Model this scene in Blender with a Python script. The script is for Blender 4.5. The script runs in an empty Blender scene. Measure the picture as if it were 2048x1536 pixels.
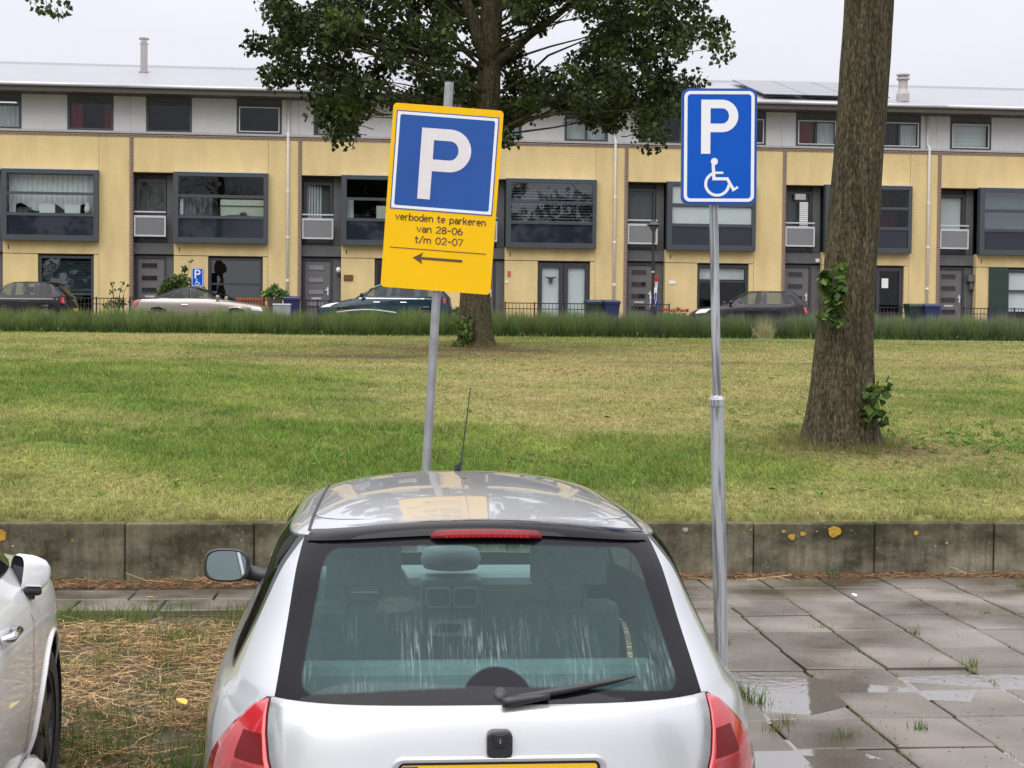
import bpy, bmesh, math, random
import numpy as np
from mathutils import Vector, Matrix, noise as mnoise
R = math.radians
PI = math.pi
rng = np.random.default_rng(7)
random.seed(7)
scene = bpy.context.scene
col = scene.collection

# ------------------------------------------------------------------ camera
EYE = 1.94
cam_d = bpy.data.cameras.new('camera')
cam = bpy.data.objects.new('camera', cam_d)
col.objects.link(cam)
cam_d.sensor_width = 36.0
cam_d.lens = 3078.0 / 2048.0 * 36.0
cam_d.clip_start = 0.05
cam_d.clip_end = 3000
pitch = math.atan((768 - 673) / 3078.0)
cam.matrix_world = (Matrix.Translation((0, 0, EYE)) @ Matrix.Rotation(R(90) - pitch, 4, 'X')
                    @ Matrix.Rotation(0.0095, 4, 'Z'))
scene.camera = cam

# ------------------------------------------------------------------ sky, sun, exposure
world = bpy.data.worlds.new('World')
scene.world = world
world.use_nodes = True
SUN_EL, SUN_AZ = R(58), R(200)          # high sun behind cloud, behind the camera
wn, wl = world.node_tree.nodes, world.node_tree.links
wn.clear()
w_out = wn.new('ShaderNodeOutputWorld')
w_sky = wn.new('ShaderNodeTexSky')
w_sky.sky_type = 'NISHITA'
w_sky.sun_disc = False
w_sky.sun_elevation = SUN_EL
w_sky.sun_rotation = SUN_AZ
w_bg1 = wn.new('ShaderNodeBackground')
w_bg1.inputs['Strength'].default_value = 0.08
wl.new(w_sky.outputs[0], w_bg1.inputs['Color'])
w_tc = wn.new('ShaderNodeTexCoord')
w_sep = wn.new('ShaderNodeSeparateXYZ')
wl.new(w_tc.outputs['Generated'], w_sep.inputs[0])
w_no = wn.new('ShaderNodeTexNoise')      # soft cloud deck
w_no.inputs['Scale'].default_value = 2.2
w_no.inputs['Detail'].default_value = 4
w_map = wn.new('ShaderNodeMapping')
w_map.inputs['Scale'].default_value = (1, 1, 3.0)
wl.new(w_tc.outputs['Generated'], w_map.inputs[0])
wl.new(w_map.outputs[0], w_no.inputs['Vector'])
w_g = wn.new('ShaderNodeMapRange')       # overcast sky: brighter towards the zenith
w_g.inputs['From Min'].default_value = 0.0
w_g.inputs['From Max'].default_value = 1.0
w_g.inputs['To Min'].default_value = 0.52
w_g.inputs['To Max'].default_value = 2.0
w_pw = wn.new('ShaderNodeMath'); w_pw.operation = 'POWER'; w_pw.use_clamp = True; w_pw.inputs[1].default_value = 1.5
wl.new(w_sep.outputs['Z'], w_pw.inputs[0]); wl.new(w_pw.outputs[0], w_g.inputs[0])
w_m = wn.new('ShaderNodeMath'); w_m.operation = 'MULTIPLY'
w_nr = wn.new('ShaderNodeMapRange')
w_nr.inputs['From Min'].default_value = 0.3
w_nr.inputs['From Max'].default_value = 0.7
w_nr.inputs['To Min'].default_value = 0.93
w_nr.inputs['To Max'].default_value = 1.05
wl.new(w_no.outputs['Fac'], w_nr.inputs[0])
wl.new(w_g.outputs[0], w_m.inputs[0]); wl.new(w_nr.outputs[0], w_m.inputs[1])
w_bg2 = wn.new('ShaderNodeBackground')
w_bg2.inputs['Color'].default_value = (0.945, 0.935, 1.0, 1)
wl.new(w_m.outputs[0], w_bg2.inputs['Strength'])
w_mix = wn.new('ShaderNodeMixShader')
w_mix.inputs[0].default_value = 0.9
wl.new(w_bg1.outputs[0], w_mix.inputs[1]); wl.new(w_bg2.outputs[0], w_mix.inputs[2])
wl.new(w_mix.outputs[0], w_out.inputs[0])

sun_d = bpy.data.lights.new('sun', 'SUN')
sun_d.energy = 1.5
sun_d.angle = R(70)
sun_d.color = (1.0, 0.96, 0.9)
sun = bpy.data.objects.new('sun', sun_d)
col.objects.link(sun)
_sd = Vector((math.sin(SUN_AZ) * math.cos(SUN_EL), math.cos(SUN_AZ) * math.cos(SUN_EL), math.sin(SUN_EL)))
sun.rotation_euler = _sd.to_track_quat('Z', 'Y').to_euler()
scene.view_settings.view_transform = 'Standard'
scene.view_settings.look = 'None'
scene.view_settings.exposure = 0.62
scene.view_settings.gamma = 1.0
scene.view_settings.use_curve_mapping = False
scene.render.engine = 'CYCLES'
scene.cycles.max_bounces = 8
scene.cycles.transparent_max_bounces = 16
scene.cycles.use_denoising = True

# ------------------------------------------------------------------ helpers
def link(o, parent=None):
    col.objects.link(o)
    if parent is not None:
        o.parent = parent
    return o

def tag(o, label=None, cat=None, group=None, kind=None):
    if label: o['label'] = label
    if cat: o['category'] = cat
    if group: o['group'] = group
    if kind: o['kind'] = kind
    return o

def thing(name, label, cat, loc=(0, 0, 0), rz=0.0, group=None):
    o = link(bpy.data.objects.new(name, None))
    o.empty_display_size = 0.2
    o.location = loc
    o.rotation_euler = (0, 0, rz)
    return tag(o, label, cat, group)

def copy_tree(o, parent=None):
    c = o.copy(); col.objects.link(c)
    if parent is not None:
        c.parent = parent
    for ch in list(o.children):
        copy_tree(ch, c)
    return c

class MB:
    """collects primitive shapes, links them as one mesh object"""
    def __init__(s):
        s.v, s.f, s.m = [], [], []
    def add(s, vs, fs, mi=0):
        b = len(s.v)
        s.v += [tuple(p) for p in vs]
        s.f += [tuple(i + b for i in f) for f in fs]
        s.m += [mi] * len(fs)
        return s
    def box(s, x0, x1, y0, y1, z0, z1, mi=0):
        return s.add([(x0, y0, z0), (x1, y0, z0), (x1, y1, z0), (x0, y1, z0), (x0, y0, z1), (x1, y0, z1), (x1, y1, z1), (x0, y1, z1)],
                     [(0, 3, 2, 1), (4, 5, 6, 7), (0, 1, 5, 4), (1, 2, 6, 5), (2, 3, 7, 6), (3, 0, 4, 7)], mi)
    def quad(s, a, b, c, d, mi=0):
        return s.add([a, b, c, d], [(0, 1, 2, 3)], mi)
    def prism(s, pts, y0, y1, mi=0):
        """polygon in the xz plane (counter-clockwise seen from -y) extruded from y0 to y1"""
        n = len(pts)
        vs = [(p[0], y0, p[1]) for p in pts] + [(p[0], y1, p[1]) for p in pts]
        fs = [tuple(range(n)), tuple(range(2 * n - 1, n - 1, -1))] + [((i + 1) % n, i, n + i, n + (i + 1) % n) for i in range(n)]
        return s.add(vs, fs, mi)
    def tube(s, pts, rad, n=8, mi=0, cap=True):
        pts = [Vector(p) for p in pts]
        rs = rad if hasattr(rad, '__len__') else [rad] * len(pts)
        vs, fs = [], []
        ref = None
        for i, p in enumerate(pts):
            t = (pts[min(i + 1, len(pts) - 1)] - pts[max(i - 1, 0)])
            t = t.normalized() if t.length > 1e-9 else Vector((0, 0, 1))
            if ref is None:
                ref = Vector((1, 0, 0)) if abs(t.x) < 0.9 else Vector((0, 1, 0))
            a = (ref - t * ref.dot(t)).normalized(); b = t.cross(a); ref = a
            for k in range(n):
                an = 2 * PI * k / n
                vs.append(p + (a * math.cos(an) + b * math.sin(an)) * rs[i])
        for i in range(len(pts) - 1):
            for k in range(n):
                k2 = (k + 1) % n
                fs.append((i * n + k, i * n + k2, (i + 1) * n + k2, (i + 1) * n + k))
        if cap:
            fs.append(tuple(range(n - 1, -1, -1))); fs.append(tuple(range((len(pts) - 1) * n, len(pts) * n)))
        return s.add(vs, fs, mi)
    def cyl(s, x, y, z0, z1, r, n=16, r1=None, mi=0):
        return s.tube([(x, y, z0), (x, y, z1)], [r, r if r1 is None else r1], n, mi)
    def lathe(s, prof, n=24, c=(0, 0, 0), axis='Z', mi=0):
        vs, fs = [], []
        for r, h in prof:
            for k in range(n):
                a = 2 * PI * k / n
                p = (r * math.cos(a), r * math.sin(a), h)
                if axis == 'X': p = (p[2], p[0], p[1])
                if axis == 'Y': p = (p[0], p[2], p[1])
                vs.append((p[0] + c[0], p[1] + c[1], p[2] + c[2]))
        for i in range(len(prof) - 1):
            for k in range(n):
                k2 = (k + 1) % n
                fs.append((i * n + k, i * n + k2, (i + 1) * n + k2, (i + 1) * n + k))
        return s.add(vs, fs, mi)
    def ball(s, c, rx, ry, rz, n=12, mi=0):
        return s.lathe([(max(1e-4, math.sin(PI * i / 8)), -math.cos(PI * i / 8)) for i in range(9)], n, mi=mi)._scale_last(n * 9, c, (rx, ry, rz))
    def _scale_last(s, k, c, sc):
        for i in range(len(s.v) - k, len(s.v)):
            p = s.v[i]; s.v[i] = (p[0] * sc[0] + c[0], p[1] * sc[1] + c[1], p[2] * sc[2] + c[2])
        return s
    def grid(s, G, mi=0):
        m, n = len(G), len(G[0])
        vs = [p for row in G for p in row]
        fs = [(i * n + j, i * n + j + 1, (i + 1) * n + j + 1, (i + 1) * n + j) for i in range(m - 1) for j in range(n - 1)]
        return s.add(vs, fs, mi)
    def mesh(s, name, mats, smooth=False):
        me = bpy.data.meshes.new(name)
        me.from_pydata(s.v, [], s.f)
        for m in (mats if isinstance(mats, (list, tuple)) else [mats]):
            me.materials.append(m)
        if len(me.materials) > 1:
            me.polygons.foreach_set('material_index', s.m)
        if smooth:
            me.polygons.foreach_set('use_smooth', [True] * len(me.polygons))
        me.update()
        return me
    def build(s, name, mats, parent=None, smooth=False, bevel=0.0, label=None, kind=None, loc=None):
        o = link(bpy.data.objects.new(name, s.mesh(name, mats, smooth)), parent)
        if bevel:
            b = o.modifiers.new('edge', 'BEVEL'); b.width = bevel; b.segments = 2; b.limit_method = 'ANGLE'; b.angle_limit = R(40)
        if loc is not None:
            o.location = loc
        if label: o['label'] = label
        if kind: o['kind'] = kind
        return o

def recalc(me, merge=0.0):
    bm = bmesh.new(); bm.from_mesh(me)
    if merge:
        bmesh.ops.remove_doubles(bm, verts=bm.verts, dist=merge)
    bmesh.ops.recalc_face_normals(bm, faces=bm.faces)
    bm.to_mesh(me); bm.free(); me.update()

def tri_mesh(name, verts, faces, mat, colors=None, parent=None, smooth=False):
    """big mesh from numpy arrays, optional per-vertex colour"""
    me = bpy.data.meshes.new(name)
    nv, nf, k = len(verts), len(faces), faces.shape[1]
    me.vertices.add(nv); me.loops.add(nf * k); me.polygons.add(nf)
    me.vertices.foreach_set('co', np.ascontiguousarray(verts, dtype=np.float32).ravel())
    me.loops.foreach_set('vertex_index', np.ascontiguousarray(faces, dtype=np.int32).ravel())
    me.polygons.foreach_set('loop_start', np.arange(0, nf * k, k, dtype=np.int32))
    if colors is not None:
        at = me.color_attributes.new('tint', 'FLOAT_COLOR', 'POINT')
        c = np.ones((nv, 4), dtype=np.float32); c[:, :3] = colors
        at.data.foreach_set('color', c.ravel())
    me.materials.append(mat)
    if smooth:
        me.polygons.foreach_set('use_smooth', np.ones(nf, dtype=bool))
    me.update(calc_edges=True)
    me.validate()
    return link(bpy.data.objects.new(name, me), parent)

# ------------------------------------------------------------------ materials
def new_mat(name):
    m = bpy.data.materials.new(name); m.use_nodes = True
    n = m.node_tree.nodes; l = m.node_tree.links
    return m, n, l, n['Principled BSDF']

def setv(b, **k):
    names = dict(rough='Roughness', metal='Metallic', coat='Coat Weight', coatr='Coat Roughness', spec='Specular IOR Level', trans='Transmission Weight', ior='IOR')
    for a, v in k.items():
        b.inputs[names[a]].default_value = v

def mat(name, c, rough=0.6, metal=0.0, var=0.0, scale=8.0, bump=0.0, bscale=60.0, stretch=None, c2=None, rvar=0.0, **k):
    """principled surface; var mixes towards c2 (or a darker tone) with noise, bump adds fine relief"""
    m, n, l, b = new_mat(name)
    b.inputs['Base Color'].default_value = (*c, 1)
    setv(b, rough=rough, metal=metal, **k)
    if var or bump or rvar or c2:
        tc = n.new('ShaderNodeTexCoord'); mp = n.new('ShaderNodeMapping')
        if stretch: mp.inputs['Scale'].default_value = stretch
        l.new(tc.outputs['Object'], mp.inputs[0])
        oi = n.new('ShaderNodeObjectInfo')
        ad = n.new('ShaderNodeVectorMath'); ad.operation = 'ADD'
        rs = n.new('ShaderNodeVectorMath'); rs.operation = 'SCALE'; rs.inputs['Scale'].default_value = 37.0
        cm = n.new('ShaderNodeCombineXYZ')
        l.new(oi.outputs['Random'], cm.inputs[0]); l.new(oi.outputs['Random'], cm.inputs[2])
        l.new(cm.outputs[0], rs.inputs[0]); l.new(mp.outputs[0], ad.inputs[0]); l.new(rs.outputs[0], ad.inputs[1])
        if var or c2 or rvar:
            no = n.new('ShaderNodeTexNoise'); no.inputs['Scale'].default_value = scale; no.inputs['Detail'].default_value = 6; no.inputs['Roughness'].default_value = 0.65
            l.new(ad.outputs[0], no.inputs['Vector'])
            cr = n.new('ShaderNodeValToRGB')
            d = c2 if c2 else tuple(x * (1 - var) for x in c)
            cr.color_ramp.elements[0].position = 0.36; cr.color_ramp.elements[1].position = 0.64
            cr.color_ramp.elements[0].color = (*d, 1); cr.color_ramp.elements[1].color = (*c, 1)
            l.new(no.outputs['Fac'], cr.inputs[0]); l.new(cr.outputs[0], b.inputs['Base Color'])
            if rvar:
                mr = n.new('ShaderNodeMapRange'); mr.inputs['From Min'].default_value = 0.35; mr.inputs['From Max'].default_value = 0.65
                mr.inputs['To Min'].default_value = rough - rvar; mr.inputs['To Max'].default_value = rough + rvar
                l.new(no.outputs['Fac'], mr.inputs[0]); l.new(mr.outputs[0], b.inputs['Roughness'])
        if bump:
            nb = n.new('ShaderNodeTexNoise'); nb.inputs['Scale'].default_value = bscale; nb.inputs['Detail'].default_value = 5
            l.new(ad.outputs[0], nb.inputs['Vector'])
            bp = n.new('ShaderNodeBump'); bp.inputs['Strength'].default_value = bump; bp.inputs['Distance'].default_value = 0.02
            l.new(nb.outputs['Fac'], bp.inputs['Height']); l.new(bp.outputs[0], b.inputs['Normal'])
    return m

def tint_mat(name, rough=0.7, transl=0.3, spec=0.25):
    """foliage: colour from the mesh's own per-leaf tint, some light through the leaf"""
    m, n, l, b = new_mat(name)
    a = n.new('ShaderNodeAttribute'); a.attribute_name = 'tint'
    l.new(a.outputs['Color'], b.inputs['Base Color'])
    setv(b, rough=rough, spec=spec)
    if transl:
        t = n.new('ShaderNodeBsdfTranslucent'); l.new(a.outputs['Color'], t.inputs['Color'])
        mx = n.new('ShaderNodeMixShader'); mx.inputs[0].default_value = transl
        l.new(b.outputs[0], mx.inputs[1]); l.new(t.outputs[0], mx.inputs[2])
        l.new(mx.outputs[0], n['Material Output'].inputs[0])
    return m

def brick_mat(name, c1, c2, mortar, bw=0.21, bh=0.0625, ms=0.010, rough=0.85, bump=0.15, stain=0.12):
    m, n, l, b = new_mat(name)
    tc = n.new('ShaderNodeTexCoord'); sp = n.new('ShaderNodeSeparateXYZ'); cb = n.new('ShaderNodeCombineXYZ')
    l.new(tc.outputs['Object'], sp.inputs[0])
    sm = n.new('ShaderNodeMath'); sm.operation = 'ADD'
    l.new(sp.outputs['X'], sm.inputs[0]); l.new(sp.outputs['Y'], sm.inputs[1])
    l.new(sm.outputs[0], cb.inputs[0]); l.new(sp.outputs['Z'], cb.inputs[1])
    br = n.new('ShaderNodeTexBrick')
    br.inputs['Scale'].default_value = 1.0; br.inputs['Brick Width'].default_value = bw; br.inputs['Row Height'].default_value = bh
    br.inputs['Mortar Size'].default_value = ms; br.inputs['Mortar Smooth'].default_value = 0.3; br.inputs['Bias'].default_value = 0.0
    br.inputs['Color1'].default_value = (*c1, 1); br.inputs['Color2'].default_value = (*c2, 1); br.inputs['Mortar'].default_value = (*mortar, 1)
    l.new(cb.outputs[0], br.inputs['Vector'])
    no = n.new('ShaderNodeTexNoise'); no.inputs['Scale'].default_value = 0.9; no.inputs['Detail'].default_value = 6
    mp = n.new('ShaderNodeMapping'); mp.inputs['Scale'].default_value = (1.6, 1.6, 0.5)
    l.new(tc.outputs['Object'], mp.inputs[0]); l.new(mp.outputs[0], no.inputs['Vector'])
    mr = n.new('ShaderNodeMapRange'); mr.inputs['From Min'].default_value = 0.3; mr.inputs['From Max'].default_value = 0.7
    mr.inputs['To Min'].default_value = 1 - stain; mr.inputs['To Max'].default_value = 1.0
    l.new(no.outputs['Fac'], mr.inputs[0])
    mx = n.new('ShaderNodeVectorMath'); mx.operation = 'SCALE'
    l.new(br.outputs['Color'], mx.inputs[0]); l.new(mr.outputs[0], mx.inputs['Scale'])
    l.new(mx.outputs[0], b.inputs['Base Color'])
    setv(b, rough=rough, spec=0.25)
    bp = n.new('ShaderNodeBump'); bp.inputs['Strength'].default_value = bump; bp.inputs['Distance'].default_value = 0.006; bp.invert = True
    l.new(br.outputs['Fac'], bp.inputs['Height']); l.new(bp.outputs[0], b.inputs['Normal'])
    return m

def schlick(n, l, r0, graze=0.55):
    """mirror share by viewing angle, the same from both sides of the pane"""
    lw = n.new('ShaderNodeLayerWeight'); lw.inputs['Blend'].default_value = 0.5
    pw = n.new('ShaderNodeMath'); pw.operation = 'POWER'; pw.inputs[1].default_value = 5.0
    l.new(lw.outputs['Facing'], pw.inputs[0])
    ma = n.new('ShaderNodeMath'); ma.operation = 'MULTIPLY_ADD'; ma.inputs[1].default_value = graze * (1 - r0); ma.inputs[2].default_value = r0; ma.use_clamp = True
    l.new(pw.outputs[0], ma.inputs[0])
    return ma

def glass_mat(name, tint=(0.8, 0.85, 0.85), refl=0.16, film=0.0, film_c=(0.3, 0.34, 0.34), rough=0.0, wave=0.0, graze=0.55):
    """window pane: tinted see-through + mirror reflection by fresnel (+ thin film of dirt)"""
    m, n, l, b = new_mat(name)
    n.remove(b)
    tr = n.new('ShaderNodeBsdfTransparent'); tr.inputs['Color'].default_value = (*tint, 1)
    gl = n.new('ShaderNodeBsdfGlossy'); gl.inputs['Roughness'].default_value = rough; gl.inputs['Color'].default_value = (0.95, 0.97, 1.0, 1)
    ad = schlick(n, l, refl, graze)
    mx = n.new('ShaderNodeMixShader')
    base = tr
    if film:
        df = n.new('ShaderNodeBsdfDiffuse'); df.inputs['Color'].default_value = (*film_c, 1)
        m2 = n.new('ShaderNodeMixShader'); m2.inputs[0].default_value = film
        l.new(tr.outputs[0], m2.inputs[1]); l.new(df.outputs[0], m2.inputs[2]); base = m2
    l.new(ad.outputs[0], mx.inputs[0]); l.new(base.outputs[0], mx.inputs[1]); l.new(gl.outputs[0], mx.inputs[2])
    l.new(mx.outputs[0], n['Material Output'].inputs[0])
    if wave:
        tc = n.new('ShaderNodeTexCoord'); no = n.new('ShaderNodeTexNoise'); no.inputs['Scale'].default_value = 1.6; no.inputs['Detail'].default_value = 1
        l.new(tc.outputs['Object'], no.inputs['Vector'])
        bp = n.new('ShaderNodeBump'); bp.inputs['Strength'].default_value = wave; bp.inputs['Distance'].default_value = 0.05
        l.new(no.outputs['Fac'], bp.inputs['Height']); l.new(bp.outputs[0], gl.inputs['Normal'])
    return m

M = {}
M['yellow_brick'] = brick_mat('yellow painted brick', (0.71, 0.56, 0.28), (0.68, 0.535, 0.26), (0.62, 0.48, 0.235), stain=0.2)
M['brown_brick'] = brick_mat('brown brick', (0.16, 0.085, 0.06), (0.11, 0.065, 0.05), (0.33, 0.28, 0.24), ms=0.013, stain=0.1)
M['coping'] = mat('grey coping', (0.42, 0.40, 0.38), 0.6, var=0.2)
M['grey_panel'] = mat('pale grey facade panel', (0.58, 0.58, 0.58), 0.5, var=0.08, scale=1.5)
M['dark_panel'] = mat('dark grey render', (0.105, 0.11, 0.108), 0.75, var=0.2, scale=3, bump=0.1)
M['soffit'] = mat('brown grey soffit', (0.075, 0.068, 0.058), 0.7, var=0.1, scale=3)
M['slate_frame'] = mat('slate blue window frame', (0.044, 0.055, 0.063), 0.42, var=0.08, scale=2)
M['white_frame'] = mat('white sash', (0.62, 0.63, 0.64), 0.4)
M['spandrel'] = mat('dark navy glazed spandrel', (0.016, 0.021, 0.030), 0.03, spec=0.45)
M['door_grey'] = mat('warm grey door', (0.125, 0.12, 0.125), 0.45, var=0.06)
M['slit_dark'] = mat('dark slit pane', (0.02, 0.016, 0.018), 0.05, spec=0.6)
M['slit_pale'] = mat('frosted slit pane', (0.20, 0.20, 0.22), 0.2)
M['alu'] = mat('aluminium rail', (0.52, 0.53, 0.54), 0.42, metal=0.4)
M['balu_glass'] = mat('grey balustrade panel', (0.165, 0.17, 0.175), 0.12, spec=0.5)
M['pipe'] = mat('pale grey downpipe', (0.74, 0.73, 0.71), 0.5, var=0.06)
M['roof_metal'] = mat('pale standing metal roof', (0.27, 0.273, 0.29), 0.45, metal=0.2, var=0.06, scale=0.6)
M['gutter'] = mat('gutter grey', (0.50, 0.51, 0.53), 0.4, metal=0.3)
M['steel'] = mat('stainless flue', (0.50, 0.47, 0.45), 0.18, metal=1.0)
M['vent_white'] = mat('white roof vent', (0.68, 0.68, 0.69), 0.5, var=0.08)
M['black_metal'] = mat('black painted metal', (0.015, 0.015, 0.017), 0.4)
M['pane'] = glass_mat('window pane', (0.86, 0.89, 0.89), refl=0.022, wave=0.06)
M['pane_bright'] = glass_mat('reflective window pane', (0.6, 0.64, 0.66), refl=0.09, wave=0.08)
M['room'] = mat('dim room', (0.035, 0.032, 0.03), 0.9, var=0.4, scale=1.2)
M['curtain_white'] = mat('white net curtain', (0.80, 0.80, 0.80), 0.9, var=0.25, scale=5, stretch=(4, 4, 0.5))
M['curtain_red'] = mat('red curtain', (0.34, 0.022, 0.026), 0.85, var=0.4, scale=6, stretch=(4, 4, 0.5))
M['curtain_maroon'] = mat('maroon curtain', (0.07, 0.008, 0.012), 0.85, var=0.3, scale=6, stretch=(4, 4, 0.5))
M['curtain_dark'] = mat('crumpled dark drape', (0.25, 0.26, 0.29), 0.8, c2=(0.02, 0.02, 0.025), scale=4, stretch=(3, 1, 0.6))
M['blind_pale'] = mat('pale roller blind', (0.72, 0.73, 0.71), 0.85, var=0.06, scale=3)
M['blind_white'] = mat('white slat', (0.84, 0.84, 0.83), 0.6)
M['view_pale'] = mat('pale green view seen through', (0.80, 0.84, 0.68), 0.8, var=0.06)
M['dark_wood'] = mat('dark brown reveal', (0.05, 0.03, 0.024), 0.6)
M['green_door'] = mat('dark green shutter', (0.012, 0.032, 0.022), 0.45)
M['charcoal_frame'] = mat('charcoal door frame', (0.035, 0.036, 0.044), 0.4)
M['shutter_blue'] = mat('blue grey shutter slat', (0.16, 0.19, 0.20), 0.5)
M['paper'] = mat('paper', (0.72, 0.72, 0.72), 0.8)
M['wood_sign'] = mat('brown wooden sign', (0.16, 0.055, 0.02), 0.6, var=0.4, scale=12)
M['lamp_glass'] = mat('opal lamp globe', (0.62, 0.62, 0.62), 0.25)
M['red_tile'] = mat('red plaque', (0.45, 0.10, 0.07), 0.5)
M['concrete'] = None
M['rubber'] = mat('black rubber', (0.012, 0.012, 0.013), 0.55)
M['black_plastic'] = mat('black plastic', (0.018, 0.018, 0.02), 0.4, bump=0.05, bscale=300)
M['tyre'] = mat('tyre', (0.02, 0.02, 0.02), 0.8, var=0.2)
M['rim'] = mat('alloy rim', (0.42, 0.42, 0.43), 0.3, metal=0.9)
M['rim_dark'] = mat('dirty dark rim', (0.10, 0.10, 0.105), 0.4, metal=0.7, var=0.3, scale=20)
M['chrome'] = mat('chrome', (0.75, 0.75, 0.76), 0.08, metal=1.0)
M['mirror_face'] = mat('mirror face', (0.78, 0.84, 0.84), 0.02, metal=1.0)
M['red_lens'] = mat('red lamp lens', (0.42, 0.016, 0.022), 0.12, coat=1.0, coatr=0.03, spec=0.5)
M['red_lens_dark'] = mat('dark red lamp lens', (0.27, 0.012, 0.015), 0.12, coat=1.0, coatr=0.03)
M['red_lens_brake'] = mat('brake lamp lens', (0.13, 0.006, 0.008), 0.3, spec=0.25)
M['red_led'] = mat('brake lamp reflector', (0.36, 0.018, 0.018), 0.4, spec=0.2)
M['clear_lens'] = mat('clear lamp lens', (0.7, 0.72, 0.75), 0.1, coat=1.0)
M['plate_yellow'] = mat('yellow plate', (0.78, 0.47, 0.03), 0.35)
M['plate_blue'] = mat('blue plate band', (0.02, 0.07, 0.35), 0.35)
M['seat'] = mat('grey seat cloth', (0.30, 0.32, 0.32), 0.9, var=0.2, scale=30)
M['dash'] = mat('grey dashboard', (0.19, 0.205, 0.205), 0.6)
M['dash_light'] = mat('pale trim', (0.48, 0.52, 0.52), 0.4)
M['trim_dark'] = mat('black window trim', (0.01, 0.01, 0.011), 0.3)
M['galv'] = None
M['leaf'] = tint_mat('leaf', 0.55, 0.18, 0.2)
M['grass'] = tint_mat('grass blade', 0.75, 0.3, 0.15)
M['straw'] = tint_mat('straw', 0.85, 0.15, 0.1)
M['wood_red'] = mat('reddish bench wood', (0.30, 0.085, 0.03), 0.6, var=0.3, scale=10, stretch=(1, 1, 6))
M['planter'] = mat('dark brown planter', (0.06, 0.042, 0.035), 0.6, var=0.2)
M['cabinet'] = mat('pale grey cabinet', (0.30, 0.33, 0.36), 0.6, var=0.3, scale=5)
M['cabinet_top'] = mat('white cabinet lid', (0.62, 0.63, 0.64), 0.6)
M['bin_blue'] = mat('navy blue bin', (0.013, 0.022, 0.085), 0.45)
M['bin_green'] = mat('dark green bin', (0.012, 0.03, 0.022), 0.45)
M['flag_red'] = mat('red flag cloth', (0.40, 0.02, 0.03), 0.8)
M['flag_white'] = mat('white flag cloth', (0.70, 0.70, 0.74), 0.8)
M['flag_blue'] = mat('blue flag cloth', (0.02, 0.04, 0.28), 0.8)
M['ring_yellow'] = mat('yellow band', (0.62, 0.55, 0.12), 0.5)

def car_paint(name, c, metal=0.0, rough=0.3, coat=1.0, dirt=0.0, dirt_c=(0.3, 0.27, 0.24)):
    m, n, l, b = new_mat(name)
    b.inputs['Base Color'].default_value = (*c, 1)
    setv(b, rough=rough, metal=metal, coat=coat, coatr=0.02, spec=0.5 if metal > 0.2 else 0.05)
    if dirt:
        tc = n.new('ShaderNodeTexCoord'); no = n.new('ShaderNodeTexNoise'); no.inputs['Scale'].default_value = 55; no.inputs['Detail'].default_value = 8
        l.new(tc.outputs['Object'], no.inputs['Vector'])
        sp = n.new('ShaderNodeSeparateXYZ'); l.new(tc.outputs['Object'], sp.inputs[0])
        mr = n.new('ShaderNodeMapRange'); mr.inputs['From Min'].default_value = 1.0; mr.inputs['From Max'].default_value = 0.3
        mr.inputs['To Min'].default_value = 0.0; mr.inputs['To Max'].default_value = dirt
        l.new(sp.outputs['Z'], mr.inputs[0])
        mu = n.new('ShaderNodeMath'); mu.operation = 'MULTIPLY'; l.new(no.outputs['Fac'], mu.inputs[0]); l.new(mr.outputs[0], mu.inputs[1])
        mx = n.new('ShaderNodeMix'); mx.data_type = 'RGBA'
        mx.inputs['A'].default_value = (*c, 1); mx.inputs['B'].default_value = (*dirt_c, 1)
        l.new(mu.outputs[0], mx.inputs['Factor']); l.new(mx.outputs['Result'], b.inputs['Base Color'])
    return m
M['silver'] = car_paint('silver paint', (0.50, 0.52, 0.53), 0.5, 0.34, dirt=0.28, dirt_c=(0.20, 0.18, 0.16))
M['white_paint'] = car_paint('white paint', (0.82, 0.82, 0.81), 0.0, 0.3, dirt=0.15)
M['black_paint'] = car_paint('black paint', (0.008, 0.008, 0.013), 0.0, 0.3, coat=0.55)
M['plum_paint'] = car_paint('dark plum grey paint', (0.014, 0.012, 0.016), 0.0, 0.3, coat=0.6)
M['teal_paint'] = car_paint('dark teal paint', (0.010, 0.028, 0.042), 0.15, 0.3, coat=0.6)
M['champagne'] = car_paint('champagne paint', (0.25, 0.222, 0.19), 0.4, 0.3)
M['soft_top'] = mat('charcoal fabric roof', (0.018, 0.018, 0.021), 0.85, bump=0.1, bscale=200)
M['car_glass'] = glass_mat('car side glass', (0.46, 0.52, 0.50), refl=0.025)
M['dark_glass'] = glass_mat('dark tinted side glass', (0.36, 0.43, 0.41), refl=0.02, graze=0.12)
M['clear_glass'] = glass_mat('clear windscreen', (0.80, 0.88, 0.86), refl=0.03)
M['black_gloss'] = mat('gloss black trim', (0.004, 0.004, 0.005), 0.06, spec=0.22)

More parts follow.
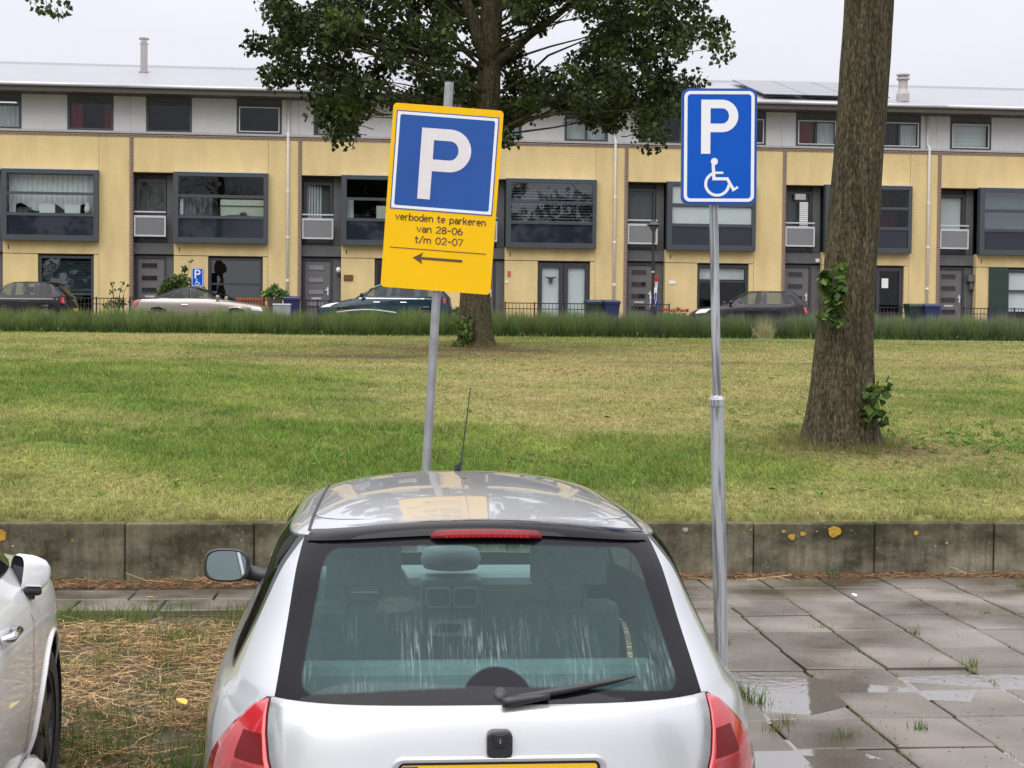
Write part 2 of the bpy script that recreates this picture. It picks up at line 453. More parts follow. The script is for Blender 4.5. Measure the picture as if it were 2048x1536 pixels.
def m_concrete():
    m, n, l, b = new_mat('stained concrete')
    tc = n.new('ShaderNodeTexCoord'); oi = n.new('ShaderNodeObjectInfo')
    geo = n.new('ShaderNodeNewGeometry')
    def noise(scale, st, detail=7, rough=0.65):
        mp = n.new('ShaderNodeMapping'); mp.inputs['Scale'].default_value = st
        l.new(geo.outputs['Position'], mp.inputs[0])
        no = n.new('ShaderNodeTexNoise'); no.inputs['Scale'].default_value = scale; no.inputs['Detail'].default_value = detail; no.inputs['Roughness'].default_value = rough
        l.new(mp.outputs[0], no.inputs['Vector']); return no
    def ramp(src, p0, c0, p1, c1):
        r = n.new('ShaderNodeValToRGB'); e = r.color_ramp.elements
        e[0].position = p0; e[0].color = c0; e[1].position = p1; e[1].color = c1
        l.new(src, r.inputs[0]); return r
    n1 = noise(1.5, (1, 1, 1.6)); n2 = noise(9, (2.2, 2.2, 0.25)); n3 = noise(40, (1, 1, 1))
    base = ramp(n1.outputs['Fac'], 0.38, (0.050, 0.047, 0.024, 1), 0.64, (0.25, 0.226, 0.165, 1))
    st = ramp(n2.outputs['Fac'], 0.34, (0.42, 0.42, 0.37, 1), 0.60, (1, 1, 1, 1))
    mx = n.new('ShaderNodeMix'); mx.data_type = 'RGBA'; mx.blend_type = 'MULTIPLY'; mx.inputs['Factor'].default_value = 0.75
    l.new(base.outputs[0], mx.inputs['A']); l.new(st.outputs[0], mx.inputs['B'])
    sp = n.new('ShaderNodeSeparateXYZ'); l.new(tc.outputs['Object'], sp.inputs[0])
    # dark algae run down from the top edge
    md = n.new('ShaderNodeMath'); md.operation = 'MULTIPLY_ADD'; md.inputs[1].default_value = 0.22
    l.new(n2.outputs['Fac'], md.inputs[0]); l.new(sp.outputs['Z'], md.inputs[2])
    al = ramp(md.outputs[0], 0.42, (1, 1, 1, 1), 0.54, (0.66, 0.66, 0.54, 1))
    m2 = n.new('ShaderNodeMix'); m2.data_type = 'RGBA'; m2.blend_type = 'MULTIPLY'; m2.inputs['Factor'].default_value = 0.9
    l.new(mx.outputs['Result'], m2.inputs['A']); l.new(al.outputs[0], m2.inputs['B'])
    sk = ramp(n3.outputs['Fac'], 0.60, (0, 0, 0, 1), 0.72, (1, 1, 1, 1))
    sp2 = n.new('ShaderNodeMath'); sp2.operation = 'MULTIPLY'; l.new(sk.outputs[0], sp2.inputs[0]); l.new(n1.outputs['Fac'], sp2.inputs[1])
    m3 = n.new('ShaderNodeMix'); m3.data_type = 'RGBA'; m3.inputs['B'].default_value = (0.42, 0.40, 0.36, 1)
    l.new(sp2.outputs[0], m3.inputs['Factor']); l.new(m2.outputs['Result'], m3.inputs['A'])
    l.new(m3.outputs['Result'], b.inputs['Base Color'])
    setv(b, rough=0.8, spec=0.3)
    bp = n.new('ShaderNodeBump'); bp.inputs['Strength'].default_value = 0.4; bp.inputs['Distance'].default_value = 0.01
    l.new(n3.outputs['Fac'], bp.inputs['Height']); l.new(bp.outputs[0], b.inputs['Normal'])
    return m
M['concrete'] = m_concrete()

def m_galv():
    m, n, l, b = new_mat('galvanised steel with water runs')
    tc = n.new('ShaderNodeTexCoord'); mp = n.new('ShaderNodeMapping'); mp.inputs['Scale'].default_value = (26, 26, 1.6)
    l.new(tc.outputs['Object'], mp.inputs[0])
    no = n.new('ShaderNodeTexNoise'); no.inputs['Scale'].default_value = 1.0; no.inputs['Detail'].default_value = 4; no.inputs['Distortion'].default_value = 1.2
    l.new(mp.outputs[0], no.inputs['Vector'])
    r = n.new('ShaderNodeValToRGB'); e = r.color_ramp.elements
    e[0].position = 0.38; e[0].color = (0.17, 0.18, 0.19, 1); e[1].position = 0.52; e[1].color = (0.44, 0.46, 0.48, 1)
    l.new(no.outputs['Fac'], r.inputs[0]); l.new(r.outputs[0], b.inputs['Base Color'])
    setv(b, rough=0.42, metal=0.55)
    return m
M['galv'] = m_galv()
M['galv_plain'] = mat('plain galvanised tube', (0.36, 0.37, 0.38), 0.45, metal=0.5, var=0.25, scale=14)

def m_paver():
    m, n, l, b = new_mat('wet concrete paver')
    geo = n.new('ShaderNodeNewGeometry'); oi = n.new('ShaderNodeObjectInfo')
    n1 = n.new('ShaderNodeTexNoise'); n1.inputs['Scale'].default_value = 1.1; n1.inputs['Detail'].default_value = 6
    n2 = n.new('ShaderNodeTexNoise'); n2.inputs['Scale'].default_value = 120; n2.inputs['Detail'].default_value = 3
    l.new(geo.outputs['Position'], n1.inputs['Vector']); l.new(geo.outputs['Position'], n2.inputs['Vector'])
    r = n.new('ShaderNodeValToRGB'); e = r.color_ramp.elements
    e[0].position = 0.38; e[0].color = (0.074, 0.060, 0.043, 1); e[1].position = 0.68; e[1].color = (0.195, 0.176, 0.148, 1)
    l.new(n1.outputs['Fac'], r.inputs[0])
    mr = n.new('ShaderNodeMapRange'); mr.inputs['To Min'].default_value = 0.8; mr.inputs['To Max'].default_value = 1.15
    l.new(oi.outputs['Random'], mr.inputs[0])
    sc = n.new('ShaderNodeVectorMath'); sc.operation = 'SCALE'; l.new(r.outputs[0], sc.inputs[0]); l.new(mr.outputs[0], sc.inputs['Scale'])
    l.new(sc.outputs[0], b.inputs['Base Color'])
    rr = n.new('ShaderNodeMapRange'); rr.inputs['From Min'].default_value = 0.35; rr.inputs['From Max'].default_value = 0.65
    rr.inputs['To Min'].default_value = 0.12; rr.inputs['To Max'].default_value = 0.5
    l.new(n1.outputs['Fac'], rr.inputs[0]); l.new(rr.outputs[0], b.inputs['Roughness'])
    bp = n.new('ShaderNodeBump'); bp.inputs['Strength'].default_value = 0.25; bp.inputs['Distance'].default_value = 0.004
    l.new(n2.outputs['Fac'], bp.inputs['Height']); l.new(bp.outputs[0], b.inputs['Normal'])
    setv(b, spec=0.5)
    return m
M['paver'] = m_paver()
M['water'] = mat('puddle water', (0.12, 0.108, 0.095), 0.02, spec=0.5, bump=0.02, bscale=14, ior=2.8)
M['soil'] = mat('damp soil', (0.075, 0.052, 0.032), 0.95, c2=(0.035, 0.027, 0.018), scale=6, bump=0.5, bscale=30)
M['asphalt'] = mat('worn paving', (0.15, 0.135, 0.125), 0.8, var=0.25, scale=3, bump=0.2, bscale=150)
M['street'] = mat('clinker street', (0.14, 0.11, 0.10), 0.8, var=0.25, scale=3)
M['kerb'] = mat('pale kerb', (0.24, 0.235, 0.22), 0.8, var=0.2)
M['lichen'] = mat('orange lichen', (0.50, 0.29, 0.03), 0.9, var=0.4, scale=30, bump=0.4, bscale=80)
M['lichen_grey'] = mat('grey lichen', (0.33, 0.33, 0.30), 0.9, var=0.3, scale=30)
# ------------------------------------------------------------------ terrain
def pchip(xk, yk, x):
    xk = np.asarray(xk, float); yk = np.asarray(yk, float); x = np.asarray(x, float)
    h = np.diff(xk); d = np.diff(yk) / h
    m = np.zeros(len(xk)); m[0] = d[0]; m[-1] = d[-1]
    for i in range(1, len(xk) - 1):
        if d[i - 1] * d[i] > 0:
            w1 = 2 * h[i] + h[i - 1]; w2 = h[i] + 2 * h[i - 1]
            m[i] = (w1 + w2) / (w1 / d[i - 1] + w2 / d[i])
    i = np.clip(np.searchsorted(xk, x) - 1, 0, len(h) - 1)
    t = (x - xk[i]) / h[i]
    return ((2 * t**3 - 3 * t**2 + 1) * yk[i] + (t**3 - 2 * t**2 + t) * h[i] * m[i] + (-2 * t**3 + 3 * t**2) * yk[i + 1] + (t**3 - t**2) * h[i] * m[i + 1])

def wall_y(x):                      # front face of the retaining wall
    return 12.24 + 0.08 * np.asarray(x, float)
LZ = ([12.0, 14, 16, 20, 26, 36, 45, 47.6], [0.445, 0.68, 0.87, 1.14, 1.42, 1.70, 1.92, 1.99])
def fbm(x, y, s, seed=0.0):
    """cheap smooth 2-D noise from sines, about -1..1"""
    x = np.asarray(x, float); y = np.asarray(y, float)
    v = 0.0
    for k, (a, f) in enumerate(((0.5, 1.0), (0.28, 2.1), (0.16, 4.3), (0.1, 8.7))):
        p = seed * 7.3 + k * 2.1
        v = v + a * np.sin(f * s * (x * 0.83 + y * 0.56) + p + 1.7 * np.sin(f * s * 0.61 * (x * 0.4 - y * 0.9) + p * 1.3)) * np.cos(f * s * 0.77 * (y * 0.92 - x * 0.37) + 2.2 * p + 1.3 * np.sin(f * s * 0.53 * x + p))
    return v
def lawn_z(x, y):
    y = np.asarray(y, float); q = np.clip(y - wall_y(x), 0, None)
    z = pchip(LZ[0], LZ[1], np.clip(y - 0.08 * np.asarray(x, float) * np.exp(-q / 4.0), 12.0, 47.6))
    near = np.clip((np.asarray(y) - wall_y(x) - 0.2) / 2.0, 0, 1)
    return z + 0.025 * near * fbm(x, y, 0.6, 1)
def blob(x, y, cx, cy, rx, ry):
    d = ((x - cx) / rx) ** 2 + ((y - cy) / ry) ** 2
    return np.exp(-d * 0.9)
GREEN = np.array((0.145, 0.245, 0.038)); LIME = np.array((0.32, 0.375, 0.085)); TAN = np.array((0.50, 0.41, 0.19)); BROWN = np.array((0.155, 0.10, 0.055))
def lawn_tint(x, y):
    """growth of the lawn: lush, mown-pale, dry and bare patches"""
    x = np.asarray(x, float); y = np.asarray(y, float)
    dry = 0.40 + 0.40 * fbm(x, y * 1.6, 0.75, 3) + 0.30 * fbm(x * 1.5, y, 2.6, 5)
    dry += 0.55 * blob(x, y, -0.6, 24.5, 3.2, 4.5) + 0.35 * blob(x, y, 2.5, 20.5, 2.4, 2.2) + 0.45 * blob(x, y, 6.0, 31, 5.0, 5.5) + 0.5 * blob(x, y, -8, 41, 5.0, 3.5)
    dry += 0.45 * blob(x, y, 4.3, 15.2, 1.1, 0.8) + 0.35 * blob(x, y, 0.9, 17.2, 1.0, 1.0) + 0.25 * blob(x, y, 3.0, 13.2, 3.5, 0.5) + 0.25 * blob(x, y, -5.5, 13.8, 2.2, 1.0)
    dry -= 0.95 * blob(x, y, -5.2, 22.5, 3.4, 3.6) + 0.75 * blob(x, y, -2.0, 15.2, 3.4, 1.6) + 0.7 * blob(x, y, 1.0, 14.6, 2.2, 0.9) + 0.5 * blob(x, y, 7.2, 20.5, 2.0, 2.5) + 0.5 * blob(x, y, 5.6, 15.5, 1.0, 1.0)
    dry = np.clip(dry, 0, 1)[..., None]
    lush = np.clip(0.5 + 0.9 * fbm(x, y, 1.4, 9) - 0.6 * (dry[..., 0] - 0.4), 0, 1)[..., None]
    c = (GREEN * lush + LIME * (1 - lush)) * (1 - dry) + (TAN * 0.8 + LIME * 0.2) * dry
    bare = 0.95 * blob(x, y, -0.9, 33.8, 2.6, 2.4) + 0.8 * blob(x, y, -2.6, 29.5, 2.6, 1.2) + 0.75 * blob(x, y, 3.42, 15.6, 1.15, 0.6) + 0.55 * blob(x, y, 3.6, 28.0, 1.6, 0.6) + 0.5 * blob(x, y, 2.2, 26.5, 0.6, 0.35) + 0.5 * blob(x, y, 8.5, 27, 1.8, 0.7)
    bare = np.clip(bare * (1.15 + 0.7 * fbm(x, y, 3.0, 2)), 0, 0.96)[..., None]
    return c * (1 - bare) + BROWN * bare, bare[..., 0]

def sheet(name, xs, ys, zf, m, tint=None, kind='structure'):
    X, Y = np.meshgrid(xs, ys)
    Z = zf(X, Y)
    v = np.stack([X, Y, Z], -1).reshape(-1, 3)
    nx, ny = len(xs), len(ys)
    i = np.arange(ny - 1)[:, None] * nx + np.arange(nx - 1)[None]
    f = np.stack([i, i + 1, i + nx + 1, i + nx], -1).reshape(-1, 4)
    c = None if tint is None else tint(X.ravel(), Y.ravel())
    o = tri_mesh(name, v, f, m, c, smooth=True)
    return tag(o, kind=kind)

def m_lawn():
    m, n, l, b = new_mat('lawn ground')
    a = n.new('ShaderNodeAttribute'); a.attribute_name = 'tint'
    geo = n.new('ShaderNodeNewGeometry')
    no = n.new('ShaderNodeTexNoise'); no.inputs['Scale'].default_value = 16; no.inputs['Detail'].default_value = 6
    mp = n.new('ShaderNodeMapping'); mp.inputs['Scale'].default_value = (1, 0.5, 1)
    l.new(geo.outputs['Position'], mp.inputs[0]); l.new(mp.outputs[0], no.inputs['Vector'])
    mr = n.new('ShaderNodeMapRange'); mr.inputs['From Min'].default_value = 0.3; mr.inputs['From Max'].default_value = 0.7
    mr.inputs['To Min'].default_value = 0.45; mr.inputs['To Max'].default_value = 1.05
    l.new(no.outputs['Fac'], mr.inputs[0])
    sc = n.new('ShaderNodeVectorMath'); sc.operation = 'SCALE'; l.new(a.outputs['Color'], sc.inputs[0]); l.new(mr.outputs[0], sc.inputs['Scale'])
    l.new(sc.outputs[0], b.inputs['Base Color']); setv(b, rough=0.95, spec=0.1)
    bp = n.new('ShaderNodeBump'); bp.inputs['Strength'].default_value = 0.6; bp.inputs['Distance'].default_value = 0.05
    l.new(no.outputs['Fac'], bp.inputs['Height']); l.new(bp.outputs[0], b.inputs['Normal'])
    return m
M['lawn'] = m_lawn()

# the parking level: asphalt behind and around, one sheet to the horizon further out
sheet('ground', np.linspace(-600, 600, 5), np.linspace(-400, 900, 5), lambda X, Y: 0 * X - 0.35, M['asphalt'])
tag(MB().box(-60, 60, -60, 5.6, -0.3, -0.02).build('parking_road', M['asphalt']), kind='structure')
tag(MB().box(-60, 0.70, 5.6, 12.9, -0.3, -0.012).build('parking_bay_soil', M['soil']), kind='structure')
# lawn bank behind the retaining wall
def lawn_grid_y(X, Y): return lawn_z(X, Y)
ys = np.concatenate([np.linspace(0, 1, 30) * 8, np.linspace(8.4, 35.2, 80)])
xs = np.linspace(-26, 26, 209)
Xg, Yo = np.meshgrid(xs, ys)
Yg = wall_y(Xg) + 0.10 + Yo
Yg = np.minimum(Yg, 47.4)
Zg = lawn_z(Xg, Yg); Zg[0] = 0.38; Yg[1] = wall_y(xs) + 0.11; Zg[1] = lawn_z(xs, Yg[1])      # turned down behind the wall
lv = np.stack([Xg, Yg, Zg], -1).reshape(-1, 3)
li = np.arange(len(ys) - 1)[:, None] * len(xs) + np.arange(len(xs) - 1)[None]
lf = np.stack([li, li + 1, li + len(xs) + 1, li + len(xs)], -1).reshape(-1, 4)
lc, _ = lawn_tint(lv[:, 0], lv[:, 1])
tag(tri_mesh('lawn', lv, lf, M['lawn'], lc * 0.62, smooth=True), kind='structure')
tag(MB().box(-60, 60, 47.3, 48.3, 1.2, 1.985).build('hedge_bed', M['soil']), kind='structure')
tag(MB().box(-60, 60, 48.3, 55.0, 1.2, 2.14).build('street', M['street']), kind='structure')
tag(MB().box(-60, 60, 55.0, 90.0, 1.2, 2.26).build('house_pavement', M['street']), kind='structure')
tag(MB().box(-60, 60, 48.28, 48.42, 1.3, 2.2).build('street_kerb', M['kerb'], bevel=0.02), kind='structure')
# pale edging strip between lawn and hedge, shows on the right
tag(MB().add([(6, 44.7, 1.86), (30, 44.9, 1.86), (30, 45.25, 1.86), (6, 44.95, 1.86), (6, 44.7, 1.925), (30, 44.9, 1.935), (30, 45.25, 1.945), (6, 44.95, 1.93)],
              [(0, 3, 2, 1), (4, 5, 6, 7), (0, 1, 5, 4), (1, 2, 6, 5), (2, 3, 7, 6), (3, 0, 4, 7)]).build('path_edging', M['kerb']), kind='structure')

# ------------------------------------------------------------------ retaining wall of concrete elements
wall = thing('retaining_wall', 'low stained grey concrete retaining wall holding back the lawn', 'wall', (0.97, float(wall_y(0.97)), 0.0), math.atan(0.08))
pm = MB().box(0.004, 0.996, 0, 0.14, -0.1, 0.455)
panel_me = pm.mesh('panel', M['concrete'])
for i in range(-9, 12):
    o = link(bpy.data.objects.new('panel', panel_me), wall)
    o.location = (i * 1.0 - 0.0 , random.uniform(-0.004, 0.004), random.uniform(-0.006, 0.006))
    b = o.modifiers.new('edge', 'BEVEL'); b.width = 0.012; b.segments = 2
MB().box(-9, 12, 0.03, 0.13, -0.1, 0.44).build('joint_backing', M['soil'], wall)
def patch_disc(cx, cz, r, y, seed, n=14):
    rr = random.Random(seed)
    pts = []
    for k in range(n):
        a = 2 * PI * k / n
        q = r * (0.75 + 0.45 * rr.random())
        pts.append((cx + q * math.cos(a), y, cz + q * math.sin(a) * 0.9))
    return pts
# positions are metres along the wall, heights above the pavement
for k, (wx, wz, r, mm) in enumerate(((1.66, 0.385, 0.052, 'lichen'), (1.31, 0.34, 0.030, 'lichen'), (1.40, 0.365, 0.022, 'lichen'), (-4.95, 0.36, 0.05, 'lichen'), (0.44, 0.40, 0.024, 'lichen_grey'), (2.34, 0.37, 0.020, 'lichen'), (1.24, 0.385, 0.014, 'lichen'))):
    MB().add([(p[0], p[1], p[2]) for p in patch_disc(wx, wz, r, -0.011, k)], [tuple(range(14))]).build('lichen', M[mm], wall)

for k in range(46):          # small crusty specks around the bigger patches
    wx = random.uniform(-7, 6); wz = random.uniform(0.1, 0.44) ** 0.7 * 0.8
    MB().add(patch_disc(wx, min(wz, 0.43), random.uniform(0.004, 0.013), -0.010, 100 + k, 7), [tuple(range(7))]).build('lichen', M[random.choice(('lichen', 'lichen_grey', 'lichen_grey'))], wall)

# ------------------------------------------------------------------ pavement of concrete tiles
pave = MB().box(0.71, 14, 4.2, 12.6, -0.3, -0.016).build('pavement', M['soil']); tag(pave, kind='structure')
tile_me = None
def tile_mesh(w, d):
    bm = bmesh.new()
    bmesh.ops.create_cube(bm, size=1.0)
    bmesh.ops.scale(bm, vec=(w, d, 0.06), verts=bm.verts)
    bmesh.ops.translate(bm, vec=(0, 0, -0.03), verts=bm.verts)
    bmesh.ops.bevel(bm, geom=[e for e in bm.edges if all(v.co.z > -0.01 for v in e.verts)], offset=0.006, segments=1, affect='EDGES')
    me = bpy.data.meshes.new('paver'); bm.to_mesh(me); bm.free(); me.materials.append(M['paver']); return me
TW, TD = 0.488, 0.565
tile_me = tile_mesh(TW - 0.018, TD - 0.028)
# sunken spots where the water stands
SAGS = ((1.45, 8.25, 0.5, 0.42), (3.2, 8.40, 1.5, 0.38), (1.35, 6.6, 0.5, 0.5), (2.6, 7.6, 0.4, 0.2), (3.0, 6.9, 0.7, 0.35))
def add_tile(parent, x, y, rz, me):
    o = link(bpy.data.objects.new('paver', me), parent)
    dip = max(math.exp(-(((x - a) / c) ** 2 + ((y - b) / d) ** 2)) for a, b, c, d in SAGS)
    o.location = (x, y, 0.031 + random.uniform(-0.003, 0.003) - 0.0065 * dip)
    o.rotation_euler = (random.gauss(0, 0.006), random.gauss(0, 0.006), rz + random.gauss(0, 0.004))
ex = Vector((math.cos(0.11), math.sin(0.11), 0)) * TW
ey = Vector((-0.065, 1, 0)).normalized() * TD
P0 = Vector((1.637, 9.98, 0))            # a joint crossing seen in the photograph
for i in range(-2, 10):
    for j in range(-10, 4):
        c = P0 + ex * (i + 0.5) + ey * (j + 0.5)
        if c.x < 0.95 or c.y > 12.02 + 0.08 * c.x or c.y < 4.7 or c.x > 6.4:
            continue
        add_tile(pave, c.x, c.y, 0.09 if i % 2 else 0.085, tile_me)
strip = MB().box(-9, 1.28, 10.55, 11.75, -0.3, -0.006).build('pavement_strip', M['soil']); tag(strip, kind='structure')
strip_me = tile_mesh(0.585, 0.40)
for i in range(-12, 4):
    for j in range(2):
        x = i * 0.6 + (0.3 if j else 0.0) - 0.35
        add_tile(strip, x, 10.98 + 0.42 * j + 0.08 * x, 0.08, strip_me)

# shallow puddles lying on the tiles
PZ = 0.0282
_pz = [0]
def puddle(pts, z):
    _pz[0] += 1; z = z - 0.0002 * _pz[0]
    pts = [Vector((p[0], p[1], 0)) for p in pts]
    m0 = sum(pts, Vector()) / len(pts)
    pts = [m0 + (p - m0) * 1.3 for p in pts]
    out = []
    n = len(pts)
    for i in range(n):
        a, b, c, d = pts[i - 1], pts[i], pts[(i + 1) % n], pts[(i + 2) % n]
        for t in (0, 0.25, 0.5, 0.75):
            q = 0.5 * ((2 * b) + (c - a) * t + (2 * a - 5 * b + 4 * c - d) * t * t + (3 * b - a - 3 * c + d) * t ** 3)
            out.append((q.x + random.gauss(0, 0.004), q.y + random.gauss(0, 0.006), z))
    return tag(MB().add(out, [tuple(range(len(out)))]).build('puddle', M['water']), kind='structure')
puddle(PUD1 := [(1.20, 8.55), (1.45, 8.62), (1.72, 8.5), (1.86, 8.25), (1.72, 8.05), (1.50, 7.86), (1.30, 7.72), (1.18, 7.9), (1.12, 8.2)], PZ)
puddle(PUD2 := [(2.02, 8.25), (2.2, 8.52), (2.6, 8.66), (3.1, 8.72), (3.9, 8.8), (4.6, 8.7), (4.7, 8.2), (3.6, 8.12), (2.95, 8.15), (2.5, 8.2)], PZ)
puddle(PUD3 := [(1.15, 7.06), (1.45, 7.12), (1.62, 6.95), (1.75, 6.6), (1.7, 6.2), (1.3, 6.0), (1.05, 6.4)], PZ)
puddle([(2.45, 7.05), (2.7, 7.2), (3.0, 7.2), (3.5, 7.25), (3.9, 7.1), (3.4, 6.9), (2.9, 6.6), (2.6, 6.75)], PZ)
# ------------------------------------------------------------------ terrace of row houses
YAW = 0.10
UW = 6.12
def house_root(i):
    u = -14.15 + UW * (i - 2)
    return (u * math.cos(YAW), 58.0 + u * math.sin(YAW), 0.0)
GZ = 2.3            # ground at the facade
TOPZ = 9.12
def window(root, x0, x1, z0, z1, y, frame='slate_frame', fw=0.09, depth=0.10, pane='pane', bars=(), vbars=(), name='window', sash=None):
    """frame (part) with its pane (sub-part); bars = heights, vbars = positions of rails"""
    m = MB()
    m.box(x0, x1, y, y + depth, z1 - fw, z1); m.box(x0, x1, y, y + depth, z0, z0 + fw)
    m.box(x0, x0 + fw, y, y + depth, z0 + fw, z1 - fw); m.box(x1 - fw, x1, y, y + depth, z0 + fw, z1 - fw)
    for b in bars: m.box(x0 + fw, x1 - fw, y + 0.008, y + depth - 0.008, b - fw * 0.42, b + fw * 0.42)
    for b in vbars: m.box(b - fw * 0.5, b + fw * 0.5, y + 0.008, y + depth - 0.008, z0 + fw, z1 - fw)
    f = m.build(name, M[frame], root)
    MB().box(x0 + fw, x1 - fw, y + depth * 0.55, y + depth * 0.55 + 0.012, z0 + fw, z1 - fw).build('pane', M[pane], f)
    if sash:
        s = MB(); t = 0.035; a, b, c, d = x0 + fw, x1 - fw, z0 + fw, z1 - fw
        s.box(a, b, y - 0.012, y + 0.03, d - t, d); s.box(a, b, y - 0.012, y + 0.03, c, c + t)
        s.box(a, a + t, y - 0.012, y + 0.03, c + t, d - t); s.box(b - t, b, y - 0.012, y + 0.03, c + t, d - t)
        s.build('sash', M[sash], f)
    return f
def drape(root, x0, x1, z0, z1, y, m, folds=9, amp=0.035, name='curtain', top_wave=0.0):
    n = max(8, int(folds * 6)); G = []
    for k in range(5):
        t = k / 4
        row = []
        for i in range(n + 1):
            s = i / n
            zz = z0 + (z1 - z0) * t + (top_wave * math.sin(s * PI * 5) * (1 - t))
            row.append((x0 + (x1 - x0) * s, y + amp * math.sin(s * folds * 2 * PI + 0.7 * math.sin(3 * s)) , zz))
        G.append(row)
    return MB().grid(G).build(name, M[m], root, smooth=True)
def slats(root, x0, x1, z0, z1, y, pitch, m, tilt=0.6, kind='stuff'):
    b = MB(); z = z0; h = pitch * 0.5 * math.sin(tilt); d = pitch * 0.5 * math.cos(tilt)
    while z < z1:
        b.add([(x0, y - d, z - h), (x1, y - d, z - h), (x1, y + d, z + h), (x0, y + d, z + h)], [(0, 1, 2, 3)]); z += pitch
    return b.build('blind_slats', M[m], root, kind=kind)

def house(i, label, pipe=False, bay_pane='pane'):
    r = thing('row_house', label, 'house', house_root(i), YAW, 'yellow brick row houses along the street')
    w = MB()
    E = 0.006
    # upper band, right column, band under the bay, lower wall panel, jamb right of the opening
    w.box(0.13, 5.015, 0, 0.3, 7.84, TOPZ); w.box(5.03, UW, 0, 0.3, 2.0, TOPZ)
    w.box(1.6, 5.015, 0, 0.3, 4.815, 5.30)
    w.box(1.6, 2.84, 0, 0.3, 2.0, 4.79); w.box(4.84, 5.015, 0, 0.3, 2.0, 4.79)
    w.box(5.0, 5.045, 0.03, 0.28, 2.0, TOPZ)
    w.build('wall', M['yellow_brick'], r)
    MB().box(1.62, 4.99, 0.04, 0.26, 4.78, 4.83).build('wall_seam', M['dark_wood'], r)
    # party wall pilaster, brick course and coping
    MB().box(-0.0, 0.125, -0.035, 0.62, 2.0, TOPZ).build('pilaster', M['brown_brick'], r)
    MB().box(0, UW, -0.03, 0.3, TOPZ, 9.235).build('brick_course', M['brown_brick'], r)
    MB().box(0, UW, -0.06, 0.42, 9.238, 9.315).build('coping', M['coping'], r)
    # recess: back and side walls, soffit, floor slab
    d = MB()
    d.box(0.125, 1.6, 0.62, 0.75, 4.9, 7.84); d.box(0.125, 1.6, 0.62, 0.75, 2.0, 4.86)
    d.box(1.602, 1.66, 0.302, 0.75, 2.0, 5.28)
    d.build('recess_wall', M['dark_panel'], r)
    MB().box(1.30, 1.598, 0.40, 0.618, 5.29, 7.83).build('recess_panel', M['dark_panel'], r)
    MB().box(1.30, 1.598, 0.40, 0.618, 2.0, 4.80).build('recess_panel', M['dark_panel'], r)
    MB().box(0.127, 1.598, 0.28, 0.618, 4.86, 5.27).build('floor_slab', M['dark_panel'], r)
    MB().box(0.127, 1.598, 0.12, 0.618, 7.80, 7.838).build('recess_soffit', M['dark_wood'], r)
    # top storey
    ts = 0.25
    tw_ = MB()
    for a, b in ((0, 0.55), (2.21, 3.84), (5.50, UW)): tw_.box(a, b, ts + 0.12, ts + 0.3, 9.3, 10.7)
    tw_.box(0.55, 2.21, ts + 0.12, ts + 0.3, 10.44, 10.7); tw_.box(3.84, 5.50, ts + 0.12, ts + 0.3, 10.44, 10.7)
    tw_.build('top_wall', M['dark_panel'], r)
    for a, b in ((0.004, 0.548), (2.212, 3.838), (5.502, UW - 0.004)):
        MB().box(a, b, ts, ts + 0.115, 9.32, 10.7).build('facade_panel', M['grey_panel'], r)
    for a in (0.55, 3.84):
        MB().box(a + 0.002, a + 1.658, ts + 0.01, ts + 0.11, 10.44, 10.7).build('facade_panel', M['dark_panel'], r)
    # roof with eave, gutter and soffit
    rf = MB()
    rf.add([(0, -0.75, 10.86), (UW, -0.75, 10.86), (UW, 6.2, 12.72), (0, 6.2, 12.72), (0, 13.2, 10.86), (UW, 13.2, 10.86),
            (0, -0.75, 10.80), (UW, -0.75, 10.80), (UW, 6.2, 12.55), (0, 6.2, 12.55), (0, 13.2, 10.80), (UW, 13.2, 10.80)],
           [(0, 1, 2, 3), (3, 2, 5, 4), (6, 9, 8, 7), (9, 10, 11, 8), (0, 6, 7, 1), (4, 5, 11, 10), (0, 3, 9, 6), (3, 4, 10, 9), (1, 7, 8, 2), (2, 8, 11, 5)])
    roof = rf.build('roof', M['roof_metal'], r)
    MB().tube([(0.0, -0.79, 10.84), (UW, -0.79, 10.84)], 0.065, 10).build('gutter', M['gutter'], roof, smooth=True)
    MB().box(0.003, UW - 0.003, 6.12, 6.28, 12.70, 12.78).build('ridge_cap', M['gutter'], roof)
    for s in range(2):
        MB().box(s * UW / 2 + 0.01, (s + 1) * UW / 2 - 0.01, -0.72, 0.40, 10.62, 10.66).build('soffit_board', M['soffit'], roof)
    MB().box(0, UW, -0.745, -0.715, 10.60, 10.80).build('fascia', M['soffit'], roof)
    # shell behind, dim rooms
    sh = MB()
    sh.box(0, UW, 12.0, 12.3, 2, 10.8); sh.box(0.002, UW - 0.002, 3.2, 3.3, 2.0, 10.7); sh.box(0.13, UW - 0.02, 0.76, 3.18, 7.84, 9.1)
    sh.box(0.13, UW - 0.02, 0.76, 3.18, 4.8, 5.25); sh.box(-0.0, 0.1, 0.63, 12.0, 2.0, 10.7); sh.box(UW - 0.1, UW, 0.31, 12.0, 2.0, 10.7)
    sh.box(1.7, 1.8, 0.78, 3.1, 5.28, 7.8)
    sh.build('room_shell', M['room'], r)
    # french balcony door with rail and balustrade
    bd = window(r, 0.20, 1.27, 5.30, 7.62, 0.40, frame='charcoal_frame', fw=0.10, name='balcony_door')
    rl = MB(); rl.box(0.15, 1.30, 0.06, 0.10, 6.37, 6.42)
    ra = rl.build('balcony_rail', M['alu'], r)
    fm = MB(); fm.box(0.15, 1.30, 0.05, 0.09, 6.18, 6.26); fm.box(0.15, 1.30, 0.05, 0.09, 5.49, 5.55)
    fm.box(0.15, 0.205, 0.05, 0.09, 5.55, 6.18); fm.box(1.245, 1.30, 0.05, 0.09, 5.55, 6.18)
    bl = fm.build('balustrade', M['alu'], r)
